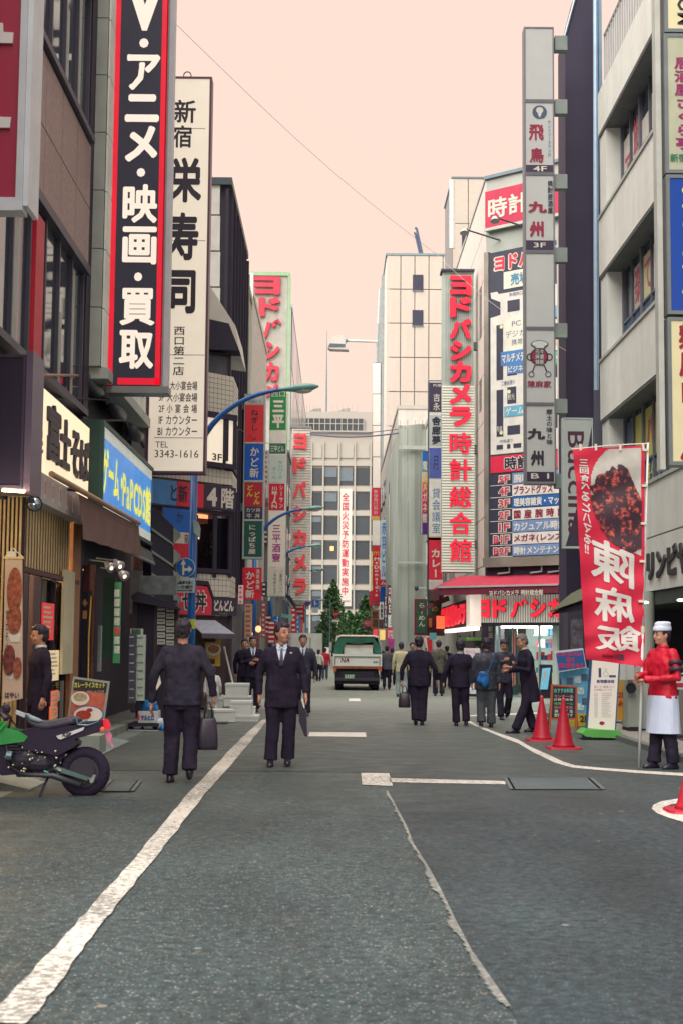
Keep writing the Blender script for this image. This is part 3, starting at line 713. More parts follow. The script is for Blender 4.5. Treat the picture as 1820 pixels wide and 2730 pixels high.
# ---- the big vertical signs on the left
F26 = FC(23.2)
t = signbox('vertical_film_shop_sign', 'tall black vertical sign with red border and white characters on the left', F26, (290, -120, 446, 1040), .35, mat((62, 60, 78), .45, nz=.05), mat((150, 140, 142), .4), .05)
rb = MB().pb(F26, (298, -120, 314, 1026), .012, .002).pb(F26, (425, -120, 442, 1026), .012, .002).pb(F26, (314, 1008, 425, 1026), .012, .002)
obj('red_border', rb, mat((244, 30, 56), .4, emit=.25), t)
mWL = mat((250, 232, 214), .4, nz=.03, emit=.35)
letters(t, F26, mWL, [('h', 'V', (336, -50, 438, 82), dict(bold=.06)), ('h', '・', (372, 102, 397, 128), {}), ('h', 'ア', (339, 145, 428, 241), dict(bold=.035)), ('h', 'ニ', (334, 251, 425, 326), dict(bold=.05)),
    ('h', 'メ', (334, 335, 421, 432), dict(bold=.045)), ('h', '・', (365, 448, 388, 472), {}), ('h', '映', (328, 491, 420, 595), dict(bold=.034)), ('h', '画', (327, 604, 418, 705), dict(bold=.034)), ('h', '・', (358, 726, 380, 750), {}),
    ('h', '買', (320, 768, 414, 868), dict(bold=.03)), ('h', '取', (318, 880, 410, 984), dict(bold=.034))], d=.006)
obj('bracket', MB().pb(F26, (262, 166, 300, 262), .0, -.2).pb(F26, (246, 735, 288, 835), .0, -.2), mat((140, 130, 118), .5, nz=.25, sc=3), t)
obj('side_casing', MB().pb(F26, (446, -120, 458, 1044), .0, -.3), mat((206, 196, 196), .4), t)
obj('bottom_rail', MB().pb(F26, (284, 1030, 450, 1048), .03, -.36), mat((150, 140, 136), .4), t)
F28 = FC(28.0)
t = signbox('sushi_shop_sign', 'tall white sushi restaurant sign with black brush characters on the left', F28, (400, 204, 557, 1262), .35, mat((246, 226, 204), .4, nz=.04, emit=.25), mat((108, 70, 84), .4), .045)
obj('hanging_ring', MB().tube([F28.w(*F28.uz(499 + 10 * math.cos(a), 196 + 10 * math.sin(a)), -.1) for a in [R(x) for x in range(0, 361, 30)]], .012, 6), mFrame, t)
obj('joint', MB().pb(F28, (412, 341, 548, 343), .003, 0.0005).pb(F28, (412, 640, 548, 642), .003, .0005).pb(F28, (412, 945, 546, 947), .003, .0005).pb(F28, (412, 1166, 542, 1168), .003, .0005), mat((180, 164, 156), .5), t)
mInk = mat((52, 44, 58), .5, nz=0)
letters(t, F28, mInk, [('h', '新', (465, 266, 523, 328), dict(bold=.02)), ('h', '宿', (462, 334, 512, 394), dict(bold=.02)), ('h', '栄', (452, 420, 538, 540), dict(bold=.035)), ('h', '寿', (448, 566, 530, 694), dict(bold=.035)), ('h', '司', (450, 720, 522, 836), dict(bold=.04)),
    ('v', '西口第二店', (461, 868, 495, 1002), dict(bold=.01)), ('h', '大小宴会場', (454, 1016, 527, 1040), dict(bold=.01)), ('h', '3F 大小宴会場', (424, 1047, 527, 1071), dict(bold=.01)),
    ('h', '2F 小 宴 会 場', (424, 1077, 526, 1101), dict(bold=.01)), ('h', '1F カウンター', (424, 1107, 526, 1132), dict(bold=.01)), ('h', 'B1 カウンター', (421, 1137, 526, 1162), dict(bold=.01)), ('h', 'TEL', (415, 1177, 449, 1193), {}), ('h', '3343-1616', (413, 1200, 530, 1220), {})])
# sign partly hidden behind
F29 = FC(29.0)
t = signbox('white_notice_sign', 'white notice sign half hidden behind the pale concrete band', F29, (226, 1035, 352, 1205), .1, mat((206, 200, 190), .5), mFrame, .02)
letters(t, F29, mInk, [('h', '飲食街', (240, 1048, 290, 1062), {}), ('h', '駐と宴', (240, 1074, 300, 1096), dict(bold=.02)), ('h', 'これは', (275, 1108, 325, 1125), {}), ('h', 'オ18', (298, 1138, 342, 1160), dict(bold=.02)), ('h', 'MT', (330, 1176, 350, 1190), {})])
# ---- tile clad corner building
bC = bld('tile_clad_building', 'white tile clad corner restaurant building behind the blue lamp pole', -3.4, 33)
FX = PL(-3.72, 30.0, 46)
mTile = mat((232, 212, 190), .4, nz=.05); mGrout = mat((150, 138, 132), .7)
def tiles(pl, u0, u1, z0, z1, par, s=.11, name='wall_tiles'):
    obj('wall', MB().ub(pl, u0, u1, z0, z1, -.012, -.2), mGrout, par)
    mb = MB(); nu = max(1, int((u1 - u0) / s)); nz_ = max(1, int((z1 - z0) / s)); w = (u1 - u0) / nu; h = (z1 - z0) / nz_
    for i in range(nu):
        for j in range(nz_): 
            a, c = u0 + i * w, z0 + j * h
            mb.quad(*[pl.w(x, y, 0) for x, y in ((a + .006, c + .006), (a + w - .006, c + .006), (a + w - .006, c + h - .006), (a + .006, c + h - .006))])
    obj(name, mb, mTile, par, kind='stuff')
ul, _ = FX.uz(398, 1400); ur, _ = FX.uz(617, 1400)
Zt = lambda px, py: FX.uz(px, py)[1]
corner = FX.w(ur, 0); FY = LF(corner.x)
uy0 = corner.y; uy1 = FY.uz(629, 1500)[0]
core(bC, -9, corner.x - .35, corner.y + .3, uy1, .1, 9.0, mGrout)
for za, zb in (((600, 1592), (600, 1532)), ((600, 1292), (600, 1254)), ((600, 1105), (600, 1000))):
    z0, z1 = Zt(*za), Zt(*zb); tiles(FX, ul, ur, z0, z1, bC); tiles(FY, uy0, uy1, z0, z1, bC)
# sloping tile roof
zs = Zt(590, 1000); ze = zs + 1.6
rf = MB(); a, b_, c, d = FX.w(ul, zs + .75, .0), FX.w(ur, zs + .5, .0), FX.w(ur - .3, ze + .9, -1.0), FX.w(ul, ze + 1.4, -1.0)
bk = Vector((-.9, .7, 0)); rf.hexa([b_, a, a + bk, b_ + bk, c, d, d + bk, c + bk]) if False else None
P_ = FC(31.6)
obj('roof', MB().pp(P_, [(548, 744), (628, 868), (638, 935), (552, 922)], .0, -2.5), mat((228, 210, 192), .5, nz=.05), bC)
obj('roof_soffit', MB().pp(P_, [(552, 853), (612, 866), (640, 938), (552, 935)], .15, -.5), mDark, bC)
obj('upper_window', MB().pp(P_, [(552, 938), (610, 946), (610, 1016), (552, 1000)], -.05, -.2), mat((98, 96, 100), .3), bC)
obj('upper_window_frame', MB().pp(P_, [(552, 936), (616, 945), (616, 950), (552, 942)], .02, -.2).pp(P_, [(608, 946), (616, 947), (616, 1022), (608, 1019)], .02, -.2).pp(P_, [(552, 1000), (616, 1016), (616, 1023), (552, 1006)], .02, -.2), mDark, bC)
# white lit panels of the third floor
z0, z1 = Zt(600, 1243), Zt(600, 1114)
for a, b_ in ((ul, FX.uz(594, 1200)[0]), (FX.uz(603, 1200)[0], ur)): obj('light_panel', MB().ub(FX, a + .02, b_ - .02, z0 + .05, z1 - .05, .03, -.02), mat((252, 232, 206), .4, emit=.35, nz=.03), bC)
obj('panel_frame', MB().ub(FX, ul, ur + .05, z0 - .06, z0 + .05, .1, -.05).ub(FX, ul, ur + .05, z1 - .05, z1 + .08, .1, -.05).pb(FX, (594, 1115, 603, 1230), .08, -.05).ub(FX, ur - .02, ur + .05, z0, z1, .08, -.05), mDark, bC)
letters(bC, FX, mInk, [('h', '3F', (564, 1208, 589, 1230), dict(bold=.02))], d=.036)
obj('panel_backing', MB().ub(FX, ul, ur, z0, z1, -.02, -.2).ub(FY, uy0, uy1, z0, z1, .0, -.2), mDark, bC)
# dining window
z0, z1 = Zt(600, 1530), Zt(600, 1368)
obj('window_recess', MB().ub(FX, ul, ur, z0, z1, -.5, -.55), mat((112, 72, 60), .6, nz=.35, sc=5, emit=.05), bC)
ww = MB()
for px in (520, 571, 612): ww.pb(FX, (px - 2, 1372, px + 5, 1540), .02, -.1)
ww.ub(FX, ul, ur, z0, z0 + .1, .04, -.3).ub(FX, ul, ur, z1 - .05, z1 + .03, .04, -.3)
obj('window_frame', ww, mDark, bC)
for a, b_ in ((525, 569), (576, 610)):
    g = MB().pb(FX, (a, 1380, b_, 1526), -.04, -.05); obj('pane', g, mat((60, 56, 66), .05, nz=0, trans=.9, spec=.5), bC)
lm = thing('lantern_sign', 'glowing orange lantern inside the dining window of the tile clad building', 'lantern', FX.w(*FX.uz(550, 1395), -.3))
obj('shade', MB().pp(FX, [(530, 1366), (571, 1372), (571, 1395), (560, 1394), (540, 1391), (530, 1380)], -.2, -.35), mat((250, 140, 92), .5, emit=1.3, nz=.2, sc=6), lm)
pt = thing('window_plant', 'leafy pot plant behind the dining window', 'plant', FX.w(*FX.uz(535, 1500), -.3)); random.seed(5)
mb = MB(); c_ = FX.w(*FX.uz(540, 1462), -.28)
for i in range(160):
    p = c_ + Vector((random.gauss(0, .17), random.gauss(0, .06), random.gauss(0, .14))); s_ = .035; r1 = Vector((random.uniform(-1, 1), random.uniform(-1, 1), random.uniform(-1, 1))).normalized() * s_; r2 = r1.cross(Vector((.3, .5, .8))).normalized() * s_ * .5
    mb.quad(p - r1, p + r2, p + r1, p - r2)
obj('foliage', mb, mat((96, 110, 62), .6, nz=.3, sc=20), pt); obj('pot', MB().pb(FX, (531, 1495, 540, 1512), -.2, -.35), mat((214, 190, 170), .5), pt)
# fourth floor sign board
z0, z1 = Zt(600, 1362), Zt(600, 1300)
t = thing('fourth_floor_sign', 'black signboard with white floor number and red and blue sections on the tile clad building', 'sign', FX.w(ur, z0))
def secb(px0, px1, m, nm='section', dd=.1): 
    a, b_ = FX.uz(px0, 1330)[0], FX.uz(px1, 1330)[0]; return obj(nm, MB().ub(FX, a, b_, z0, z1, dd, -.02), m, t)
secb(400, 464, mat((90, 150, 206), .5)); secb(465, 536, mat((240, 44, 70), .5)); secb(537, 622, mat(BLK, .5), 'black_section')
uu = lambda px: FX.uz(px, 1330)[0]; h_ = z1 - z0
letters(t, FX, mWhite, [('h', '4', (uu(544), z0 + h_ * .12, uu(571), z1 - h_ * .08), dict(uz=True, bold=.04)), ('h', '階', (uu(582), z0 + h_ * .08, uu(616), z1 - h_ * .05), dict(uz=True, bold=.025))], d=.104)
letters(t, FX, mInk, [('h', 'と新', (uu(447), z0 + h_ * .15, uu(492), z1 - h_ * .12), dict(uz=True, bold=.02))], d=.104)
t = thing('blue_banner', 'blue white and red cloth banner beside the blue lamp pole', 'banner', FX.w(uu(480), 3.2))
zz = [Zt(480, y) for y in (1358, 1420, 1450, 1490)]
obj('cloth', MB().ub(FX, uu(425), uu(509), zz[1], zz[0], .12, .1), mat((40, 110, 196), .6), t)
obj('white_band', MB().ub(FX, uu(425), uu(509), zz[2], zz[1] - .002, .12, .1), mWhite, t)
obj('red_band', MB().ub(FX, uu(425), uu(509), zz[3], zz[2] - .002, .12, .1), mat((234, 44, 66), .6), t)
letters(t, FX, mInk, [('h', 'か', (uu(462), zz[1] + .2, uu(482), zz[0] - .08), dict(uz=True)), ('h', '新', (uu(484), zz[2], uu(506), zz[1] - .03), dict(uz=True))], d=.124)
# don-don shop sign
z0, z1 = Zt(560, 1640), Zt(560, 1592)
t = thing('rice_bowl_shop_sign', 'red and black rice bowl restaurant signboard with white lettering', 'sign', FX.w(uu(560), z0))
red_pts = [(uu(400), z0), (uu(560), z0), (uu(560), z1 - .05), (uu(548), z1 + .22), (uu(400), z1 + .22)]
obj('red_section', MB().up(FX, red_pts, .12, -.02), mRed, t)
obj('black_border', MB().up(FX, [(uu(548), z1 + .25), (uu(400), z1 + .3), (uu(400), z1 + .38), (uu(550), z1 + .34), (uu(566), z1 - .02), (uu(561), z1 - .06)], .13, -.02), mDark, t)
obj('black_section', MB().ub(FX, uu(561), uu(628), z0, z1, .11, -.02), mat(BLK, .5), t)
hh = z1 - z0
letters(t, FX, mWhite, [('h', 'せ丼', (uu(478), z0 + .04, uu(548), z1 + .14), dict(uz=True, bold=.075))], name='letter_outline', d=.124)
letters(t, FX, mInk, [('h', 'せ丼', (uu(481), z0 + .07, uu(545), z1 + .11), dict(uz=True, bold=.03))], d=.128)
letters(t, FX, mWhite, [('h', 'どんどん', (uu(567), z0 + hh * .22, uu(619), z1 - hh * .15), dict(uz=True, bold=.05))], d=.114)
letters(t, FX, mWhite, [('h', 'ドンドン', (uu(583), z0 + hh * .06, uu(602), z0 + hh * .14), dict(uz=True))], d=.1145)
# shop below it: awning and food posters
t = thing('shop_awning', 'small striped blue grey awning under the rice bowl signboard', 'awning', FX.w(uu(560), 2.2))
obj('fabric', MB().hexa([FX.w(uu(500), Zt(540, 1690), .55), FX.w(uu(586), Zt(540, 1690), .55), FX.w(uu(572), Zt(540, 1655), .1), FX.w(uu(500), Zt(540, 1655), .1)] + [q + Vector((0, 0, .015)) for q in (FX.w(uu(500), Zt(540, 1690), .55), FX.w(uu(586), Zt(540, 1690), .55), FX.w(uu(572), Zt(540, 1655), .1), FX.w(uu(500), Zt(540, 1655), .1))]), mat((168, 164, 172), .7, nz=.2, sc=20), t)
obj('valance', MB().ub(FX, uu(500), uu(586), Zt(540, 1702), Zt(540, 1690), .56, .54), mat((96, 84, 92), .7), t)
obj('shop_wall', MB().ub(FX, ul - 1, ur, .1, Zt(560, 1642), -.02, -.3), mat((84, 62, 64), .6, nz=.3, sc=3), bC)
P2_ = FC(31.0)
t = thing('food_poster', 'yellow poster of noodle dishes on the restaurant wall right of the walking man', 'poster', P2_.w(*P2_.uz(555, 1790)))
obj('sheet', MB().pb(P2_, (526, 1672, 588, 1776), .0, -.03), mat((232, 180, 84), .5), t)
mb = MB(); mb2 = MB(); mb3 = MB()
for (cx, cy, rr) in ((570, 1732, 20), (545, 1700, 12)):
    u, z = P2_.uz(cx, cy); k_ = rr * 31 / 3792; mb.disc(P2_, u, z, k_, k_ * .8, .006, .001); mb2.disc(P2_, u, z + .01, k_ * .75, k_ * .55, .01, .0065)
mb3.pb(P2_, (540, 1700, 575, 1712), .012, .0105).pb(P2_, (552, 1757, 574, 1770), .012, .0105)
obj('bowl_print', mb, mat((240, 226, 206), .5), t); obj('food_print', mb2, mat((206, 140, 90), .5, nz=.5, sc=25), t); obj('dark_print', mb3, mat((92, 50, 50), .5), t)
obj('red_print', MB().pb(P2_, (530, 1676, 575, 1686), .006, .001).pb(P2_, (536, 1742, 546, 1756), .006, .001), mat((222, 60, 56), .5), t)
t = thing('timber_post_bundle', 'brown timber posts and a leaning white pole by the restaurant wall', 'post', AT(605, 1860, 31.5))
obj('post', MB().pb(FC(31.5), (590, 1650, 600, 1862), .05, -.1), mat((96, 60, 52), .7), t); obj('post', MB().pb(FC(31.5), (606, 1640, 618, 1862), .05, -.1), mat((70, 60, 66), .7), t)
obj('leaning_pole', MB().tube([AT(598, 1725, 31.2), AT(622, 1826, 30.6)], .022, 6), mat((200, 180, 172), .5), t)
# ---- dark glass block behind
bD = bld('dark_glass_building', 'dark glazed office building with white panels behind the sushi sign', -4.2, 40)
core(bD, -9, -2.98, 38.2, 45.5, .1, 14.0, mat((70, 66, 80), .5))
P_ = FC(38.1)
for k_ in range(9):
    ya = 480 + k_ * 96
    obj('panel', MB().pb(P_, (540, ya, 587, ya + 92), .04, -.05), mat((226, 210, 196), .5), bD)
obj('cornice', MB().box(-9, -2.9, 38.0, 45.6, 14.0, 14.2), mat((74, 78, 84), .5), bD)
P_ = LF(-2.97)
for i in range(6):
    for k_ in range(5):
        wn = obj('window', MB().ub(P_, 38.4 + i * 1.2, 39.45 + i * 1.2, 3.2 + k_ * 2.2, 4.9 + k_ * 2.2, .01, -.02), mDkGlass, bD)
vf = MB()
for i in range(7): vf.ub(P_, 38.24 + i * 1.2, 38.33 + i * 1.2, 3, 13.9, .1, -.01)
vf.ub(PL(0, 38.1, 0), -3.07, -2.99, 3, 13.9, .06, -.0)
obj('fin', vf, mDark, bD)
# ================================================================== RIGHT SIDE, NEAR
mPanelR = mat((255, 240, 224), .5, nz=.06, streak=.08)
bE = bld('panel_clad_corner_building', 'pale panel clad building with ribbon windows on the right', 9, 24)
F55 = RF(5.5)
U5 = lambda Y: -Y                       # plane coordinate of a world Y on a right-hand facade
core(bE, 5.95, 14, 14.0, 29.0, 2.45, 13.0, mat((150, 146, 140), .7))
bands = [(2.43, 3.36), (3.37, 4.30), (6.12, 7.33), (9.15, 10.36), (12.18, 13.1)]
for z0, z1 in bands: facewall(F55, -29.1, -15.1, z0, z1, 8, 1, mPanelR, bE, gap=.018, th=.0001 + .04)
obj('wall', MB().box(5.5, 5.96, 14.0, 29.0, 2.45, 4.3), mGrout, bE)
for z0, z1 in ((6.12, 7.33), (9.15, 10.36), (12.18, 13.05)): obj('wall', MB().box(5.502, 5.96, 14.0, 29.0, z0 + .01, z1), mGrout, bE)
cop = MB(); 
for z in (4.3, 7.33, 10.36): cop.ub(F55, -29.1, -15, z, z + .06, .07, -.4)
obj('sill', cop, mat((206, 196, 180), .5), bE)
cop = MB()
for z in (6.07, 9.1, 12.13): cop.ub(F55, -29.1, -15, z, z + .05, .03, -.45)
obj('window_head', cop, mat((110, 104, 98), .6, nz=.2), bE)
for fl, (z0, z1) in enumerate(((4.36, 6.07), (7.39, 9.1), (10.42, 12.13))):
    obj('jamb', MB().ub(F55, -29.1, -28.45, z0, z1, .0, -.45), mPanelR, bE)
    m_ = MB(); ws = []
    for i in range(13):
        Y = 28.4 - i * .86; thick = .14 if i % 2 == 0 else .04
        m_.ub(F55, U5(Y) - thick / 2, U5(Y) + thick / 2, z0, z1, -.3, -.4)
        ws.append(Y)
    m_.ub(F55, -28.4, -17.6, z0, z0 + .06, -.3, -.4); m_.ub(F55, -28.4, -17.6, z0 + .6, z0 + .64, -.31, -.39)
    obj('window_frame', m_, mat((116, 110, 118), .5), bE)
    for i in range(12):
        a, b_ = U5(ws[i]) + .05, U5(ws[i + 1]) - .03
        w_ = obj('window', MB().ub(F55, a, b_, z0, z1, -.36, -.39), mDkGlass, bE)
        if fl == 0:
            obj('poster', MB().ub(F55, a, b_, z0 + .66, z1 - .12, -.345, -.356), mat((222, 200, 92) if i > 0 else (90, 100, 120), .5), w_)
            obj('poster', MB().ub(F55, a, b_, z0 + .07, z0 + .6, -.345, -.356), mat((40, 82, 130), .5, nz=.2), w_)
        elif fl == 1:
            if i not in (0,): obj('poster', MB().ub(F55, a + .02, b_, z0 + .66, z1 - .2, -.345, -.356), mat(((222, 204, 150), (214, 190, 170), (236, 214, 160), (244, 224, 214))[i % 4], .5, nz=.1), w_)
            obj('poster', MB().ub(F55, a, b_, z0 + .07, z0 + .6, -.345, -.356), mat((52, 92, 128), .5, nz=.4, sc=6), w_)
        else: obj('blind', MB().ub(F55, a + .02, b_, z0 + .05, z1 - .35 - .1 * (i % 3), -.345, -.356), mat(((230, 210, 198), (244, 222, 206))[i % 2], .5, nz=.1), w_)
mPk = mat((214, 90, 110), .5)
letters(bE, F55, mPk, [('v', c, (U5(28.4 - .86 * i) + .15, 4.36 + .75, U5(28.4 - .86 * i) + .82, 4.36 + 1.5), dict(uz=True, bold=.05)) for i, c in ((2, 'バ'), (3, 'リ'), (4, 'ニ'))], d=-.34)
letters(bE, F55, mat((226, 206, 90), .5), [('h', c, (U5(28.4 - .86 * i) + .15, 4.36 + .12, U5(28.4 - .86 * i) + .78, 4.36 + .55), dict(uz=True, bold=.03)) for i, c in ((1, 'にほ'), (2, '語タ'), (3, 'リリ'), (4, 'ラン'))], d=-.34)
letters(bE, F55, mPk, [('v', c, (U5(28.4 - .86 * i) + .12, z, U5(28.4 - .86 * i) + .8, z + .8), dict(uz=True, bold=.02)) for i, c, z in ((1, '楽', 8.1), (2, 'て', 8.1), (1, '旅', 11.1), (0, 'ア', 10.7))], d=-.34)
# balcony rail at the top
rl = MB().tube([F55.w(-29, 14.35, -.1), F55.w(-15, 14.35, -.1)], .03, 6)
for i in range(60): rl.ub(F55, -29 + i * .23, -29 + i * .23 + .03, 13.1, 14.35, -.08, -.11)
obj('balcony_rail', rl, mat((196, 190, 184), .4), bE)
obj('penthouse', MB().box(6.9, 12, 14, 28.9, 13.1, 18), mDark, bE)
obj('shade_head', MB().box(5.5, 12, 14, 28.95, 2.2, 2.42), mat((80, 84, 78), .6), bE)
# brush letters on the fascia
letters(bE, F55, mat((72, 66, 68), .6), [('h', 'キリンビヤホール', (U5(25.6), 2.62, U5(19.5), 3.14), dict(uz=True, bold=.05))], d=.045, th=.03)
# ground floor
gf = thing('ground_floor_shop', 'dark open ground floor behind the man in the red jacket', 'shop front', (6.2, 22, .06))
obj('back_wall', MB().box(9.5, 9.6, 14, 29, .06, 2.4), mDark, gf); obj('floor', MB().box(5.3, 9.6, 14, 29, .06, .09), mat((90, 84, 84), .5), gf)
obj('low_wall', MB().box(5.45, 5.6, 14, 24.2, .09, 1.2), mat((150, 140, 130), .7, nz=.15), gf)
obj('side_wall', MB().box(5.5, 9.5, 28.6, 28.9, .09, 2.4), mat((86, 78, 84), .7), gf)
for y in (24.6, 26.9): obj('pillar', MB().rings([(5.35, y, z, .2, .2) for z in (.09, .35)], 20).rings([(5.35, y, z, .17, .17) for z in (.35, 2.42)], 20), mat((196, 192, 176), .5, nz=.08), gf, smooth=False)
for q in ((1716, 1606, 20), (1722, 1612, 22.5), (1812, 1600, 18.5)):
    obj('downlight', MB().ball(AT(q[0] + 2, q[1], q[2] + 2), .06, .06, .02), mat((255, 246, 220), .4, emit=4), gf)
# box signs at the right edge
F19 = FC(19.3); mCas = mat((132, 132, 130), .4)
def edge_sign(name, label, b, m, fr=.05):
    return signbox(name, label, F19, b, .3, m, mCas, fr, group='box signs stacked at the right edge')
mCream = mat((236, 214, 166), .45, nz=.06, emit=.1)
t = edge_sign('cream_box_sign', 'cream box sign with black vertical capitals at the top right corner', (1768, -200, 1900, 86), mCream)
letters(t, F19, mInk, [('h', 'ROOM', (1803, -70, 1848, 66), dict(rot=True, bold=.02))])
t = edge_sign('cream_box_sign', 'cream and grey box sign with magenta characters at the upper right edge', (1770, 90, 1900, 462), mat((206, 196, 164), .45, nz=.1))
letters(t, F19, mat((170, 40, 104), .5), [('v', '居酒屋さくら亭', (1795, 150, 1850, 400), dict(bold=.03))])
letters(t, F19, mat((70, 134, 100), .5), [('h', '新宿店', (1785, 410, 1850, 432), dict(bold=.03))])
t = edge_sign('blue_box_sign', 'deep blue box sign with yellow lettering at the right edge', (1776, 466, 1900, 838), mat((10, 74, 168), .4, nz=.05))
letters(t, F19, mat((240, 226, 80), .45), [('v', 'カラオケ', (1812, 480, 1878, 820), dict(bold=.06))])
t = edge_sign('cream_box_sign', 'warm cream box sign with red characters at the right edge above the fascia', (1780, 846, 1900, 1240), mCream)
letters(t, F19, mat((176, 40, 50), .5), [('v', '麺屋ロー八', (1808, 860, 1868, 1230), dict(bold=.04))])
obj('post', MB().pb(F19, (1752, -200, 1766, 1250), -.05, -.25), mat((214, 204, 190), .5, streak=.1), t)
# ---- black slab wall and pipes
bF = bld('black_slab_building', 'tall black clad building behind the grey floor guide sign on the right', 6.5, 31)
F30 = FC(30.2)
pts = [(1508, 1700), (1505, 100), (1541, -40), (1600, -40), (1612, 1700)]
u_ = [F30.uz(*p) for p in pts]
u_[0] = (u_[0][0], .1); u_[4] = (u_[4][0], .1)
obj('wall', MB().up(F30, u_, 0, -1.0), mat((60, 50, 72), .65, nz=.08), bF)
obj('roof_edge', MB().tube([F30.w(*F30.uz(1503, 100), .02), F30.w(*F30.uz(1541, -40), .02)], .03, 6), mSteel, bF)
t = thing('drain_pipe', 'blue grey vertical drain pipe between the black slab and the pale building', 'pipe', F30.w(*F30.uz(1592, 1500), 0))
obj('pipe', MB().tube([AT(1590, 1650, 29.6), AT(1586, -40, 29.6)], .055, 8), mat((176, 190, 204), .4, metal=.3), t)
obj('pipe', MB().pb(FC(29.5), (1599, -40, 1607, 1190), 0, -.1), mat((140, 158, 172), .4, metal=.3), t)
obj('pipe_base', MB().pb(FC(29.5), (1586, 1040, 1606, 1660), 0.02, -.12), mat((92, 88, 100), .5), t)
# floor guide sign stack
F295 = FC(29.0)
mLG = mat((202, 192, 184), .4, nz=.04)
t = signbox('floor_guide_sign_column', 'tall narrow grey column of tenant signs on brackets beside the black slab', F295, (1397, 72, 1478, 1290), .3, mLG, mat((128, 120, 122), .4), .03)
jb = MB()
for y in (270, 464, 672, 876, 1078): jb.pb(F295, (1400, y - 5, 1475, y + 4), .014, .001)
obj('divider', jb, mat((112, 106, 110), .5), t)
blk = MB().pb(F295, (1400, 440, 1475, 459), .009, .003).pb(F295, (1400, 641, 1475, 666), .009, .003).pb(F295, (1400, 1258, 1475, 1284), .009, .003); obj('black_band', blk, mat(BLK, .5), t)
letters(t, F295, mWhite, [('h', '4F', (1420, 443, 1456, 457), dict(bold=.01)), ('h', '3F', (1421, 647, 1453, 660), dict(bold=.01)), ('h', 'B 1', (1414, 1262, 1462, 1276), dict(bold=.01))], d=.012)
mDR = mat((160, 36, 66), .5)
letters(t, F295, mDR, [('h', '飛', (1408, 332, 1448, 374), dict(bold=.03)), ('h', '鳥', (1410, 394, 1448, 434), dict(bold=.03)), ('h', '九', (1406, 537, 1457, 568), dict(bold=.06)), ('h', '州', (1410, 590, 1448, 632), dict(bold=.05)), ('h', '陳麻家', (1405, 1015, 1468, 1034), dict(bold=.02))], d=.006)
letters(t, F295, mInk, [('h', '九', (1404, 1142, 1452, 1172), dict(bold=.06)), ('h', '州', (1413, 1201, 1448, 1242), dict(bold=.05)), ('v', '郷土の味と味', (1454, 1090, 1472, 1186), dict(bold=.02)), ('v', '焼酎居酒屋', (1458, 480, 1473, 570), dict(bold=.02))], d=.006)
letters(t, F295, mat((80, 120, 160), .5), [('v', 'サントリーラウンジ', (1458, 320, 1468, 418), dict(bold=.01))], d=.006)
em = thing('emblem_disc', 'x', 'x'); bpy.data.objects.remove(em)
cu, cz = F295.uz(1437, 299); k_ = 29 / 3792
obj('emblem', MB().disc(F295, cu, cz, 20 * k_, 19 * k_, .008, .002), mat((70, 84, 110), .5), t)
obj('emblem_face', MB().disc(F295, cu, cz + 5 * k_, 10 * k_, 9 * k_, .011, .0085).up(F295, [(cu - 6 * k_, cz - 4 * k_), (cu, cz - 16 * k_), (cu + 6 * k_, cz - 4 * k_)], .011, .0085), mat((220, 200, 184), .5), t)
cu, cz = F295.uz(1436, 951)
lo_ = MB().disc(F295, cu, cz, 25 * k_, 24 * k_, .008, .002).pring(F295, 1412, 952, 7, 10, .008).pring(F295, 1462, 952, 7, 10, .008).pring(F295, 1415, 998, 6, 8, .008).pring(F295, 1460, 998, 6, 8, .008)
lo_.tube([F295.w(*F295.uz(1424, 974), .006), F295.w(*F295.uz(1418, 990), .006)], .012, 6).tube([F295.w(*F295.uz(1449, 974), .006), F295.w(*F295.uz(1456, 990), .006)], .012, 6)
lo_.disc(F295, *F295.uz(1437, 918), 24 * k_, 11 * k_, .008, .002).pb(F295, (1423, 918, 1452, 934), .0085, .002)
obj('pot_emblem', lo_, mat((66, 50, 62), .5), t)
obj('hat_emblem', MB().disc(F295, *F295.uz(1437, 917), 21 * k_, 8 * k_, .011, .0086).pb(F295, (1426, 922, 1449, 931), .0115, .0086), mat((222, 214, 200), .5), t)
obj('pot_side', MB().disc(F295, cu, cz, 21 * k_, 20 * k_, .0115, .009), mDR, t)
obj('pot_label', MB().pb(F295, (1425, 928, 1449, 974), .0145, .012), mat((84, 76, 84), .5), t)
letters(t, F295, mWhite, [('v', '元麻辣', (1425, 930, 1437, 972), {}), ('v', '々婆飯', (1437, 930, 1449, 972), {})], d=.016)
bk_ = MB()
for y in (92, 262, 462, 658, 860, 1062, 1262): bk_.pb(F295, (1479, y, 1512, y + (38 if y > 100 else 38)), -.05, -.25)
obj('bracket', bk_, mat((142, 144, 134), .5, nz=.15), t)
# script sign
F27 = FC(27.6)
t = signbox('script_letter_sign', 'grey vertical sign with dark italic script turned sideways behind the red banner', F27, (1499, 1114, 1580, 1462), .2, mat((190, 188, 178), .45, nz=.05), mat((200, 200, 190), .4), .02)
letters(t, F27, mat((88, 44, 64), .5), [('h', 'Buccina', (1512, 1150, 1556, 1420), dict(rot=True, bold=.01, it=0))])
obj('dark_wedge', MB().pp(F27, [(1578, 1125), (1503, 1453), (1578, 1456)], .007, .001), mat((62, 48, 68), .5), t) if False else None
obj('dark_wedge', MB().pp(F27, [(1577, 1130), (1577, 1456), (1506, 1456), (1540, 1340)], .003, .0005), mat((62, 48, 68), .5), t)
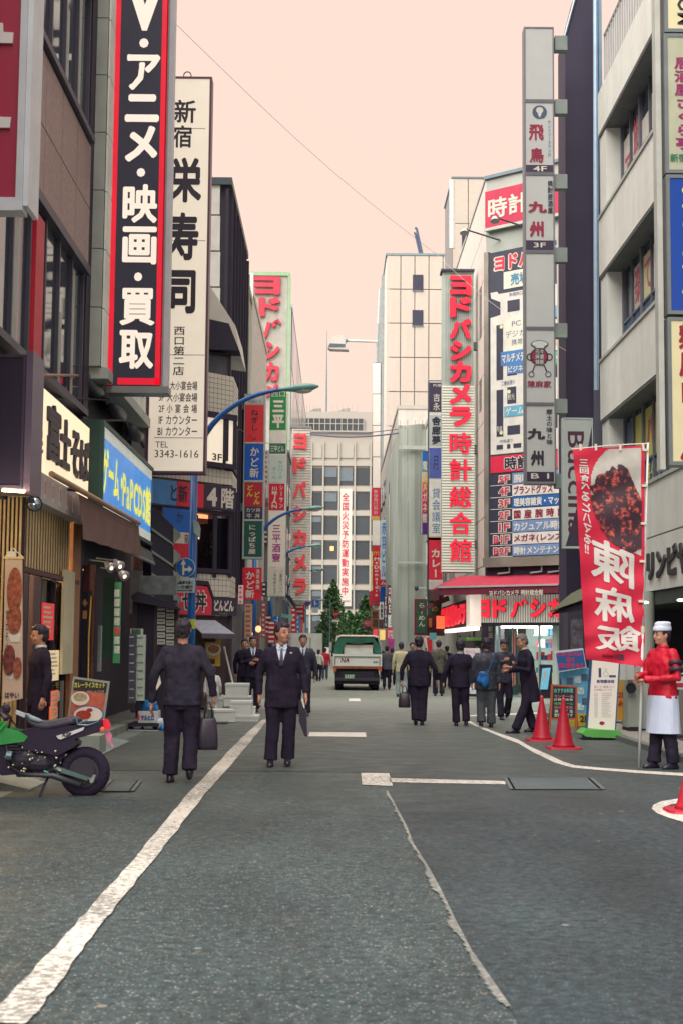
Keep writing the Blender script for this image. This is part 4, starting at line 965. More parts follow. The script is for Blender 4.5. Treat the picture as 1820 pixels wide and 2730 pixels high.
# olive awning of the alley restaurant
t = thing('olive_awning', 'olive canvas awning half hidden behind the red banner', 'awning', AT(1520, 1625, 27))
a, b_, c, d = AT(1466, 1632, 25.6), AT(1560, 1598, 25.6), AT(1560, 1565, 27.6), AT(1520, 1585, 27.6)
obj('fabric', MB().hexa([a, b_, c, d] + [q + Vector((0, 0, .02)) for q in (a, b_, c, d)]), mat((96, 96, 72), .8, nz=.2), t)
obj('valance', MB().hexa([a, b_, b_ + Vector((0, .03, 0)), a + Vector((0, .03, 0))][::1] + [q + Vector((0, 0, .012)) for q in (a, b_, b_ + Vector((0, .03, 0)), a + Vector((0, .03, 0)))]), mat((80, 78, 66), .8), t)
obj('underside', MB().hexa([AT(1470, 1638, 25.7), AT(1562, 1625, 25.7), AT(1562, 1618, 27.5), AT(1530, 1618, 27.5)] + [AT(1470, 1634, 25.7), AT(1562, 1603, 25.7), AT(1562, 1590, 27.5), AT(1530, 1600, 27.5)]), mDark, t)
t = thing('alley_stall', 'dark restaurant front with faded posters in the alley mouth', 'shop front', AT(1560, 1800, 29))
F29b = FC(29.3)
obj('wall', MB().pb(F29b, (1512, 1600, 1662, 1925), .0, -.6), mat((78, 68, 78), .7, nz=.2), t)
obj('menu_poster', MB().pb(F29b, (1520, 1650, 1552, 1760), .012, .001), mat((120, 106, 116), .5, nz=.6, sc=12), t)
obj('doorway', MB().pb(F29b, (1620, 1780, 1655, 1925), .01, .001), mDark, t)
# ================================================================== CAMERA STORE (oblique face)
bG = bld('camera_store', 'white camera store with the big floor guide board at the far side street corner', 6.5, 43)
OB = PL(4.49, 42.0, -40)
UO = lambda px, y=1400: OB.uz(px, y)[0]
ZO = lambda y, px=1313: OB.uz(px, y)[1]
top = ZO(478, 1300)
mW2 = mat((226, 212, 196), .5, nz=.04); mSt = mat((190, 186, 172), .4, nz=.1, sc=2)
ue = UO(1530)
cA, cB, cC = OB.w(0, 0), OB.w(ue + 1.2, 0), OB.w(0, 0)
obj('wall', MB().add([(4.6, 42.1, 0), tuple(OB.w(ue + 1.2, 0, -.1)), (12, 42, 0), (12, 52.5, 0), (4.6, 52.5, 0), (4.6, 42.1, top), tuple(OB.w(ue + 1.2, top, -.1)), (12, 42, top), (12, 52.5, top), (4.6, 52.5, top)],
    [(4, 3, 2, 1, 0), (5, 6, 7, 8, 9), (0, 1, 6, 5), (1, 2, 7, 6), (2, 3, 8, 7), (3, 4, 9, 8), (4, 0, 5, 9)]), mSt, bG) if False else None
obj('wall', MB().up(OB, [(0, 2.35), (ue + 1, 2.35), (ue + 1, top), (0, top)], -.02, -1.0), mSt, bG)
obj('coping', MB().up(OB, [(-.05, top), (ue + 1, top), (ue + 1, top + .1), (-.05, top + .1)], .06, -1.0), mat((120, 140, 146), .4), bG)
F45 = RF(4.5)
obj('side_wall', MB().box(4.54, 9, 42.3, 53, 2.35, top), mat((190, 180, 168), .6), bG)
facewall(F45, -52.9, -42.0, 2.4, top, 9, 9, mat((244, 224, 208), .45, nz=.03), bG, gap=.03, th=.03)
obj('narrow_window', MB().ub(F45, -44.0, -43.3, 11.0, 12.6, .035, .03).ub(F45, -44.0, -43.3, 8.7, 9.7, .035, .03), mGlass, bG)
obj('side_coping', MB().ub(F45, -53, -42.0, top, top + .1, .06, -.5), mat((200, 190, 180), .5), bG)
# red clock sign at the top
t = thing('clock_sign', 'red sign with two large white characters high on the camera store', 'sign', OB.w(UO(1400), ZO(600)))
zt, zb = ZO(515, 1300), ZO(612, 1300)
obj('face', MB().ub(OB, UO(1300), ue + .3, zb, zt, .15, .0), mat((214, 36, 76), .45), t)
obj('lower_trim', MB().ub(OB, UO(1299), ue + .3, zb - .09, zb - .002, .16, .0), mat((206, 200, 180), .5), t)
letters(t, OB, mWhite, [('h', '時', (UO(1308), zb + .25, UO(1360), zt - .25), dict(uz=True, bold=.025)), ('h', '計', (UO(1363), zb + .25, UO(1416), zt - .25), dict(uz=True, bold=.025)), ('h', '館', (UO(1422), zb + .25, UO(1490), zt - .25), dict(uz=True, bold=.025))], d=.155)
for i, (px, py, lb) in enumerate(((1282, 622, 'arm mounted flood lamp left of the red clock sign'), (1364, 608, 'flood lamp under the red clock sign near the grey column'))):
    p = OB.w(UO(px), ZO(py), .9); t = thing('wall_flood_lamp', lb, 'lamp', p)
    obj('head', MB().tube([p, p + Vector((0, -.05, -.14))], [.06, .14], 10), mat((200, 196, 184), .4), t); obj('arm', MB().tube([p, OB.w(UO(px + 50), ZO(py + 22), 0)], .025, 6), mFrame, t)
# the floor map board
t = thing('floor_map_board', 'large black and white street map and floor list board on the camera store', 'sign', OB.w(UO(1400), ZO(1490)))
zt, zb = ZO(677), ZO(1486); eu = UO(1500)
obj('board', MB().ub(OB, UO(1308), ue + .2, zb, zt, .12, .0), mat((60, 60, 76), .45), t)
obj('frame', MB().ub(OB, UO(1296), UO(1308), zb - .02, zt + .05, .14, -.02).ub(OB, UO(1296), ue + .2, zb - .3, zb - .02, .2, -.02), mat((170, 152, 136), .35, metal=.4, nz=.3, sc=1.2), t)
mWb = mat((244, 224, 208), .45)
wt = MB()
wt.up(OB, [(UO(1313), ZO(783)), (UO(1331), ZO(783)), (UO(1335), ZO(790)), (ue + .2, ZO(790)), (ue + .2, ZO(1214)), (UO(1313), ZO(1214)), (UO(1313), ZO(850)), (UO(1340), ZO(846)), (UO(1340), ZO(812)), (UO(1315), ZO(798))], .126, .121)
obj('map_white', wt, mWb, t)
rb_ = lambda p: (UO(p[0]), ZO(p[3]), UO(p[2]), ZO(p[1]))
def pt_(mb, p, d0, d1): r = rb_(p); return mb.ub(OB, r[0], r[2], r[1], r[3], d0, d1)
bt = MB()
for p in ((1329, 872, 1347, 1018), (1359, 812, 1392, 842), (1329, 1044, 1347, 1168), (1358, 1040, 1382, 1084), (1358, 1142, 1392, 1166), (1329, 1190, 1346, 1202), (1357, 1190, 1366, 1202), (1374, 1190, 1395, 1202), (1358, 980, 1384, 1010), (1440, 850, 1500, 880), (1455, 900, 1500, 940), (1440, 1000, 1500, 1030), (1460, 1100, 1500, 1160)): pt_(bt, p, .131, .127)
obj('map_block', bt, mat((62, 60, 76), .5), t)
bt = MB(); 
for p in ((1349, 735, 1420, 780), (1352, 858, 1440, 945)): pt_(bt, p, .1315, .127)
obj('cream_label', bt, mat((246, 228, 204), .5), t)
bt = MB()
for p in ((1341, 945, 1440, 982), (1359, 982, 1420, 1006)): pt_(bt, p, .137, .132)
obj('blue_label', bt, mat((80, 130, 184), .5), t)
bt = MB()
for p in ((1350, 1090, 1410, 1118), (1482, 845, 1500, 875), (1480, 690, 1500, 730)): pt_(bt, p, .137, .132)
obj('cyan_label', bt, mat((110, 176, 200), .5), t)
bt = MB(); pt_(bt, (1478, 960, 1495, 1000), .137, .132); obj('green_label', bt, mat((50, 160, 110), .5), t)
bt = MB(); pt_(bt, (1476, 900, 1495, 945), .137, .132); obj('orange_label', bt, mat((250, 190, 150), .5), t)
R4 = lambda p: dict(uz=True)
def L(c, p, **k): return ('h', c, rb_(p), dict(uz=True, **k))
letters(t, OB, mWb, [L('ヨドバシ', (1321, 684, 1462, 732), bold=.11)], d=.128, name='letter_outline')
letters(t, OB, mRed, [L('ヨドバシ', (1325, 688, 1458, 728), bold=.05)], d=.134)
letters(t, OB, mat((80, 150, 180), .5), [L('売場', (1368, 742, 1415, 774), bold=.03)], d=.134)
letters(t, OB, mat((80, 90, 130), .5), [L('PC', (1371, 868, 1395, 882)), L('デジカメ', (1354, 892, 1424, 910)), L('携帯', (1370, 916, 1400, 932)), L('二番街通り', (1342, 1022, 1378, 1034)), L('中央通り', (1338, 1176, 1372, 1186)), L('新宿西口', (1364, 792, 1400, 802))], d=.134)
letters(t, OB, mWb, [L('マルチメディア', (1344, 950, 1432, 976), bold=.03), L('ビジネス', (1361, 986, 1415, 1002), bold=.03), L('ゲーム', (1353, 1094, 1402, 1114), bold=.03), L('ムト', (1480, 965, 1494, 995), bold=.03), L('駐車', (1331, 1140, 1345, 1154)), L('観光', (1360, 1058, 1378, 1074))], d=.139)
bt = MB()
for px, py in ((1343, 878), (1363, 1052), (1342, 1158)): bt.disc(OB, UO(px), ZO(py), .06, .06, .14, .132, 12)
obj('lamp_dot', bt, mat((244, 232, 170), .5), t)
# floor list
ys = [1219, 1263, 1266, 1297, 1329, 1360, 1392, 1424, 1456, 1486]
hd_ = MB(); pt_(hd_, (1313, 1219, 1520, 1263), .134, .127); obj('header', hd_, mRed, t)
letters(t, OB, mWb, [L('時計', (1349, 1222, 1420, 1260), bold=.09)], d=.136, name='letter_outline')
letters(t, OB, mInk, [L('時計', (1351, 1224, 1418, 1258), bold=.03)], d=.142)
cols = [((128, 150, 190), mWb, '5F', '腕時計修理'), ((244, 226, 212), mDR, '4F', 'ブランドグッズ'), ((30, 100, 168), mWb, '3F', '理美容雑貨・マッサ'), ((244, 226, 212), mDR, '2F', '国 産 腕 時 計'), ((128, 150, 190), mWb, '1F', 'カジュアル時計'), ((244, 226, 212), mDR, 'B1F', 'メガネ(レンズ)'), ((128, 150, 190), mWb, 'B2F', '時計メンテナンス')]
for i, (cc, tm, fl, tx) in enumerate(cols):
    y0, y1 = ys[i + 2] + 1, ys[i + 3] - 1
    r_ = MB(); pt_(r_, (1371, y0, 1520, y1), .134, .127); rw = obj('floor_row', r_, mat(cc, .5), t)
    dv = MB(); pt_(dv, (1312, y1, 1371, y1 + 1.6), .134, .127); obj('row_line', dv, mWb, rw)
    letters(rw, OB, mWb, [L(fl, (1333 - (14 if fl[0] == 'B' else 0), y0 + 3, 1365, y1 - 2), bold=.09)], d=.130, name='letter_outline')
    letters(rw, OB, mat((224, 70, 90), .5), [L(fl, (1335 - (14 if fl[0] == 'B' else 0), y0 + 5, 1363, y1 - 4), bold=.03)], d=.138)
    letters(rw, OB, tm, [L(tx, (1375, y0 + 4, (1480 if i < 2 else 1512), y1 - 3), bold=.035)], d=.138)
# pale strip wall right of the column sign
obj('strip_wall', MB().pb(FC(33.0), (1489, 596, 1510, 1262), 0, -.3), mat((236, 218, 206), .5, nz=.08), bG)
# base zone: pipes, awning, fascia
obj('base_wall', MB().ub(OB, -.05, ue + 1, ZO(1545, 1300), ZO(1505, 1300), .02, -.6), mDark, bG)
pp_ = MB()
for px in (1362, 1448, 1495): pp_.tube([OB.w(UO(px), ZO(1500), .1), OB.w(UO(px), ZO(1528), .12), OB.w(UO(px - 30), ZO(1531), .12)], .03, 6)
obj('pipe', pp_, mat((160, 170, 160), .4), bG)
t = thing('red_shop_awning', 'deep red canvas awning with white lettering over the camera store entrance', 'awning', OB.w(UO(1400), ZO(1585)))
za, zb_, zc = ZO(1536, 1300), ZO(1569, 1300), ZO(1588, 1300)
p1, p2, p3, p4 = OB.w(UO(1225), za, 0.0), OB.w(ue, za, 0.0), OB.w(ue, zb_, .9), OB.w(UO(1215), zb_, .9)
obj('canopy', MB().hexa([p4, p3, p2, p1] + [q + Vector((0, 0, .02)) for q in (p4, p3, p2, p1)]), mat((190, 44, 68), .7, nz=.2, sc=4), t)
obj('edge_trim', MB().hexa([q + Vector((0, 0, dz)) for dz in (0.0, .05) for q in (p4, p3, p3 + OB.n * .03, p4 + OB.n * .03)][0:4] + [q + Vector((0, 0, .05)) for q in (p4, p3, p3 + OB.n * .03, p4 + OB.n * .03)]), mat((200, 180, 170), .5), t)
vz = ZO(1588, 1300)
obj('valance', MB().up(OB, [(UO(1215), vz), (ue, vz), (ue, zb_ - .003), (UO(1215), zb_ - .003)], .9, .88), mat((126, 40, 62), .8), t)
OB2 = PL(*(OB.w(0, 0, .9)).xy, -40)
letters(t, OB2, mWhite, [('h', 'ヨドバシカメラ 時計総合館', (1303, 1574, 1446, 1586), dict(bold=.03))], d=.005)
a_, b__ = OB.w(UO(1215), zb_, .9), Vector((3.6, 55.0, za)); c__ = Vector((4.5, 55, za + .5))
obj('side_canopy', MB().hexa([a_, p1, c__, b__] + [q + Vector((0, 0, .02)) for q in (a_, p1, c__, b__)]), mat((180, 52, 76), .7), t)
obj('side_valance', MB().hexa([a_ - Vector((0, 0, .35)), b__ - Vector((0, 0, .35)), b__ + Vector((.02, 0, -.35)), a_ + Vector((.02, 0, -.35)), a_, b__, b__ + Vector((.02, 0, 0)), a_ + Vector((.02, 0, 0))]), mat((110, 38, 56), .8), t)
# fluted fascia with neon letters
t = thing('neon_shop_sign', 'red neon letters on white fluted fascia over the camera store door', 'sign', OB.w(UO(1400), ZO(1660)))
OF = PL(*(OB.w(0, 0, .35)).xy, -40)
uf = lambda px: OF.uz(px, 1620)[0]; zf = lambda y: OF.uz(1300, y)[1]
f0, f1, g0, g1 = uf(1273), uf(1522), zf(1660), zf(1588)
obj('backing', MB().ub(OF, f0, f1, g0, g1, .0, -.3), mat((96, 108, 104), .6), t)
nfl = 38; me = None
for i in range(nfl):
    u = f0 + (i + .5) * (f1 - f0) / nfl
    if me is None:
        bx = MB().box(-.017, .017, -.05, 0, g0, g1); me = bpy.data.meshes.new('rib'); me.from_pydata([tuple(v) for v in bx.v], [], bx.f); me.materials.append(mat((250, 232, 214), .4, emit=.1))
    o = bpy.data.objects.new('rib', me); COL.objects.link(o); o.parent = t
    o.matrix_local = PINV[t.name] @ (Matrix.Translation(OF.w(u, 0, 0)) @ Matrix.Rotation(OF.ang, 4, 'Z'))
mNeonD = mat((150, 24, 56), .5); mNeon = mat((246, 40, 62), .4, emit=.45)
def neon(par, pl, items):
    letters(par, pl, mNeonD, [(k_, s_, b, dict(o, bold=o.get('bold', .05) + .02)) for k_, s_, b, o in items], d=.09, th=.04, name='letter_case')
    letters(par, pl, mNeon, items, d=.1345)
nl = []
for c, a, b_ in (('ヨ', 1275, 1311), ('ド', 1318, 1357), ('バ', 1364, 1412), ('シ', 1417, 1460), ('カ', 1465, 1506)):
    nl.append(('h', c, (uf(a), zf(1648), uf(b_), zf(1598)), dict(uz=True, bold=.055)))
neon(t, OF, nl)
obj('lower_beam', MB().ub(OF, f0 - .2, f1, zf(1668), g0 - .003, .02, -.4), mDark, t)
t = thing('neon_side_sign', 'row of red neon characters facing the street under the awning corner', 'sign', (3.95, 47, 2.6))
F39r = RF(3.95)
ur_ = lambda Y: -Y
sb = (ur_(52.5), 2.02, ur_(42.6), 2.85)
obj('backing', MB().ub(F39r, sb[0], sb[2], sb[1], sb[3], 0, -.3), mat((80, 34, 50), .5), t)
obj('light_strip', MB().ub(F39r, sb[0], sb[2] + .8, sb[1] - .1, sb[1] - .003, .08, -.3), mat((255, 240, 226), .4, emit=1.0), t)
obj('end_box', MB().ub(F39r, ur_(42.55), ur_(41.4), sb[1], sb[3] + .1, .02, -.3), mat((250, 226, 208), .4, emit=.3), t)
letters(t, F39r, mNeon, [('h', '時計総合館カメラ', (sb[0] + .2, sb[1] + .08, sb[2] - .2, sb[3] - .06), dict(uz=True, bold=.06))], d=.02, th=.05)
# entrance: glass front, tubes, goods
t = thing('store_lobby', 'bright glazed camera store entrance with tube lights and goods behind', 'shop front', OB.w(UO(1395, 1800), .02))
ue2 = UO(1522, 1750)
ot = lambda px: OB.uz(px, 1760)[0]
obj('back_wall', MB().ub(OB, -.3, ue2 + .5, .02, 2.3, -2.6, -2.7), mat((196, 206, 192), .6, nz=.2, emit=.2), t)
obj('ceiling', MB().ub(OB, -.3, ue2 + .5, 2.12, 2.2, .0, -2.6), mat((90, 92, 96), .6), t)
obj('floor', MB().ub(OB, -.3, ue2 + .5, .0, .03, .05, -2.6), mat((150, 146, 140), .4), t)
obj('tube_light', MB().tube([OB.w(ot(1325), 2.02, -.1), OB.w(ot(1398), 2.02, -.1)], .035, 8).tube([OB.w(ot(1402), 2.02, -.1), OB.w(ot(1473), 2.02, -.1)], .035, 8), mat((255, 244, 232), .4, emit=2.5), t)
dp = MB()
for px in (1320, 1330, 1436): dp.ub(OB, ot(px) - .02, ot(px) + .02, .03, 2.1, .02, -.06)
obj('door_frame', dp, mat((190, 200, 190), .4), t)
obj('wall_pier', MB().ub(OB, -.2, ot(1318), .03, 2.12, .0, -.5), mat((66, 52, 66), .6, nz=.2), t)
obj('pier', MB().ub(OB, ot(1474), ot(1486), .03, 2.1, .05, -.3), mat((206, 214, 200), .5), t)
obj('pink_rail', MB().tube([OB.w(ot(1364), .3, -.02), OB.w(ot(1364), 2.0, -.02)], .02, 6).tube([OB.w(ot(1370), .35, -.02), OB.w(ot(1370), 1.9, -.02)], .02, 6), mat((232, 140, 130), .5), t)
letters(t, OB, mWhite, [('v', '歓迎', (1300, 1668, 1314, 1702), {})], d=.01)
obj('green_door', MB().ub(OB, ot(1338), ot(1362), .05, 2.05, -.3, -.34), mat((52, 92, 86), .3), t)
random.seed(21); gc = [(226, 220, 206), (210, 60, 70), (70, 120, 170), (236, 210, 110), (90, 150, 120), (250, 230, 214), (60, 60, 80)]
for r0 in range(5):
    u = ot(1372)
    sf = thing('goods_shelf', ['lowest', 'second', 'third', 'fourth', 'top'][r0] + ' shelf of boxed goods inside the camera store', 'shelf', OB.w(ot(1400), .35 + r0 * .36, -1.2))
    obj('board', MB().ub(OB, ot(1372), ue2, .33 + r0 * .36, .35 + r0 * .36, -1.0, -1.5), mSteel, sf)
    for i in range(13):
        w_ = random.uniform(.08, .2)
        if u + w_ > ue2: break
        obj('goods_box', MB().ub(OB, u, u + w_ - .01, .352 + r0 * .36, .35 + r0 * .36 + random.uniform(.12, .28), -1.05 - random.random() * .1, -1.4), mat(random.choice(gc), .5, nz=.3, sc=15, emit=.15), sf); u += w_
# kiosk window on the street side under the side neon
t = thing('street_stall', 'dark stall front with small lit signs below the side neon characters', 'shop front', (4.3, 47, .02))
obj('wall', MB().ub(F45, -52.5, -42.3, .02, 2.35, .0, -.2), mat((64, 54, 68), .6, nz=.3), t)
random.seed(4)
for i in range(12):
    y = 42.8 + i * .75; z = random.uniform(.6, 1.9); obj('small_sign', MB().ub(F45, -y - .5, -y, z, z + random.uniform(.1, .35), .06, .002), mat(random.choice([(214, 220, 206), (150, 190, 130), (90, 70, 80), (226, 226, 214), (196, 60, 70)]), .5, nz=.3, sc=9), t)
obj('green_canopy', MB().ub(F45, -46, -43.2, 1.62, 1.72, .5, .0), mat((150, 196, 96), .5), t)
t = thing('sale_placard', 'pale pink sale placard standing in front of the street stalls', 'sign', AT(1250, 1765, 41)); P_ = FC(41.0)
obj('board', MB().pb(P_, (1236, 1728, 1278, 1758), 0, -.03), mat((240, 214, 214), .5, nz=.1), t); obj('leg', MB().pb(P_, (1254, 1758, 1258, 1852), 0, -.03), mFrame, t)
letters(t, P_, mat((210, 90, 110), .5), [('h', 'セール', (1240, 1733, 1268, 1744), {})])
t = thing('goods_crate', 'white crate of goods on the ground by the street stalls', 'crate', AT(1262, 1850, 40)); P_ = FC(39.5)
obj('crate_body', MB().pb(P_, (1248, 1838, 1274, 1850), 0, -.3), mat((226, 214, 214), .5), t); obj('goods', MB().pp(P_, [(1252, 1838), (1256, 1826), (1262, 1812), (1266, 1830), (1270, 1838)], -.05, -.2), mat((236, 220, 216), .5), t); obj('wheel_base', MB().pb(P_, (1250, 1850, 1272, 1857), -.02, -.28), mDark, t)
t = thing('glowing_drink_poster', 'blue and white lit poster on a dark stand by the store door', 'poster', AT(1458, 1840, 36)); P_ = FC(36)
obj('stand', MB().pb(P_, (1440, 1772, 1470, 1862), -.0, -.3), mDark, t); obj('poster', MB().pp(P_, [(1444, 1782), (1466, 1780), (1458, 1838), (1438, 1838)], .02, .001), mat((120, 190, 216), .4, nz=.3, sc=4, emit=.3), t)
obj('white_swirl', MB().pp(P_, [(1446, 1790), (1456, 1786), (1450, 1812), (1442, 1834), (1447, 1812)], .03, .021), mWhite, t)
# green hanging plastic at the entrance right
t = thing('green_streamer', 'bright green hanging streamer at the right of the store entrance', 'decoration', OB.w(ot(1495), 1.0, .1))
obj('streamer', MB().pb(PL(*(OB.w(0, 0, .15)).xy, -40), (1488, 1672, 1506, 1730), .0, -.04), mat((60, 160, 90), .5, nz=.5, sc=8), t)
# ================================================================== TALL SIGNS ON THE RIGHT, MIDDLE DISTANCE
def ribs(t, pl, b, n, m, d=.05, frac=.5, name='rib', vertical=False):
    u0, z0, u1, z1 = pl.rect(b); me = None
    for i in range(n):
        if me is None:
            if vertical: w = (u1 - u0) / n; bx = MB().box(-w * frac / 2, w * frac / 2, -d, 0, z0, z1)
            else: h = (z1 - z0) / n; bx = MB().box(u0, u1, -d, 0, -h * frac / 2, h * frac / 2)
            me = bpy.data.meshes.new(name); me.from_pydata([tuple(v) for v in bx.v], [], bx.f); me.materials.append(m)
        o = bpy.data.objects.new(name, me); COL.objects.link(o); o.parent = t
        q = pl.w(u0 + (i + .5) * w, 0, 0) if vertical else pl.w(0, z0 + (i + .5) * h, 0)
        o.matrix_local = PINV[t.name] @ (Matrix.Translation(q) @ Matrix.Rotation(pl.ang, 4, 'Z'))
F44 = FC(44.5)
t = thing('neon_tower_sign', 'tall white ribbed sign with red neon characters on the right side of the street', 'sign', F44.w(*F44.uz(1218, 1525)))
mBk = mat((196, 200, 184), .5, nz=.06)
obj('casing', MB().pb(F44, (1178, 722, 1261, 1526), -.0, -.5), mBk, t)
obj('cap', MB().pb(F44, (1174, 719, 1263, 724), .12, -.55), mFrame, t)
ribs(t, F44, (1176, 1028, 1263, 1526), 68, mat((250, 234, 214), .4, nz=.02, emit=.15), d=.07, frac=.55)
ribs(t, F44, (1182, 735, 1258, 1028), 14, mat((216, 208, 192), .5), d=.03, frac=.5, vertical=True)
ch = 'ヨドバシカメラ時計総合館'
yy = [(737, 790), (794, 848), (852, 905), (910, 962), (965, 1021), (1025, 1080), (1086, 1138), (1155, 1212), (1224, 1283), (1297, 1354), (1366, 1426), (1438, 1499)]
neon(t, F44, [('h', c, (1196, a, 1255, b_), dict(bold=.012 if i > 6 else .05)) for i, (c, (a, b_)) in enumerate(zip(ch, yy))])
obj('bracket', MB().pb(F44, (1262, 910, 1288, 930), -.1, -.35).pb(F44, (1262, 1185, 1286, 1208), -.1, -.35).pb(F44, (1262, 1440, 1286, 1462), -.1, -.35), mat((130, 124, 122), .5), t)
F55s = FC(55.0)
t = signbox('tenant_sign_stack', 'stacked tenant signs with black grey blue and white panels left of the red neon tower', F55s, (1140, 1014, 1182, 1605), .4, mWb, mFrame, .03)
def sp(t, pl, b, c, nm='panel_face', **k): return obj(nm, MB().pb(pl, b, .012, .002), mat(c, .45, **k), t)
sp(t, F55s, (1143, 1020, 1176, 1098), (60, 52, 74)); sp(t, F55s, (1143, 1107, 1176, 1188), (190, 188, 182)); sp(t, F55s, (1143, 1194, 1176, 1275), (84, 96, 168)); sp(t, F55s, (1143, 1283, 1176, 1430), (240, 224, 206)); sp(t, F55s, (1140, 1433, 1178, 1545), (236, 42, 66)); sp(t, F55s, (1140, 1432, 1178, 1440), (240, 190, 110))
sp(t, F55s, (1140, 1549, 1176, 1571), (206, 206, 194))
letters(t, F55s, mWhite, [('h', 'PUB', (1154, 1024, 1174, 1031), {}), ('v', '吉永', (1152, 1048, 1173, 1096), {}), ('v', 'カレー', (1146, 1462, 1174, 1542), dict(bold=.04))], d=.016)
letters(t, F55s, mInk, [('v', '舎廊夢', (1149, 1110, 1174, 1186), dict(bold=.04)), ('v', '月', (1152, 1210, 1170, 1255), {})], d=.016)
letters(t, F55s, mat((60, 120, 176), .5), [('v', '貸会議室', (1149, 1300, 1174, 1424), {})], d=.016)
F56 = FC(56.5)
t = signbox('rainbow_sign', 'narrow rainbow coloured sign beside the grey sheeted building', F56, (1121, 1202, 1140, 1424), .2, mWb, mFrame, .01)
for i, c in enumerate(((30, 110, 190), (50, 160, 180), (240, 200, 90), (240, 110, 70), (230, 50, 70), (220, 40, 70), (150, 40, 110), (96, 44, 130))):
    obj('colour_band', MB().pb(F56, (1124, 1203 + i * 27.5, 1139, 1203 + (i + 1) * 27.5), .008, .002), mat(c, .5), t)
letters(t, F56, mWhite, [('v', '電気メガネ館', (1125, 1228, 1138, 1395), dict(bold=.03))], d=.012)
F52 = FC(52.0)
t = thing('ramen_sign', 'dark green sign with white characters below the grey sheeted building', 'sign', F52.w(*F52.uz(1120, 1690)))
obj('border', MB().pb(F52, (1104, 1597, 1137, 1694), -.0, -.2), mat((140, 34, 56), .5), t); obj('face', MB().pb(F52, (1109, 1601, 1136, 1688), .02, .001), mat((38, 92, 68), .5), t)
letters(t, F52, mWhite, [('v', 'らーめん', (1113, 1606, 1133, 1672), dict(bold=.01))], d=.026)
t = thing('ramen_sign', 'green sign with yellow green characters under the red curry sign', 'sign', F52.w(*F52.uz(1160, 1640)))
obj('face', MB().pb(F52, (1139, 1572, 1176, 1646), -.0, -.2), mat((44, 84, 70), .5), t); letters(t, F52, mat((190, 214, 90), .5), [('v', 'らーめ', (1148, 1575, 1168, 1632), dict(bold=.02))])
t = thing('brown_awning', 'brown sloping awning left of the red neon side sign', 'awning', AT(1150, 1610, 49))
obj('fabric', MB().pp(FC(49), [(1120, 1622), (1192, 1588), (1196, 1602), (1122, 1630)], .3, -.6), mat((116, 66, 66), .7, nz=.2), t)
t = thing('lit_food_stall', 'small red and orange lit stall front under the brown awning', 'stall', AT(1155, 1700, 50))
obj('front', MB().pb(FC(50), (1138, 1640, 1184, 1695), 0, -.5), mat((96, 40, 50), .5, nz=.4), t); obj('lit_panel', MB().pb(FC(50), (1162, 1642, 1184, 1676), .03, .002), mat((255, 110, 70), .5, nz=.4, sc=8, emit=.6), t)
obj('menu_strip', MB().pb(FC(50), (1142, 1648, 1150, 1672), .03, .002), mat((220, 150, 80), .5), t)
t = thing('teal_placard', 'small teal placard on a pole above the crowd', 'sign', AT(1153, 1760, 46)); obj('board', MB().pb(FC(46), (1144, 1687, 1162, 1705), 0, -.04), mat((110, 190, 190), .5), t); obj('pole', MB().pb(FC(46), (1152, 1705, 1154, 1850), 0, -.04), mSteel, t)
t = thing('red_flag', 'red and white cloth flag hanging behind the crowd on the right', 'flag', AT(1140, 1740, 47)); obj('cloth', MB().pp(FC(47), [(1136, 1700), (1150, 1698), (1152, 1745), (1140, 1740)], 0, -.03), mat((230, 44, 66), .7), t); obj('white_edge', MB().pp(FC(47), [(1128, 1702), (1136, 1700), (1140, 1740), (1134, 1722)], 0, -.03), mWhite, t)
# ---- long side walls of the right row
def row(name, label, x0, x1, y0, y1, h, c, extra=None, nzb=3, nyb=4, side=1, win=True):
    t = thing(name, label, 'building', ((x0 + x1) / 2, y0, 0))
    obj('wall', MB().box(x0, x1, y0, y1, 0, h), mat(c, .6, nz=.08, streak=.1), t)
    obj('parapet', MB().box(x0 - .06, x1 + .06, y0 - .06, y1 + .06, h, h + .25), mat(tuple(v * .9 for v in c), .6), t)
    if win:
        pl = RF(x0 - .002) if side > 0 else LF(x1 + .002); a = -y1 if side > 0 else y0
        for i in range(nyb):
            for j in range(nzb):
                L_ = (y1 - y0) / nyb; u = a + i * L_ + L_ * .2; z = 4 + j * (h - 4.5) / nzb
                w_ = obj('window', MB().ub(pl, u, u + L_ * .6, z, z + (h - 4.5) / nzb * .55, .04, .003), mGlass, t)
                obj('frame', MB().ub(pl, u - .05, u + L_ * .6 + .05, z - .08, z - .003, .1, .0), mGrey, w_)
    return t
row('brick_shop_block', 'low pale building behind the stacked tenant signs on the right', 4.6, 12, 53, 72, 12.5, (206, 190, 176))
t = thing('sheeted_building', 'grey building wrapped in scaffold sheeting on the right side of the street', 'building', (6, 74, 0))
mSh = mat((168, 164, 150), .8, nz=.12, sc=.5, streak=.25, bump=.3, bsc=2)
F74 = FC(74.0)
nb = 26; sh_ = MB(); x0, x1 = F74.uz(1059, 1400)[0], 9.0; zt = F74.uz(1100, 1133)[1]
rows_ = 14
def shp(i, j):
    x = x0 + (x1 - x0) * i / nb; z = .1 + (zt - .1) * j / rows_
    return (x, 74 - .12 * mnoise.noise(Vector((x * 1.2, z * .35, 1))) - .05 * math.sin(x * 5), z + (.15 * mnoise.noise(Vector((x, 0, 5))) if j == rows_ else 0))
for i in range(nb):
    for j in range(rows_): sh_.quad(shp(i, j), shp(i + 1, j), shp(i + 1, j + 1), shp(i, j + 1))
obj('sheeting', sh_, mSh, t, smooth=True)
obj('side_sheeting', MB().box(x0 + .02, 9, 74.2, 92, .1, zt - .1), mSh, t)
sb_ = MB()
for px in (1066, 1085, 1105, 1125): sb_.pb(F74, (px, 1120, px + 1, 1140), .0, -.1)
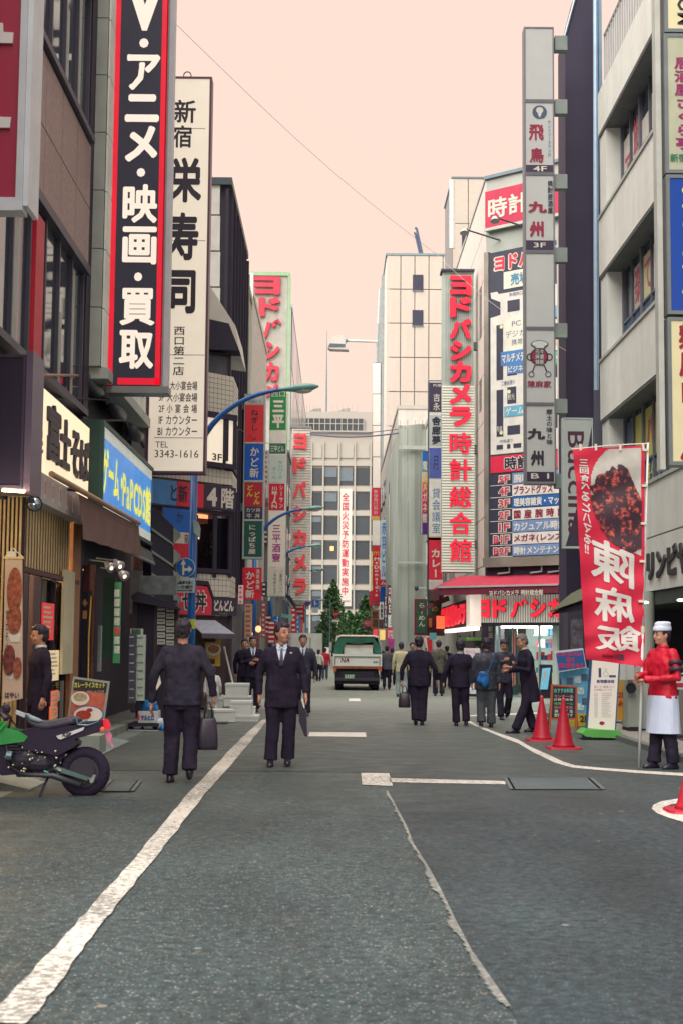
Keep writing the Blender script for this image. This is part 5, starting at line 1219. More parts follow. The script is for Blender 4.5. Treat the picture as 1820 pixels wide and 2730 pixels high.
for i in range(6): sb_.pb(F74, (1084 + .4 * i, 1145 + i * 95, 1085.5 + .4 * i, 1235 + i * 95), .28, .24)
obj('scaffold_pole', sb_, mat((120, 120, 116), .5), t)
obj('sheet_band', MB().pb(F74, (1062, 1190, 1142, 1200), .3, .2).pb(F74, (1060, 1498, 1142, 1503), .3, .22), mat((188, 182, 166), .8), t)
sl = thing('spot_lamp', 'spot lamp on an arm in front of the grey sheeting', 'lamp', AT(1110, 1567, 60)); p = AT(1109, 1568, 60)
obj('head', MB().ball(p, .09, .12, .12, 10, 6), mFrame, sl); obj('arm', MB().tube([p, AT(1134, 1568, 60)], .02, 6), mSteel, sl)
# ---- tall plain tower with two windows
bH = bld('plain_panel_tower', 'tall pale panel clad building with two small dark windows on its side', 10, 130)
F130 = FC(130.0)
u0, z0, u1, z1 = F130.rect((1027, 682, 1330, 1760))
mP = mat((228, 202, 184), .5, nz=.03, streak=.05)
obj('wall', MB().ub(F130, u0 + .02, u1, .1, z1 - .05, -.1, -18), mGrout, bH)
facewall(F130, u0, u0 + (u1 - u0), z1 - 3.22 * 11, z1, 8 + 0, 11, mP, bH, gap=.08, th=.05)
obj('coping', MB().ub(F130, u0 - .1, u1, z1, z1 + .2, .1, -18), mat((150, 160, 160), .5), bH)
for b_ in ((1099, 733, 1127, 775), (1098, 827, 1127, 869)):
    w_ = obj('window', MB().pb(F130, b_, .09, .055), mat((70, 68, 84), .4), bH); obj('frame', MB().pb(F130, (b_[0] - 1, b_[3], b_[2] + 1, b_[3] + 2), .14, .055), mGrey, w_)
F130s = RF(F130.w(u0, 0).x - .01)
obj('street_face', MB().ub(F130s, -148, -130.0, .1, z1 - .3, .0, -.3), mat((238, 216, 198), .5), bH)
for i in range(3): obj('fin', MB().ub(F130s, -146 + i * 5, -145.4 + i * 5, 10, z1 - .5, .3, .0), mat((170, 166, 160), .5), bH)
t = thing('roof_mast', 'pair of thin bent masts on the roof of the plain tower', 'mast', F130.w(*F130.uz(1128, 682)))
obj('mast', MB().tube([F130.w(*F130.uz(1133, 684), -2), F130.w(*F130.uz(1113, 594), -2), F130.w(*F130.uz(1109, 590), -2)], .12, 6).tube([F130.w(*F130.uz(1127, 684), -2), F130.w(*F130.uz(1109, 606), -2), F130.w(*F130.uz(1106, 604), -2)], .12, 6), mat((90, 100, 124), .5), t)
bI = bld('rear_stair_tower', 'taller pale stair tower standing behind the camera store', 14, 120)
F110 = FC(112.0)
u0, z0, u1, z1 = F110.rect((1205, 477, 1330, 1000))
obj('wall', MB().ub(F110, u0, u1, .1, z1, -.1, -8), mGrout, bI)
facewall(F110, u0, u1, z1 - 26, z1, 3, 7, mat((220, 196, 178), .55, nz=.04), bI, gap=.06, th=.06)
obj('coping', MB().ub(F110, u0 - .1, u1, z1, z1 + .15, .1, -8), mat((120, 130, 134), .5), bI)
obj('window', MB().pb(F110, (1230, 610, 1250, 660), .1, .055), mat((66, 60, 80), .4), bI)
t = thing('roof_pipes', 'two white ventilation pipes rising beside the stair tower', 'pipe', F110.w(*F110.uz(1192, 680), 1))
obj('pipe', MB().tube([F110.w(*F110.uz(1191, 690), 3), F110.w(*F110.uz(1191, 520), 3)], .1, 6), mat((190, 190, 184), .5), t)
obj('pipe', MB().tube([F110.w(*F110.uz(1196, 690), 3), F110.w(*F110.uz(1196, 512), 3)], .22, 8), mat((246, 226, 210), .5), t)
# ---- right-hand signs near the far end
F105 = FC(105.0)
t = thing('white_sign_column', 'tall narrow blank white sign column on the right near the far end', 'sign', F105.w(*F105.uz(1003, 1600)))
for a, b_ in ((968, 1049), (1051, 1133), (1135, 1217), (1219, 1300)): obj('panel', MB().pb(F105, (993, a, 1013, b_), .0, -.4), mat((250, 226, 208), .4, nz=.02, emit=.1), t)
obj('frame', MB().pb(F105, (992, 966, 1015, 1386), -.1, -.5), mat((110, 116, 124), .5), t)
obj('red_panel', MB().pb(F105, (990, 1301, 1012, 1376), .0, -.2), mRed, t); obj('orange_foot', MB().pb(F105, (990, 1376, 1011, 1386), .0, -.2), mat((250, 180, 100), .5), t)
letters(t, F105, mWhite, [('v', '新宿西口駅前', (995, 1305, 1007, 1372), {})], d=.01)
F98 = FC(98.0)
t = signbox('burger_sign', 'red vertical burger restaurant sign with yellow arches near the far end', F98, (993, 1455, 1011, 1600), .3, mat((220, 24, 52), .45, nz=.03), mat((200, 60, 70), .5), .02)
letters(t, F98, mWhite, [('h', "McDonald's", (997, 1486, 1009, 1590), dict(rot=True, bold=.03))]) if False else letters(t, F98, mWhite, [('v', "McDonald's", (996, 1485, 1010, 1592), dict(bold=.02))])
mb = MB(); cu, cz = F98.uz(1002, 1474); q = 98 / 3792
for s in (-1, 1): mb.pring(F98, 1002 + s * 3.2, 1474, 2.0, 3.6, .01, 0, 180, 10).pb(F98, (1002 + s * 3.2 - 3.6, 1474, 1002 + s * 3.2 - 2.2, 1480), .01, .005).pb(F98, (1002 + s * 3.2 + 2.2, 1474, 1002 + s * 3.2 + 3.6, 1480), .01, .005)
obj('arches', mb, mat((250, 200, 70), .5), t)
obj('white_panel', MB().pb(F98, (992, 1387, 1012, 1453), -.0, -.3), mat((248, 226, 210), .5), t); obj('yellow_edge', MB().pb(F98, (988, 1470, 992, 1575), .0, -.2), mat((246, 216, 120), .5), t)
SG = [((1014, 1386, 1030, 1545), 92, (196, 196, 190), '赤羽ビル', (60, 120, 190), 'grey sign with blue vertical characters right of the burger sign'),
      ((1036, 1318, 1056, 1455), 86, (244, 224, 208), 'ステーキ', (190, 40, 60), 'white steak house sign with red characters by the sheeted building'),
      ((1036, 1288, 1056, 1316), 86, (70, 44, 70), '■', (220, 40, 60), 'black cap sign with a red square above the steak house sign'),
      ((1036, 1457, 1042, 1482), 86, (246, 210, 80), '', None, 'tiny yellow sign under the steak house sign'),
      ((1034, 1484, 1040, 1560), 88, (130, 30, 60), '', None, 'narrow maroon sign strip under the yellow one'),
      ((1044, 1458, 1056, 1535), 84, (150, 196, 150), '', None, 'pale green sign strip beside the grey sheeting'),
      ((1046, 1536, 1056, 1620), 82, (30, 140, 96), 'アコムビル', (240, 230, 210), 'green sign with white characters beside the grey sheeting'),
      ((1011, 1520, 1030, 1563), 94, (220, 40, 64), 'アコム', (244, 226, 210), 'red and white loan sign below the grey sign'),
      ((1012, 1564, 1028, 1604), 95, (24, 88, 170), '', None, 'blue square sign below the loan sign'),
      ((1011, 1606, 1022, 1650), 90, (226, 216, 206), '会議室', (60, 50, 60), 'small white sign with dark characters below the blue square'),
      ((1022, 1588, 1032, 1674), 86, (56, 44, 66), 'TENSHIN', (240, 226, 210), 'black sign with white letters beside the small white sign'),
      ((1032, 1560, 1044, 1638), 83, (120, 36, 60), 'ロNE', (240, 226, 210), 'maroon sign with a white ring beside the black sign'),
      ((1034, 1640, 1050, 1672), 82, (244, 230, 212), '124', (150, 160, 150), 'pale sign with grey digits under the maroon sign'),
      ((1051, 1606, 1058, 1690), 80, (60, 180, 170), '', None, 'teal sign strip at the left edge of the grey sheeting'),
      ((983, 1576, 1012, 1616), 100, (214, 70, 80), '', None, 'dull red notice board behind the burger sign'),
      ((988, 1625, 1010, 1676), 97, (160, 106, 64), '居酒', (70, 44, 50), 'brown timber pub sign under the burger sign'),
      ((970, 1652, 988, 1672), 110, (196, 30, 60), '(O)', (240, 200, 200), 'small dark red sign in front of the right tree'),
      ((994, 1678, 1006, 1698), 90, (250, 70, 80), '', None, 'bright red lantern shaped sign above the truck'),
      ((1010, 1652, 1021, 1676), 88, (90, 60, 66), '', None, 'small dark menu sign under the white one'),
      ((1012, 1679, 1026, 1706), 84, (250, 210, 120), '', None, 'glowing yellow sign above the crowd'),
      ((1030, 1674, 1050, 1712), 80, (236, 60, 76), '四', (240, 190, 190), 'round edged red and pink sign above the crowd'),
      ((1134, 1300, 1139, 1330), 58, (244, 226, 210), '', None, 'thin pale strip sign below the rainbow sign')]
for b_, Y, c, tx, tc, lb in SG:
    P_ = FC(Y); t = thing('shop_sign', lb, 'sign', P_.w(*P_.uz((b_[0] + b_[2]) / 2, b_[3])))
    obj('board', MB().pb(P_, b_, 0, -.25), mat(c, .45, nz=.06, emit=.25 if 'glow' in lb or 'bright' in lb else 0), t)
    if tx: letters(t, P_, mat(tc, .5), [('v', tx, (b_[0] + 2, b_[1] + 3, b_[2] - 2, b_[3] - 3), dict(bold=.03))], d=.01)
row('white_side_building', 'white street side building carrying the burger sign near the far end', 4.1, 10, 93, 128, 17, (236, 214, 198), nyb=6, nzb=4)
t = thing('shop_banner', 'purple and pink cloth banner at the kerb beyond the truck', 'banner', AT(1048, 1740, 70)); obj('cloth', MB().pp(FC(70), [(1032, 1700), (1050, 1704), (1048, 1752), (1040, 1745)], 0, -.03), mat((190, 60, 140), .6, nz=.3), t)
# ---- wall lantern on a long arm over the street
t = thing('arm_street_lantern', 'pale lantern on a long arm reaching over the street near the far end', 'street lamp', F105.w(*F105.uz(1003, 950)))
obj('hood', MB().pp(F105, [(874, 920), (888, 900), (905, 895), (922, 902), (919, 922), (876, 926)], .5, -.5), mat((226, 206, 192), .5), t)
obj('louvre', MB().pp(F105, [(879, 919), (920, 921), (918, 929), (876, 929)], .52, -.4), mat((96, 100, 112), .5), t); obj('diffuser', MB().pp(F105, [(874, 929), (921, 929), (929, 936), (880, 934)], .5, -.4), mat((206, 190, 178), .4), t)
obj('arm', MB().tube([F105.w(*F105.uz(921, 908), 0), F105.w(*F105.uz(1003, 911), 0)], .1, 6), mat((222, 206, 194), .5), t); obj('joint', MB().pp(F105, [(921, 905), (928, 908), (922, 915)], .2, -.2), mat((84, 170, 180), .5), t)
obj('stay', MB().tube([F105.w(*F105.uz(1004, 966), -.1), F105.w(*F105.uz(1008, 860), -.4), F105.w(*F105.uz(1018, 720), -6)], .1, 6), mat((170, 170, 166), .5), t)
# ================================================================== END OF THE STREET
bJ = bld('end_office_building', 'wide office building with rows of windows closing the far end of the street', 0, 198)
F195 = FC(198.0)
u0, z0, u1, z1 = F195.rect((700, 1096, 1110, 1722))
mE = mat((196, 178, 164), .6, nz=.04); mE2 = mat((196, 180, 164), .6, nz=.04); mEg = mat((78, 80, 84), .5, nz=.25, sc=.15)
obj('wall', MB().ub(F195, u0, u1, 0, F195.uz(900, 1146)[1], -.4, -15), mE, bJ)
obj('upper_wall', MB().pb(F195, (790, 1096, 992, 1146), -.4, -12), mE, bJ)
ft = MB().pb(F195, (808, 1115, 968, 1148), -.2, -.39)
obj('strip_window', ft, mEg, bJ)
for i in range(12): obj('mullion', MB().pb(F195, (807 + i * 14.6, 1115, 809 + i * 14.6, 1148), -.1, -.2), mE, bJ)
obj('transom', MB().pb(F195, (808, 1128, 968, 1130), -.12, -.199).pb(F195, (790, 1148, 992, 1151), .1, -.39), mE2, bJ)
cols_ = [(788, 826), (830, 858), (862, 900), (904, 942), (945, 984), (988, 1020), (700, 740), (744, 784)]
rws = [(1184, 1220, 1), (1247, 1292, 0), (1313, 1357, 0), (1378, 1423, 0), (1444, 1489, 0), (1510, 1555, 0), (1576, 1622, 0), (1642, 1690, 0)]
me_c = {}
for (y0, y1, k_) in rws:
    for (x0, x1) in cols_:
        w_ = obj('window', MB().pb(F195, (x0, y0, x1, y1), -.25, -.39), mE2 if k_ else mEg, bJ)
        if (x0 * 7 + y0) % 3 == 0 and not k_: obj('blind', MB().pb(F195, (x0 + 2, y0, x1 - 2, y0 + (y1 - y0) * (.3 + (x0 % 5) * .12)), -.2, -.249), mat((122, 126, 130), .6), w_)
for (x0, x1) in cols_: obj('column', MB().pb(F195, (x1, 1178, x1 + 4, 1722), .0, -.39), mE2, bJ)
for y in (1228, 1296, 1361, 1427, 1493, 1559, 1626): obj('spandrel', MB().pb(F195, (700, y, 1030, y + 13), -.1, -.39), mE, bJ)
obj('lit_window', MB().pb(F195, (880, 1456, 890, 1468), -.2, -.249), mat((255, 150, 90), .5, emit=1.5), bJ)
for (x0, x1) in ((806, 853), (884, 955)):
    t = thing('roof_plant', ('left' if x0 < 850 else 'right') + ' grey roof plant with railings on the end office building', 'roof equipment', F195.w(*F195.uz((x0 + x1) / 2, 1096), -4))
    obj('screen', MB().pp(F195, [(x0, 1096), (x0 + 3, 1086), (x1, 1086), (x1, 1096)], -3.5, -8), mat((172, 164, 158), .6), t)
    rr = MB(); 
    for i in range(6): rr.pb(F195, (x0 + 2 + i * (x1 - x0 - 4) / 5, 1068, x0 + 2.8 + i * (x1 - x0 - 4) / 5, 1087), -3.5, -3.7)
    obj('railing', rr, mat((150, 146, 144), .5), t); obj('unit', MB().pp(F195, [(x0 + 16, 1086), (x0 + 30, 1078), (x0 + 50, 1076), (x0 + 50, 1086)], -3.8, -6), mat((190, 178, 168), .6), t)
t = thing('roof_antenna', 'thin antenna mast on the end office building', 'antenna', F195.w(*F195.uz(869, 1096), -3)); obj('mast', MB().tube([F195.w(*F195.uz(869, 1098), -3), F195.w(*F195.uz(870, 1040), -3), F195.w(*F195.uz(871, 870), -3)], [.15, .13, .03], 6), mat((120, 136, 140), .5), t)
F190 = FC(190.0)
t = thing('fire_prevention_banner', 'long white vertical banner with red characters hung on the end office building', 'banner', F190.w(*F190.uz(921, 1620)))
obj('cloth', MB().pb(F190, (906, 1303, 937, 1616), 0, -.05), mat((248, 222, 206), .6, nz=.02), t)
letters(t, F190, mat((226, 50, 80), .5), [('v', '全国火災予防運動実施中', (910, 1313, 930, 1588), dict(bold=.015))], d=.02)
obj('footer', MB().pb(F190, (912, 1600, 932, 1604), .03, .01), mat((190, 180, 176), .5), t)
# ---- trees at the end
def leaf_mesh(n, rad, prof, s, seed):
    random.seed(seed); mb = MB()
    cl = [(random.uniform(0, 1), random.uniform(0, 6.283), random.random() ** .5) for _ in range(64)]
    for i in range(n):
        c = random.choice(cl); h = min(1, max(0, c[0] + random.gauss(0, .05))); a = c[1] + random.gauss(0, .35); rr = prof(h) * rad * min(1.1, c[2] + random.gauss(0, .14))
        p = Vector((math.cos(a) * rr, math.sin(a) * rr, h)); yield p, s * random.uniform(.6, 1.3)
def tree(name, label, px, Y, ytop, w, seed, group, col=(78, 108, 66), zb=1.2, prof=None):
    P_ = FC(Y); x, zt = P_.uz(px, ytop); t = thing(name, label, 'tree', (x, Y, 0), 0, group)
    tr = MB().tube([(x, Y, 0), (x + .05, Y, zt * .35), (x, Y, zt * .92)], [.22, .15, .03], 8)
    random.seed(seed)
    for i in range(9):
        h = zt * (.25 + .07 * i); a = random.uniform(0, 6.28); l = w * (1 - h / zt) * .8; tr.tube([(x, Y, h), (x + math.cos(a) * l, Y + math.sin(a) * l, h + l * .5)], [.06, .02], 5)
    obj('trunk', tr, mat((92, 76, 66), .8), t)
    prof = prof or (lambda h: (1 - h) ** .7 * (.55 + .45 * min(1, h * 6)))
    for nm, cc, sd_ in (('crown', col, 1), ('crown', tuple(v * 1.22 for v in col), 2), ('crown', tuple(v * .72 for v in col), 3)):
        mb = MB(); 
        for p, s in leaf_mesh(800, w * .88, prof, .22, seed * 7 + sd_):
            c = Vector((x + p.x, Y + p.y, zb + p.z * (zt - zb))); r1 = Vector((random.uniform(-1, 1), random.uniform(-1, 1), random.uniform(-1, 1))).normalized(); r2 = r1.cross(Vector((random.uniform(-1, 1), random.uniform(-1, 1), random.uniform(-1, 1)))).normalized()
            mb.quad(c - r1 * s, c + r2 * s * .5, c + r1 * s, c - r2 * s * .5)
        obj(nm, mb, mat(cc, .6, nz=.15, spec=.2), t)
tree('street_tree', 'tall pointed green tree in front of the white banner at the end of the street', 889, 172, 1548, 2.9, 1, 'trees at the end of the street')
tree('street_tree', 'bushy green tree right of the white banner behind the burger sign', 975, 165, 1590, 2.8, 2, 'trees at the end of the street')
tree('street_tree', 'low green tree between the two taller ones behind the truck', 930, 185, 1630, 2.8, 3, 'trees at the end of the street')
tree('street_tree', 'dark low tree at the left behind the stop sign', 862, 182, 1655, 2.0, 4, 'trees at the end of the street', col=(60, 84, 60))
# ---- stop sign and far signs on the left end
P_ = FC(120.0)
t = thing('stop_sign', 'red triangular stop sign with a white plate in front of the trees', 'road sign', P_.w(P_.uz(895, 1640)[0], 0))
obj('plate', MB().pp(P_, [(885, 1630), (906, 1630), (896, 1653)], .0, -.05), mat((176, 36, 60), .5), t); obj('sub_plate', MB().pb(P_, (885, 1652, 905, 1658), .0, -.05), mWhite, t); obj('pole', MB().tube([P_.w(P_.uz(880, 1640)[0], 0, -.1), P_.w(*P_.uz(880, 1600), -.1)], .06, 6), mSteel, t)
letters(t, P_, mWhite, [('h', '止まれ', (889, 1634, 902, 1640), {})], d=.01)
P_ = FC(100.0)
t = thing('blue_direction_sign', 'square blue direction sign with a white arrow at the far left end', 'road sign', P_.w(P_.uz(841, 1620)[0], 0))
obj('plate', MB().pb(P_, (832, 1600, 850, 1618), .0, -.05), mat((30, 100, 180), .5), t); obj('arrow', MB().pb(P_, (838, 1604, 840.5, 1615), .02, .001).pp(P_, [(836, 1606), (839, 1601), (843, 1606)], .02, .001).pb(P_, (839, 1609, 846, 1611), .0199, .001), mWhite, t)
obj('sub_plate', MB().pb(P_, (831, 1620, 848, 1634), .0, -.05), mat((206, 200, 190), .5), t); obj('pole', MB().tube([P_.w(P_.uz(815, 1640)[0], 0, -.1), P_.w(*P_.uz(815, 1606), -.1)], .06, 6).tube([P_.w(*P_.uz(815, 1606), -.1), P_.w(*P_.uz(850, 1606), -.1)], .05, 6), mat((90, 160, 170), .5), t)
t = thing('round_road_sign', 'round red and blue no parking sign at the far left end', 'road sign', P_.w(*P_.uz(820, 1608))); cu, cz = P_.uz(820, 1608); obj('ring', MB().disc(P_, cu, cz, .22, .22, .02, -.04), mat((200, 40, 70), .5), t); obj('disc', MB().disc(P_, cu, cz, .16, .16, .03, .021), mat((40, 76, 150), .5), t)
# ================================================================== LEFT, MIDDLE DISTANCE
t = row('yellow_grey_building', 'narrow cream grey building between the dark glass block and the white ribbed wall', -9, -3.25, 46, 53, 14.3, (190, 178, 146), side=-1, win=False)
F46 = FC(45.9)
obj('pier', MB().pb(F46, (627, 732, 642, 1560), .05, -.1), mat((222, 204, 164), .5), t); obj('dark_bay', MB().pb(F46, (643, 750, 656, 1560), .02, -.0), mDark, t); obj('pier', MB().pb(F46, (652, 732, 661, 1560), .06, -.0), mat((176, 168, 134), .5), t)
for y in (830, 930, 1030): obj('sill', MB().pb(F46, (643, y, 656, y + 6), .08, .021), mat((200, 186, 146), .5), t)
t = row('white_ribbed_building', 'white building with ribbed metal side wall left of the green framed sign', -9, -3.3, 53.2, 66, 15.0, (240, 218, 200), side=-1, win=False)
P_ = LF(-3.3); me = None
rb2 = MB()
for i in range(64): rb2.ub(P_, 53.3 + i * .2, 53.37 + i * .2, 3.2, 14.9, .03, .001)
obj('corrugation', rb2, mat((236, 216, 200), .5), t, kind='stuff')
F66 = FC(53.1)
obj('front_strip', MB().pb(F66, (662, 728, 674, 1060), .06, -.0), mat((226, 220, 214), .4), t)
row('dim_shop_building', 'low dim shop building below the blue sign stack on the left', -9, -3.0, 66.2, 78, 8, (150, 136, 130), side=-1, nyb=4, nzb=2)
F80 = FC(79.0)
t = thing('green_framed_sign', 'huge white ribbed sign with red characters in a pale green frame on the left', 'sign', F80.w(*F80.uz(730, 1150)))
obj('casing', MB().pb(F80, (655, 728, 771, 1200), -.0, -1.2), mat((226, 214, 198), .5), t)
obj('frame', MB().pb(F80, (655, 726, 772, 736), .14, -1.25).pb(F80, (765, 736, 772, 1200), .14, -.1), mat((170, 196, 150), .5), t)
ribs(t, F80, (660, 738, 764, 1200), 34, mat((240, 222, 204), .5), d=.06, frac=.45, vertical=True)
letters(t, F80, mat((222, 64, 84), .5), [('h', 'ヨ', (672, 739, 748, 788), dict(bold=.055)), ('h', 'ド', (690, 795, 748, 846), dict(bold=.055)), ('h', 'バ', (698, 852, 750, 905), dict(bold=.055)), ('h', 'シ', (702, 912, 746, 960), dict(bold=.055)), ('h', 'カ', (702, 967, 744, 1018), dict(bold=.055)), ('h', 'メ', (706, 1024, 744, 1060), dict(bold=.05))], d=.07, th=.15)
t = row('silver_glass_building', 'tall silvery reflective building beyond the green framed sign', -9, -3.0, 92, 140, 23.5, (214, 206, 200), side=-1, win=False)
P_ = LF(-2.99)
for i in range(12):
    for j in range(5): obj('glass_panel', MB().ub(P_, 92.3 + i * 4, 96.1 + i * 4, 4.0 + j * 3.9, 7.7 + j * 3.9, .05, .0), mat((110, 116, 130) if (i * 3 + j * 5 + i * j) % 4 < 2 else (226, 214, 206), .15, nz=.3, sc=.4, metal=.3), t)
row('far_left_building', 'pale building at the far left end of the street', -9, -3.6, 141, 180, 14, (226, 206, 190), side=-1, nyb=6, nzb=3)
t = row('grey_backdrop_building', 'dark grey building filling the gap behind the left signs', -9, -2.9, 79.5, 91.5, 13, (120, 112, 114), side=-1, nyb=3, nzb=3)
F85 = FC(85.0)
t = thing('white_camera_shop_sign', 'white ribbed vertical sign with raised red characters on the left', 'sign', F85.w(*F85.uz(801, 1600)))
obj('casing', MB().pb(F85, (776, 1140, 828, 1603), .0, -.6), mat((232, 216, 198), .5), t); obj('cap', MB().pb(F85, (774, 1137, 830, 1141), .1, -.65), mSteel, t)
ribs(t, F85, (777, 1142, 829, 1602), 64, mat((250, 230, 212), .5), d=.04, frac=.5)
letters(t, F85, mat((246, 76, 84), .45, emit=.1), [('h', c, (782, a, 817, b_), dict(bold=.05)) for c, a, b_ in (('ヨ', 1158, 1199), ('ド', 1221, 1262), ('バ', 1284, 1327), ('シ', 1349, 1390), ('カ', 1413, 1456), ('メ', 1478, 1522), ('ラ', 1543, 1584))], d=.05, th=.12)
# sign stack 1
F45s = FC(44.0)
t = signbox('tenant_sign_column', 'tall column of red blue and green tenant signs above the blue lamp posts', F45s, (649, 1050, 704, 1490), .35, mat((206, 200, 190), .5), mat((176, 176, 170), .4), .03)
for b_, c in (((653, 1080, 703, 1179), (246, 56, 62)), ((652, 1184, 702, 1280), (16, 96, 186)), ((652, 1287, 700, 1350), (196, 40, 56)), ((652, 1351, 700, 1384), (58, 56, 78)), ((651, 1390, 699, 1484), (28, 88, 74))): sp(t, F45s, b_, c, nz=.04)
sp(t, F45s, (655, 1054, 702, 1077), (214, 206, 196))
dv = MB()
for y in (1181, 1283, 1387): dv.pb(F45s, (651, y - 2, 703, y + 1.5), .025, .001)
obj('divider', dv, mat((206, 200, 190), .5), t)
letters(t, F45s, mWhite, [('v', 'かど新', (665, 1190, 692, 1275), dict(bold=.02)), ('h', 'カツ丼', (657, 1354, 695, 1366), dict(bold=.01)), ('h', '牛 丼', (658, 1369, 694, 1382), dict(bold=.01)), ('v', 'にっぱち屋', (662, 1398, 684, 1478), dict(bold=.02))], d=.016)
letters(t, F45s, mInk, [('v', 'ねぎし', (668, 1090, 690, 1150), dict(bold=.02)), ('h', '3F', (672, 1167, 684, 1175), {}), ('h', '内田ビル', (662, 1066, 698, 1075), {})], d=.016)
letters(t, F45s, mat((246, 186, 70), .5), [('v', 'どん', (657, 1292, 676, 1325), dict(bold=.05)), ('v', 'どん', (676, 1310, 694, 1346), dict(bold=.05))], d=.016)
obj('bracket', MB().pb(F45s, (632, 1340, 650, 1362), -.1, -.3).pb(F45s, (630, 1075, 650, 1090), -.1, -.3), mGrey, t)
t = thing('red_cloth_banner', 'red cloth banner with white brush characters under the tenant sign column', 'banner', F45s.w(*F45s.uz(673, 1598)))
obj('cloth', MB().pb(F45s, (647, 1513, 698, 1599), .0, -.03), mat((236, 34, 60), .6), t); obj('hanger', MB().pb(F45s, (657, 1490, 660, 1513), -.0, -.03).pb(F45s, (690, 1490, 693, 1513), -.0, -.03), mSteel, t)
letters(t, F45s, mWhite, [('v', 'かど新', (654, 1522, 680, 1596), dict(bold=.03)), ('v', '浅草串焼', (682, 1517, 693, 1572), dict(bold=.02))], d=.006)
F50 = FC(48.0)
t = thing('rotated_latin_sign', 'white and black vertical sign with large latin letters turned sideways on the left', 'sign', F50.w(*F50.uz(638, 1540)))
obj('white_board', MB().pb(F50, (622, 1160, 652, 1391), -.0, -.2), mWb, t); obj('black_board', MB().pb(F50, (622, 1392, 652, 1535), -.0, -.2), mat((58, 48, 70), .5), t); obj('arrow_cap', MB().pb(F50, (638, 1132, 652, 1149), -.0, -.2), mat((58, 48, 70), .5), t)
letters(t, F50, mInk, [('h', 'Map Camera', (627, 1168, 650, 1386), dict(rot=True, bold=.03))]); letters(t, F50, mWb, [('h', 'CHT', (627, 1402, 645, 1498), dict(rot=True, bold=.09)), ('h', 'PPIN', (624, 1504, 646, 1515), {}), ('h', 'A', (642, 1135, 649, 1146), {})])
F60 = FC(62.0)
t = signbox('green_white_sign_stack', 'stack of green white and red signs beside the white camera shop sign', F60, (716, 1050, 764, 1590), .35, mWb, mat((190, 186, 176), .4), .02)
for b_, c in (((720, 1040, 763, 1146), (34, 140, 74)), ((719, 1182, 762, 1209), (32, 110, 84)), ((718, 1213, 762, 1286), (206, 206, 194)), ((717, 1289, 759, 1360), (214, 30, 56)), ((716, 1364, 758, 1512), (250, 226, 206)), ((715, 1516, 756, 1588), (228, 210, 190))): sp(t, F60, b_, c, nz=.03)
letters(t, F60, mWhite, [('v', '三平', (725, 1063, 759, 1142), dict(bold=.05)), ('h', '西口', (724, 1043, 760, 1058), {}), ('h', '三平ビル', (722, 1188, 758, 1205), dict(bold=.02)), ('v', 'シーサン', (744, 1292, 756, 1356), dict(bold=.02)), ('v', '川崎JAN', (724, 1296, 740, 1356), dict(bold=.02))], d=.016)
letters(t, F60, mat((30, 140, 80), .5), [('v', 'サンパーク', (740, 1228, 755, 1278), {}), ('v', 'ホール', (724, 1244, 738, 1278), {})], d=.016)
letters(t, F60, mat((180, 50, 140), .5), [('v', '三平酒寮', (724, 1396, 750, 1500), dict(bold=.02))], d=.016); letters(t, F60, mInk, [('v', 'ご宴会コンパ', (744, 1520, 754, 1582), {}), ('v', 'ご予約承ります', (728, 1522, 738, 1584), {})], d=.016)
LS = [((703, 1200, 716, 1290), 66, (214, 206, 196), 'pale strip sign between the two sign stacks on the left'), ((704, 1300, 708, 1362), 66, (230, 50, 60), 'thin red strip sign between the two sign stacks'), ((702, 1400, 716, 1450), 66, (90, 80, 84), 'small dark sign between the two sign stacks'),
      ((698, 1552, 712, 1590), 60, (64, 58, 70), 'black sign with a yellow ring left of the second blue pole'), ((712, 1590, 724, 1600), 60, (60, 130, 90), 'low green fascia left of the second blue pole'), ((697, 1606, 709, 1700), 50, (196, 90, 100), 'pink upright sign left of the second blue pole'),
      ((700, 1640, 725, 1690), 58, (60, 52, 66), 'black shop sign with white marks behind the walking men'), ((714, 1655, 735, 1716), 54, (200, 34, 56), 'dark red shop board behind the head of the central man'), ((783, 1612, 812, 1660), 88, (230, 44, 66), 'red banner under the white camera shop sign'),
      ((776, 1620, 790, 1700), 80, (210, 40, 56), 'red shop strip under the dark arch on the left'), ((790, 1640, 800, 1690), 84, (70, 130, 180), 'blue and white shop strip near the far left end'), ((800, 1650, 808, 1700), 86, (240, 120, 110), 'pale red shop strip near the far left end'),
      ((653, 1610, 672, 1700), 40, (206, 170, 130), 'cream lit shop wall panel behind the first blue pole'), ((636, 1560, 648, 1610), 38, (226, 190, 180), 'pale pink round ended sign beside the tile clad building')]
for b_, Y, c, lb in LS:
    P_ = FC(Y); t = thing('shop_sign', lb, 'sign', P_.w(*P_.uz((b_[0] + b_[2]) / 2, b_[3]))); obj('board', MB().pb(P_, b_, 0, -.2), mat(c, .5, nz=.2, sc=5), t)
    mk = MB(); random.seed(int(b_[0])); n_ = max(2, int((b_[3] - b_[1]) / 12))
    for i in range(n_): y = b_[1] + (i + .3) * (b_[3] - b_[1]) / n_; mk.pb(P_, (b_[0] + 2.5, y, b_[2] - random.uniform(2.5, 5), y + 5), .012, .001)
    obj('print', mk, mWhite if sum(c) < 420 else mat((200, 70, 80), .5), t)
t = thing('curved_arch_canopy', 'dark curved canopy under the white camera shop sign', 'canopy', AT(780, 1610, 75)); obj('canopy', MB().pp(FC(75), [(762, 1583), (775, 1590), (788, 1612), (790, 1630), (770, 1600), (760, 1590)], .8, -.8), mDark, t)
t = thing('small_shop', 'dim grey shop fronts behind the blue lamp posts on the left', 'shop front', (-3.2, 46, 0)); obj('wall', MB().box(-3.6, -3.22, 46.1, 78, 0, 3.4), mat((112, 100, 104), .6, nz=.4, sc=.7), t)
random.seed(8)
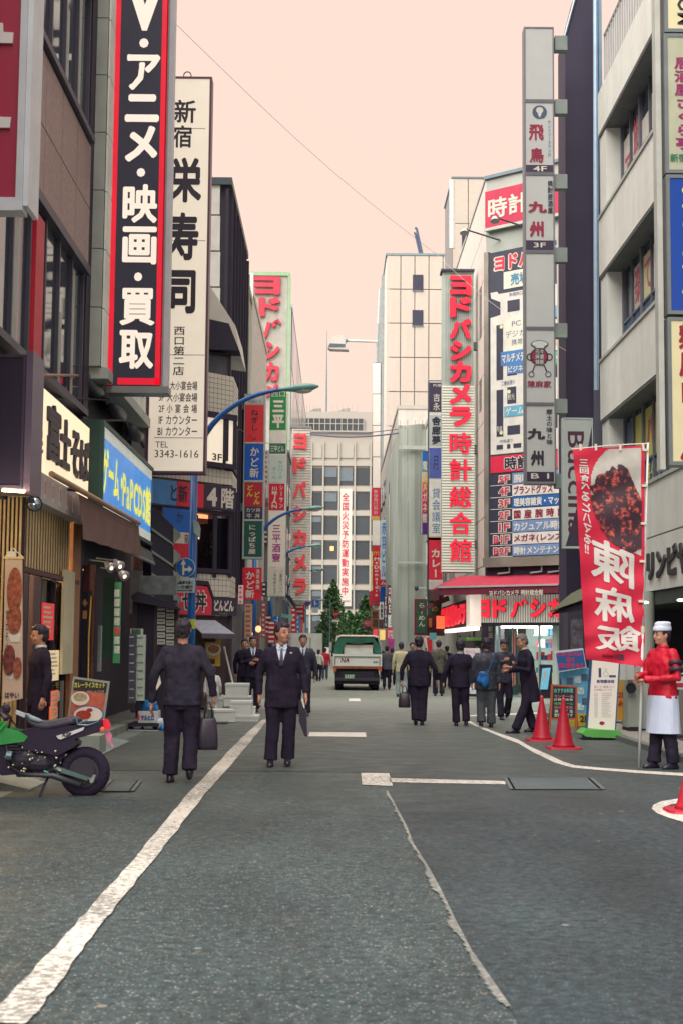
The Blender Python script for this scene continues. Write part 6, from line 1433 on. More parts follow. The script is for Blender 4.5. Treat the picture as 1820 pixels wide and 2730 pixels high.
for i in range(16): y = 46.5 + i * 1.9; obj('shutter', MB().ub(LF(-3.21), y, y + 1.5, .2, 2.6, .03, .001), mat(random.choice([(150, 60, 66), (190, 180, 166), (96, 96, 104), (70, 60, 72), (206, 160, 120), (140, 130, 126)]), .5, nz=.4, sc=2), t)
for (px, py, Y, lb) in ((689, 1677, 43, 'right glowing orange lantern behind the standing men'), (666, 1690, 43, 'left glowing orange lantern behind the standing men')):
    t = thing('paper_lantern', lb, 'lantern', AT(px, py, Y)); obj('shade', MB().ball(AT(px, py, Y), .09, .09, .1), mat((255, 150, 100), .5, emit=1.6), t, smooth=True); obj('cap', MB().tube([AT(px, py, Y) + Vector((0, 0, .09)), AT(px, py, Y) + Vector((0, 0, .2))], .02, 6), mDark, t)
# ================================================================== BLUE STREET LAMPS
mBlue = mat((14, 92, 160), .35, nz=.08, spec=.5); mHead = mat((130, 170, 160), .35, nz=.05)
def lamp(x, Y, H, reach, label):
    t = thing('street_lamp', label, 'street lamp', (x, Y, 0), 0, 'blue street lamps along the left side')
    obj('pole', MB().tube([(x, Y, 0), (x, Y, 2.2), (x, Y, H * .72)], [.085, .085, .075], 12), mBlue, t, smooth=True)
    obj('base', MB().tube([(x, Y, 0), (x, Y, .5)], .12, 12), mBlue, t)
    pts = []; 
    for i in range(13):
        s = i / 12; pts.append((x + reach * .70 * (1 - math.cos(s * 1.45)) / (1 - math.cos(1.45)), Y, H * .72 + H * .25 * math.sin(s * 1.45) / math.sin(1.45)))
    obj('arm', MB().tube(pts, [.075 - .035 * i / 12 for i in range(13)], 10), mBlue, t, smooth=True)
    e = Vector(pts[-1]); dr = Vector((1, 0, .10))
    hd = [e + dr * (reach * .3 * s) for s in (-.1, .15, .4, .65, .85, 1.0)]
    obj('head', MB().tube(hd, [.045, .085, .14, .15, .11, .03], 12, flat=.6), mHead, t, smooth=True)
    obj('lens', MB().ball(hd[3] + Vector((-.06, 0, -.06)), .2, .11, .07, 12, 6), mat((226, 210, 190), .2, nz=.03), t, smooth=True)
    return t
def lamp_px(px, Y, yt, tip, label):
    P_ = FC(Y); x = P_.uz(px, 1700)[0]; H = P_.uz(px, yt)[1]; return lamp(x, Y, H, P_.uz(tip, yt)[0] - x, label)
L1 = lamp_px(510, 29.2, 1010, 850, 'nearest blue street lamp behind the man walking away')
lamp_px(676, 50, 1342, 862, 'second blue street lamp from the camera on the left')
lamp_px(722, 66, 1445, 858, 'third blue street lamp from the camera on the left')
lamp_px(764, 88, 1511, 866, 'fourth blue street lamp from the camera on the left')
lamp_px(792, 140, 1595, 866, 'farthest and smallest blue street lamp')
# signs on the first lamp
P_ = FC(29.05); cu, cz = P_.uz(495, 1513); k_ = 29.05 / 3792
t = thing('round_direction_sign', 'round blue road sign with white arrows on the nearest blue pole', 'road sign', P_.w(cu, cz))
obj('rim', MB().disc(P_, cu, cz, 26 * k_, 26 * k_, .0, -.02, 32), mat((214, 214, 206), .4), t); obj('disc', MB().disc(P_, cu, cz, 24.5 * k_, 24.5 * k_, .008, .001, 32), mat((16, 104, 172), .4), t)
obj('arrow', MB().pp(P_, [(487, 1533), (487, 1505), (482, 1505), (490, 1491), (497, 1505), (492, 1505), (492, 1515), (503, 1514), (503, 1508), (514, 1518), (503, 1526), (503, 1521), (492, 1522), (492, 1533)], .014, .0085), mWhite, t)
t = thing('one_way_plate', 'grey text plate under the round blue road sign', 'road sign', P_.w(*P_.uz(494, 1580)))
obj('plate', MB().pb(P_, (468, 1540, 520, 1580), .0, -.02), mat((196, 200, 190), .4, nz=.08), t)
letters(t, P_, mInk, [('h', '自転車を除く', (473, 1548, 515, 1558), dict(bold=.03)), ('h', '一方通行', (473, 1560, 515, 1570), dict(bold=.03))]); obj('arrow', MB().pb(P_, (474, 1573, 508, 1575), .012, .001).pp(P_, [(508, 1571), (515, 1574), (508, 1577)], .012, .001), mInk, t)
t = thing('small_hanging_plate', 'small tilted grey plate on the nearest blue pole', 'sign', P_.w(*P_.uz(526, 1410))); obj('plate', MB().pp(P_, [(515, 1385), (530, 1392), (536, 1410), (534, 1436), (518, 1420)], .05, .03), mat((176, 186, 172), .5), t)
t = thing('yellow_sticker', 'yellow and blue stickers wrapped on the nearest blue pole', 'sticker', P_.w(*P_.uz(511, 1660))); x_ = L1.location.x; obj('sheet', MB().tube([(x_, 29.2, P_.uz(511, 1676)[1]), (x_, 29.2, P_.uz(511, 1650)[1])], .09, 12), mat((206, 200, 80), .5, nz=.2, sc=30), t)
P_ = FC(49.8); cu, cz = P_.uz(737, 1651)
t = thing('round_direction_sign', 'round blue road sign with white arrows on the second blue pole', 'road sign', P_.w(cu, cz)); obj('disc', MB().disc(P_, cu, cz, .135, .135, .0, -.02, 24), mat((16, 104, 172), .4), t); obj('arrow', MB().pb(P_, (739, 1645, 741, 1659), .008, .001).pp(P_, [(737, 1647), (740, 1642), (743, 1647)], .008, .0012).pb(P_, (732, 1653, 739, 1655), .008, .001), mWhite, t)
t = thing('pale_green_plate', 'pale green horizontal plate on the third blue pole', 'sign', AT(765, 1643, 66)); obj('plate', MB().pp(FC(65.8), [(750, 1635), (782, 1641), (782, 1651), (750, 1645)], 0, -.03), mat((130, 180, 160), .5), t)
# wires
def wire(label, pts, r=.012, c=(70, 62, 76)):
    t = thing('overhead_wire', label, 'wire', pts[0], 0, 'overhead wires across the street'); mb = MB(); P2 = []
    for a, b_ in zip(pts[:-1], pts[1:]):
        for i in range(8): s = i / 8; P2.append(a.lerp(b_, s) - Vector((0, 0, .3 * math.sin(math.pi * s) * (a - b_).length / 20)))
    P2.append(pts[-1]); obj('cable', mb.tube(P2, r, 5), mat(c, .6), t)
wire('long overhead wire slanting from the top left down to the black slab building', [AT(455, 50, 28), AT(1165, 680, 42), AT(1508, 935, 30)], .005, (206, 176, 164))
wire('low wire crossing the street in front of the left lamp heads', [AT(410, 1115, 28), AT(640, 1145, 40), AT(800, 1150, 80)], .010)
wire('upper wire of the pair across the far end of the street', [AT(828, 1152, 85), AT(1080, 1141, 74)], .03, (110, 106, 116)); wire('lower thicker wire of the pair across the far end of the street', [AT(828, 1158, 85), AT(1060, 1155, 74)], .045, (96, 92, 104))
# ================================================================== TRUCK
def truck():
    P_ = FC(45.8); x0 = P_.uz(888, 1770)[0]; x1 = P_.uz(1017, 1770)[0]; xc = (x0 + x1) / 2; w = (x1 - x0) / 2; Y = 45.8
    t = thing('flatbed_truck', 'white flatbed truck with green tarpaulin seen from behind on the street', 'truck', (xc, Y, 0))
    Z = lambda y: P_.uz(950, y)[1]; mT = mat((250, 238, 220), .4, nz=.05); mTar = mat((52, 112, 88), .6, nz=.3, bump=.4, bsc=6); mTy = mat((52, 44, 60), .8)
    zb, zt = Z(1776), Z(1744)
    tg = obj('tailgate', MB().box(xc - w, xc + w, Y, Y + .05, zb, zt), mT, t)
    obj('gate_rib', MB().box(xc - w + .05, xc + w - .05, Y - .02, Y - .001, zt - .1, zt - .07).box(xc - w + .05, xc - w + .08, Y - .021, Y - .001, zb + .04, zt - .11).box(xc + w - .08, xc + w - .05, Y - .021, Y - .001, zb + .04, zt - .11), mat((120, 124, 118), .5), tg)
    obj('side_panel', MB().box(xc - w, xc - w + .04, Y + .06, Y + 3.0, zb, zt), mT, t); obj('side_panel', MB().box(xc + w - .04, xc + w, Y + .06, Y + 3.0, zb, zt), mT, t)
    obj('bed', MB().box(xc - w + .05, xc + w - .05, Y + .06, Y + 3.0, zb, zb + .08), mDark, t)
    obj('orange_sill', MB().box(xc - w, xc + w, Y + .01, Y + .1, zb - .08, zb - .01), mat((176, 92, 60), .5, nz=.3, sc=6), t)
    for s in (-1, 1): obj('tail_lamp', MB().box(xc + s * (w - .06) - .05, xc + s * (w - .06) + .05, Y - .03, Y + .05, zb - .16, zb - .09), mat((236, 110, 60), .3), t)
    ztop = Z(1697); q = [(xc - w + .02, zt), (xc - w + .06, zt + .32), (xc - w + .16, ztop - .03), (xc - w + .24, ztop), (xc + w - .24, ztop), (xc + w - .16, ztop - .03), (xc + w - .06, zt + .32), (xc + w - .02, zt)]
    tp = MB(); n = len(q)
    for i in range(n - 1): tp.quad((q[i][0], Y + .1, q[i][1]), (q[i + 1][0], Y + .1, q[i + 1][1]), (q[i + 1][0], Y + 2.9, q[i + 1][1]), (q[i][0], Y + 2.9, q[i][1]))
    tp.quad(*[(a, Y + 2.9, b) for a, b in q]); obj('tarpaulin', tp, mTar, t)
    obj('rear_flap', MB().up(PL(0, Y + .1, 0), [(q[1][0], q[1][1]), (q[2][0], q[2][1]), (xc - w + .24, ztop - .05), (xc - w + .5, ztop - .1), (xc - w + .32, zt + .2), (xc - w + .3, zt), (q[0][0], zt)], .02, -.01).up(PL(0, Y + .1, 0), [(q[6][0], q[6][1]), (q[7][0], zt), (xc + w - .24, zt), (xc + w - .27, zt + .3), (xc + w - .3, ztop - .05)], .02, -.01).up(PL(0, Y + .1, 0), [(q[3][0], ztop - .04), (q[4][0], ztop - .04), (q[4][0] + .06, ztop - .16), (xc, ztop - .24), (q[3][0] - .06, ztop - .16)], .025, -.012), mTar, t)
    obj('roof_bow', MB().tube([(a, Y + .08, b + .015) for a, b in q[2:6]], .035, 8), mat((240, 214, 190), .5), t)
    ld = thing('cargo_crate', 'beige cardboard cargo block standing in the bed of the truck', 'crate', (xc, Y + .6, zb + .08))
    P4 = FC(Y + .16); u0, z0, u1, z1 = P4.rect((917, 1719, 993, 1745)); obj('box_body', MB().box(u0, u1, Y + .16, Y + 1.6, zb + .081, z1 - .09), mat((255, 244, 226), .6), ld); obj('box_lid', MB().box(u0 - .01, u1 + .01, Y + .15, Y + 1.61, z1 - .09, z1), mat((244, 216, 186), .6), ld)
    obj('chassis', MB().box(xc - w + .1, xc + w - .1, Y + .12, Y + 3.0, Z(1824), zb - .09).box(xc - w + .25, xc + w - .25, Y + .05, Y + .14, Z(1816), Z(1790)), mDark, t)
    obj('bumper', MB().box(xc - w + .08, xc + w - .08, Y + .02, Y + .1, Z(1815), Z(1807)), mat((66, 60, 74), .5), t)
    pl_ = obj('number_plate', MB().box(P_.uz(918, 1800)[0], P_.uz(945, 1800)[0], Y - .0, Y + .03, Z(1810), Z(1798)), mat((70, 150, 110), .4), t)
    letters(pl_, PL(0, Y, 0), mWhite, [('h', '1137', (920, 1799.5, 943, 1808.5), dict(bold=.04))], d=.006)
    letters(tg, PL(0, Y, 0), mat((130, 40, 70), .5), [('h', 'NA', (908, 1754, 930, 1766), dict(bold=.03, it=.2))], d=.006); letters(tg, PL(0, Y, 0), mInk, [('h', 'ISUZU', (994, 1763, 1008, 1768), dict(bold=.03))], d=.006)
    for (s, yy) in ((-1, .7), (1, .7), (-1, 3.9), (1, 3.9)):
        xw = xc + s * (w - .2); wh = obj('wheel', MB().tube([(xw - .13, Y + yy, .31), (xw + .13, Y + yy, .31)], .1, 12), mSteel, t)
        obj('tyre', MB().tube([(xw - .13, Y + yy, .31), (xw - .1, Y + yy, .31), (xw + .1, Y + yy, .31), (xw + .13, Y + yy, .31)], [.27, .31, .31, .27], 24), mTy, wh)
    obj('mud_flap', MB().box(xc - w + .06, xc - w + .34, Y + .2, Y + .22, .2, .5).box(xc + w - .34, xc + w - .06, Y + .2, Y + .22, .2, .5), mTy, t)
    cb = obj('cab', MB().hexa([(xc - w + .03, Y + 3.1, .45), (xc + w - .03, Y + 3.1, .45), (xc + w - .03, Y + 4.8, .45), (xc - w + .03, Y + 4.8, .45), (xc - w + .1, Y + 3.15, 1.76), (xc + w - .1, Y + 3.15, 1.76), (xc + w - .1, Y + 4.3, 1.76), (xc - w + .1, Y + 4.3, 1.76)]), mT, t)
    obj('rear_window', MB().box(xc - w + .25, xc + w - .25, Y + 3.08, Y + 3.13, 1.35, 1.75), mGlass, cb)
    for s in (-1, 1):
        m_ = obj('mirror', MB().box(xc + s * (w + .1) - .05, xc + s * (w + .1) + .05, Y + 4.5, Y + 4.56, 1.25, 1.55), mat((196, 200, 200), .2, metal=.5), t); obj('stay', MB().tube([(xc + s * (w + .1), Y + 4.53, 1.25), (xc + s * (w - .05), Y + 4.5, .95)], .015, 5), mDark, m_)
truck()
t = thing('parked_van', 'white box van parked at the left kerb beyond the walking men', 'van', AT(820, 1800, 62)); P_ = FC(62)
obj('cargo_box', MB().pb(P_, (775, 1688, 858, 1812), 0, -3.2), mat((220, 208, 194), .5), t)
for b_ in ((796, 1696, 817, 1804), (820, 1696, 842, 1804)): 
    d_ = obj('rear_door', MB().pb(P_, b_, .03, .002), mat((228, 216, 202), .5), t); obj('hinge', MB().pb(P_, (b_[0] + 6, 1700, b_[0] + 8, 1802), .05, .031), mat((110, 110, 112), .5), d_)
for px in (790, 846): obj('wheel', MB().tube([P_.w(P_.uz(px - 6, 1800)[0], .3, -.6), P_.w(P_.uz(px + 6, 1800)[0], .3, -.6)], .3, 16), mBlack, t)
obj('bumper', MB().pb(P_, (778, 1806, 855, 1814), .05, -.1), mDark, t)
# ================================================================== MOTORCYCLE
def motorcycle():
    Y = 14.0; P_ = FC(Y); t = thing('motorcycle', 'black and green small motorcycle parked at the left kerb cut by the frame', 'motorcycle', P_.w(P_.uz(120, 2090)[0], 0))
    W3 = lambda px, py, d=0: P_.w(*P_.uz(px, py), d)
    mK = mat((50, 40, 58), .45, nz=.1, spec=.2); mTy = mat((50, 41, 58), .8, bump=.5, bsc=40, spec=.15); mSil = mat((150, 156, 150), .3, metal=.7)
    k = Y / 3792
    def wheel(px, py, r, nm_tread=True):
        c = W3(px, py); R_ = r * k; pts = [c + Vector((math.cos(a), 0, math.sin(a))) * (R_ - .062) for a in [2 * math.pi * i / 36 for i in range(37)]]
        wh = obj('wheel', MB().tube([c + Vector((0, -.06, 0)), c + Vector((0, .06, 0))], R_ * .6, 20), mat((56, 48, 60), .4), t)
        obj('tyre', MB().tube(pts, .064, 10, cap=False), mTy, wh, smooth=True)
        ri = [c + Vector((math.cos(a), 0, math.sin(a))) * (R_ - .115) for a in [2 * math.pi * i / 36 for i in range(37)]]
        obj('rim', MB().tube(ri, .022, 6, cap=False), mK, wh, smooth=True)
        sp_ = MB()
        for i in range(5):
            a = 2 * math.pi * i / 5 + .3; sp_.tube([c, c + Vector((math.cos(a), 0, math.sin(a))) * (R_ - .12)], [.03, .02], 6)
        obj('spoke', sp_, mK, wh); obj('brake_disc', MB().tube([c + Vector((0, -.075, 0)), c + Vector((0, -.068, 0))], R_ * .45, 20), mat((66, 58, 70), .4, metal=.3), wh); return wh
    wheel(227, 2058, 66); wheel(-92, 2058, 66)
    obj('swingarm', MB().tube([W3(150, 2045, .1), W3(170, 2052, .1), W3(250, 2077, .1)], [.03, .034, .022], 8).tube([W3(150, 2045, -.1), W3(250, 2077, -.1)], [.03, .022], 8), mat((76, 84, 84), .3, metal=.4), t)
    obj('chain_guard', MB().pp(P_, [(170, 2046), (242, 2070), (240, 2078), (170, 2056)], .14, .12), mat((110, 130, 120), .3, metal=.5), t)
    obj('axle_plate', MB().pp(P_, [(246, 2078), (256, 2062), (263, 2062), (256, 2082), (248, 2084)], .15, .135), mat((170, 176, 160), .3, metal=.5), t)
    # frame and engine
    fr = MB(); 
    for s in (.09, -.09): fr.tube([W3(20, 1955, s), W3(90, 1975, s), W3(150, 2000, s), W3(160, 2045, s)], .022, 7).tube([W3(20, 1955, s), W3(30, 2040, s), W3(70, 2065, s), W3(155, 2050, s)], .02, 7).tube([W3(90, 1975, s), W3(190, 1960, s), W3(270, 1935, s)], .018, 7)
    obj('frame_tube', fr, mK, t, smooth=True)
    en = MB().ball(W3(70, 2025), .2, .13, .14, 12, 8).ball(W3(110, 2035), .15, .14, .12, 12, 8)
    for i in range(6): en.pb(P_, (30 + i * 1, 1985 + i * 8, 66 + i, 1989 + i * 8), .11, -.11)
    obj('engine', en, mat((52, 46, 58), .5, nz=.4, sc=18, spec=.3), t)
    obj('radiator_cowl', MB().pp(P_, [(-60, 1950), (30, 1962), (60, 2000), (60, 2062), (10, 2066), (-50, 2020)], .08, -.08), mK, t)
    obj('engine_guard', MB().pp(P_, [(30, 1960), (205, 1975), (200, 2000), (172, 2012), (160, 2058), (110, 2070), (50, 2070), (28, 2030)], .07, -.07), mK, t)
    bo = MB(); random.seed(2)
    for i in range(26): bo.ball(W3(random.uniform(20, 170), random.uniform(1980, 2055), .14), random.uniform(.006, .014), n=6, m=4)
    obj('bolt', bo, mat((190, 176, 140), .3, metal=.6), t)
    obj('carburettor', MB().tube([W3(28, 2010, .15), W3(42, 2012, .15)], .045, 10), mat((110, 130, 130), .3, metal=.5), t)
    # tank, seat, tail
    obj('fuel_tank', MB().pp(P_, [(-40, 1940), (0, 1925), (30, 1940), (60, 1948), (82, 1962), (72, 1975), (0, 1985), (-40, 1990)], .12, -.12), mat((34, 150, 66), .25, coat=.6, nz=.25, sc=5), t)
    obj('tank_guard', MB().tube([W3(-10, 1945, .14), W3(14, 1922, .14), W3(26, 1924, .14), W3(8, 1945, .14), W3(-10, 1952, .14)], .014, 6), mat((60, 200, 90), .3), t)
    prof = [(60, 1898, .0, .02), (76, 1903, .02, .05), (84, 1912, .035, .07), (105, 1919, .045, .09), (130, 1920, .05, .10), (155, 1916, .055, .10), (185, 1910, .055, .09), (204, 1909, .05, .08), (216, 1914, .03, .04)]
    st = MB(); ns = 12
    for i, (a, b_, wd, hh) in enumerate(prof):
        c = W3(a, b_)
        for j in range(ns): an_ = 2 * math.pi * j / ns; st.v.append(c + Vector((0, (.08 + wd) * math.cos(an_) * (1 if math.sin(an_) < 0 else .9), -hh / 2 + hh / 2 * (abs(math.sin(an_)) ** .6) * (1 if math.sin(an_) > 0 else -1))))
    for i in range(len(prof) - 1):
        for j in range(ns): st.f.append((i * ns + j, i * ns + (j + 1) % ns, (i + 1) * ns + (j + 1) % ns, (i + 1) * ns + j))
    st.f.append(tuple(range(ns))); st.f.append(tuple((len(prof) - 1) * ns + j for j in range(ns)))
    obj('seat', st, mat((70, 64, 76), .45, nz=.2, sc=8, spec=.3), t, smooth=True)
    obj('seat_shine', MB().tube([W3(78, 1902, .09), W3(90, 1912, .1), W3(108, 1919, .1), W3(122, 1922, .09)], [.01, .024, .022, .008], 8), mat((160, 170, 172), .3), t, smooth=True)
    obj('side_cover', MB().pp(P_, [(40, 1950), (120, 1935), (200, 1932), (275, 1918), (278, 1930), (262, 1952), (230, 1962), (205, 1968), (215, 1980), (200, 1992), (160, 2012), (60, 1995)], .11, -.11), mat((52, 42, 60), .45, nz=.1, spec=.2), t)
    lb_ = obj('decal_strip', MB().pp(P_, [(157, 1960), (205, 1945), (232, 1936), (228, 1945), (170, 1969), (163, 1968)], .125, .111), mat((222, 214, 204), .4), t); letters(lb_, P_, mInk, [('h', 'KSR', (172, 1950, 196, 1962), dict(it=.4, bold=.04))], d=.13)
    obj('grab_rail', MB().tube([W3(208, 1910, .12), W3(214, 1930, .12), W3(240, 1932, .12), W3(272, 1921, .1), W3(240, 1920, .12), W3(218, 1926, .12)], .011, 6).tube([W3(205, 1912, .1), W3(204, 1918, .12)], .02, 6), mat((110, 120, 130), .3, metal=.5), t)
    obj('tail_lamp', MB().pp(P_, [(277, 1918), (287, 1917), (295, 1935), (292, 1945), (283, 1944), (278, 1932)], .05, -.05), mat((230, 40, 60), .3, emit=.2), t)
    obj('indicator', MB().ball(W3(276, 1942, .08), .024, n=10, m=6).ball(W3(284, 1942, -.1), .022, n=10, m=6), mat((250, 100, 70), .3, emit=.2), t, smooth=True)
    obj('plate_ribbon', MB().pp(P_, [(280, 1952), (292, 1948), (301, 1962), (295, 1985), (290, 1978), (283, 1965)], .02, .0).pp(P_, [(294, 1980), (299, 1978), (305, 1990), (303, 1996)], .02, .0), mat((226, 130, 150), .5), t)
    obj('rear_fender', MB().pp(P_, [(176, 2006), (205, 1988), (214, 1980), (214, 1986), (200, 1999), (180, 2010)], .07, -.07), mK, t)
    obj('fork', MB().tube([W3(-20, 1930, .1), W3(-88, 2056, .1)], .025, 8).tube([W3(-20, 1930, -.1), W3(-88, 2056, -.1)], .025, 8), mSil, t)
    hb = MB().tube([W3(-20, 1900, -.28), W3(0, 1895, -.1), W3(4, 1893, .1), W3(24, 1900, .3)], .014, 8); obj('handlebar', hb, mK, t, smooth=True)
    obj('grip', MB().tube([W3(24, 1900, .3), W3(44, 1912, .42)], .02, 8), mK, t); obj('cable_bundle', MB().tube([W3(2, 1885, .1), W3(20, 1895, .2), W3(40, 1910, .15), W3(30, 1940, .1)], .012, 6).tube([W3(8, 1900, .2), W3(35, 1915, .1), W3(50, 1935, .1)], .009, 6).ball(W3(16, 1890), .05, n=8, m=5), mDark, t)
    obj('white_tag', MB().pp(P_, [(50, 1892), (75, 1902), (72, 1912), (48, 1902)], .1, .06), mat((206, 204, 206), .4), t)
    obj('side_stand', MB().tube([W3(136, 2066, .1), W3(125, 2095, .16), W3(114, 2135, .26)], .013, 6), mK, t); obj('green_spring', MB().tube([W3(125, 2052, .13), W3(158, 2068, .13)], .01, 6), mat((60, 170, 120), .4), t)
    obj('exhaust', MB().tube([W3(60, 2060, .14), W3(100, 2062, .16), W3(150, 2064, .15), W3(222, 2090, .15)], [.02, .02, .03, .03], 8), mat((66, 66, 70), .4, metal=.3), t, smooth=True)
    obj('front_cowl', MB().pp(P_, [(-70, 1900), (-20, 1880), (0, 1900), (-10, 1945), (-60, 1950)], .1, -.1), mat((34, 150, 66), .3), t)
motorcycle()
# ================================================================== SMALL THINGS ON THE LEFT
F18 = FC(16.6)
t = thing('food_banner', 'tall hanging food banner with bowl pictures at the noodle shop door', 'banner', F18.w(*F18.uz(36, 1870)))
bo_ = obj('cloth', MB().pp(F18, [(14, 1492), (60, 1488), (61, 1862), (8, 1874)], .0, -.015), mat((226, 190, 166), .6, nz=.1), t)
mb, m2, m3 = MB(), MB(), MB()
for (px, py, rx, rz, c) in ((40, 1575, 20, 62, 0), (40, 1650, 18, 40, 0), (26, 1760, 16, 40, 1), (48, 1780, 11, 28, 0)):
    u, z = F18.uz(px, py); k_ = 16.6 / 3792; (mb if c == 0 else m2).disc(F18, u, z, rx * k_, rz * k_, .006 + py * 1e-5, .001 + py * 1e-6)
m3.pp(F18, [(22, 1690), (58, 1690), (52, 1712), (30, 1712)], .009, .001).pp(F18, [(8, 1740), (44, 1740), (36, 1810), (18, 1810)], .004, .001)
obj('bowl_print', m3, mat((236, 222, 210), .5), t); obj('food_print', mb, mat((176, 92, 66), .5, nz=.6, sc=22), t); obj('food_print', m2, mat((130, 60, 56), .5, nz=.6, sc=22), t)
letters(t, F18, mInk, [('h', 'はやい', (14, 1845, 52, 1862), dict(bold=.03)), ('v', '富士そば', (15, 1625, 24, 1740), {})], d=.008)
obj('rod', MB().pb(F18, (10, 1484, 64, 1490), .02, -.02), mWoodL, t); obj('rope', MB().tube([F18.w(*F18.uz(14, 1486), 0), F18.w(*F18.uz(36, 1462), 0), F18.w(*F18.uz(62, 1486), 0)], .008, 5).pb(F18, (20, 1470, 44, 1484), .01, -.01), mat((246, 232, 214), .5), t)
P_ = FC(19.4)
t = thing('curry_menu_board', 'framed photo menu board of curry rice sets leaning by the noodle shop', 'menu board', P_.w(P_.uz(235, 1915)[0], 0.1))
fb = [(196, 1804), (293, 1817), (277, 1930), (180, 1916)]
obj('frame', MB().pp(P_, fb, .0, -.05), mat((170, 176, 170), .4, metal=.2), t)
obj('black_header', MB().pp(P_, [(200, 1810), (287, 1822), (283, 1848), (196, 1840)], .006, .001), mat((54, 46, 58), .5), t); obj('photo', MB().pp(P_, [(196, 1841), (283, 1849), (273, 1922), (185, 1912)], .006, .001), mat((206, 104, 84), .5, nz=.35, sc=9), t)
letters(t, P_, mat((226, 226, 110), .5), [('h', 'カレーライスセット', (199, 1819, 281, 1834), dict(bold=.03))], d=.01); letters(t, P_, mWhite, [('h', 'かけ・もりそば', (234, 1840, 278, 1847), {})], d=.01)
mb, m2, m3 = MB(), MB(), MB(); k_ = 19.4 / 3792
mb.disc(P_, *P_.uz(215, 1862), 24 * k_, 18 * k_, .012, .007).disc(P_, *P_.uz(236, 1905), 38 * k_, 21 * k_, .012, .007, 24); m2.disc(P_, *P_.uz(215, 1858), 18 * k_, 11 * k_, .016, .0125); m3.disc(P_, *P_.uz(224, 1906), 20 * k_, 12 * k_, .0165, .0126).disc(P_, *P_.uz(240, 1893), 8 * k_, 5 * k_, .0165, .0126)
obj('plate_print', mb, mat((240, 226, 214), .5), t); obj('noodle_print', m2, mat((190, 170, 140), .5, nz=.4, sc=40), t); obj('curry_print', m3, mat((180, 60, 50), .5, nz=.4, sc=40), t)
obj('blue_rim', MB().disc(P_, *P_.uz(236, 1905), 41 * k_, 23.5 * k_, .0066, .001, 24), mat((40, 90, 170), .5), t)
t = thing('menu_board', 'dark menu stand with plate pictures behind the curry menu board', 'menu board', P_.w(P_.uz(150, 1915)[0], 0.1, -.3)); P5 = FC(20.2)
obj('board', MB().pb(P5, (131, 1815, 162, 1940), .0, -.05), mat((60, 50, 62), .5), t); mb = MB().disc(P5, *P5.uz(152, 1855), 11 * .0053, 16 * .0053, .006, .001).pb(P5, (134, 1885, 155, 1915), .006, .001); obj('plate_print', mb, mat((232, 214, 204), .5, nz=.2, sc=20), t)
letters(t, P5, mat((190, 200, 90), .5), [('h', 'トモ', (138, 1818, 158, 1835), dict(bold=.02))], d=.01)
obj('post', MB().pb(P5, (161, 1815, 168, 1960), .03, -.04), mat((120, 118, 112), .5), t)
# styrofoam boxes
mFo = mat((232, 222, 210), .7, nz=.06, bump=.15, bsc=80); random.seed(9)
def foam(b, Y, dep, label, rz=0.0, lid=True, extra=None):
    P_ = FC(Y); u0, z1 = P_.uz(b[0], b[1]); u1, z0 = P_.uz(b[2], b[3]); cx = (u0 + u1) / 2; w = (u1 - u0) / 2; h = z1 - z0
    t = thing('foam_box', label, 'box', (cx, Y + dep / 2, z0), rz, 'white foam boxes piled by the restaurant'); PINV[t.name] = Matrix.Identity(4)
    o = obj('box_body', MB().hexa([(-w * .95, -dep * .48, 0), (w * .95, -dep * .48, 0), (w * .95, dep * .48, 0), (-w * .95, dep * .48, 0), (-w, -dep / 2, h * .82), (w, -dep / 2, h * .82), (w, dep / 2, h * .82), (-w, dep / 2, h * .82)]), mFo, t)
    if lid: obj('lid', MB().box(-w * 1.02, w * 1.02, -dep * .52, dep * .52, h * .83, h), mFo, t)
    if extra: obj('label', MB().box(-w * .9, -w * .5, -dep / 2 - .01, -dep / 2 - .004, h * .1, h * .45), mat((210, 60, 76), .5), t)
    return t
foam((601, 1822, 662, 1858), 28.9, .5, 'upper foam box standing on the rear pile of boxes')
foam((594, 1856, 668, 1884), 28.9, .55, 'wide foam box under the upper one at the back of the pile', .05)
foam((566, 1854, 592, 1925), 28.6, .4, 'narrow upright foam box at the left of the pile')
foam((594, 1884, 668, 1925), 29.0, .5, 'lowest rear foam box behind the labelled one')
foam((614, 1869, 671, 1908), 27.2, .45, 'foam box with a small red label on top of the front pile', 0, True, 1)
foam((611, 1907, 689, 1944), 27.2, .5, 'bottom front foam box with ribbed sides')
foam((668, 1884, 680, 1908), 27.5, .3, 'small upright foam box at the right end of the pile')
foam((558, 1892, 618, 1926), 26.6, .5, 'slanted pale foam box with open dark front next to the bag', .35)
t = thing('dark_tray', 'dark plastic tray under the slanted foam box', 'tray', AT(590, 1945, 26.2)); obj('tray_body', MB().pp(FC(26.3), [(556, 1926), (605, 1926), (618, 1943), (560, 1946)], .1, -.4), mat((70, 62, 74), .6), t)
# blue rubbish and delivery box
P_ = FC(24.2)
t = thing('delivery_carton', 'white carton with blue and red print on a dark trolley by the notice board', 'carton', P_.w(*P_.uz(395, 1928)))
obj('carton_body', MB().pb(P_, (369, 1896, 421, 1927), 0, -.4), mat((222, 212, 208), .6), t); letters(t, P_, mat((50, 70, 140), .5), [('h', 'マルヒロ', (376, 1907, 411, 1921), dict(bold=.07))]); obj('red_mark', MB().pb(P_, (368, 1905, 373, 1920), .01, .001), mRed, t)
t = thing('blue_plastic_bag', 'crumpled blue plastic bag on top of the white carton', 'bag', P_.w(*P_.uz(395, 1896)))
def crumple(c, rx, ry, rz, seed, m, par, nm='bag_body', amp=.25):
    mb = MB().ball(c, rx, ry, rz, 18, 12); c = Vector(c)
    mb.v = [c + (v - c) * (1 + amp * mnoise.noise((v - c) * 9 + Vector((seed, 0, 0))) * 2) for v in mb.v]; return obj(nm, mb, m, par)
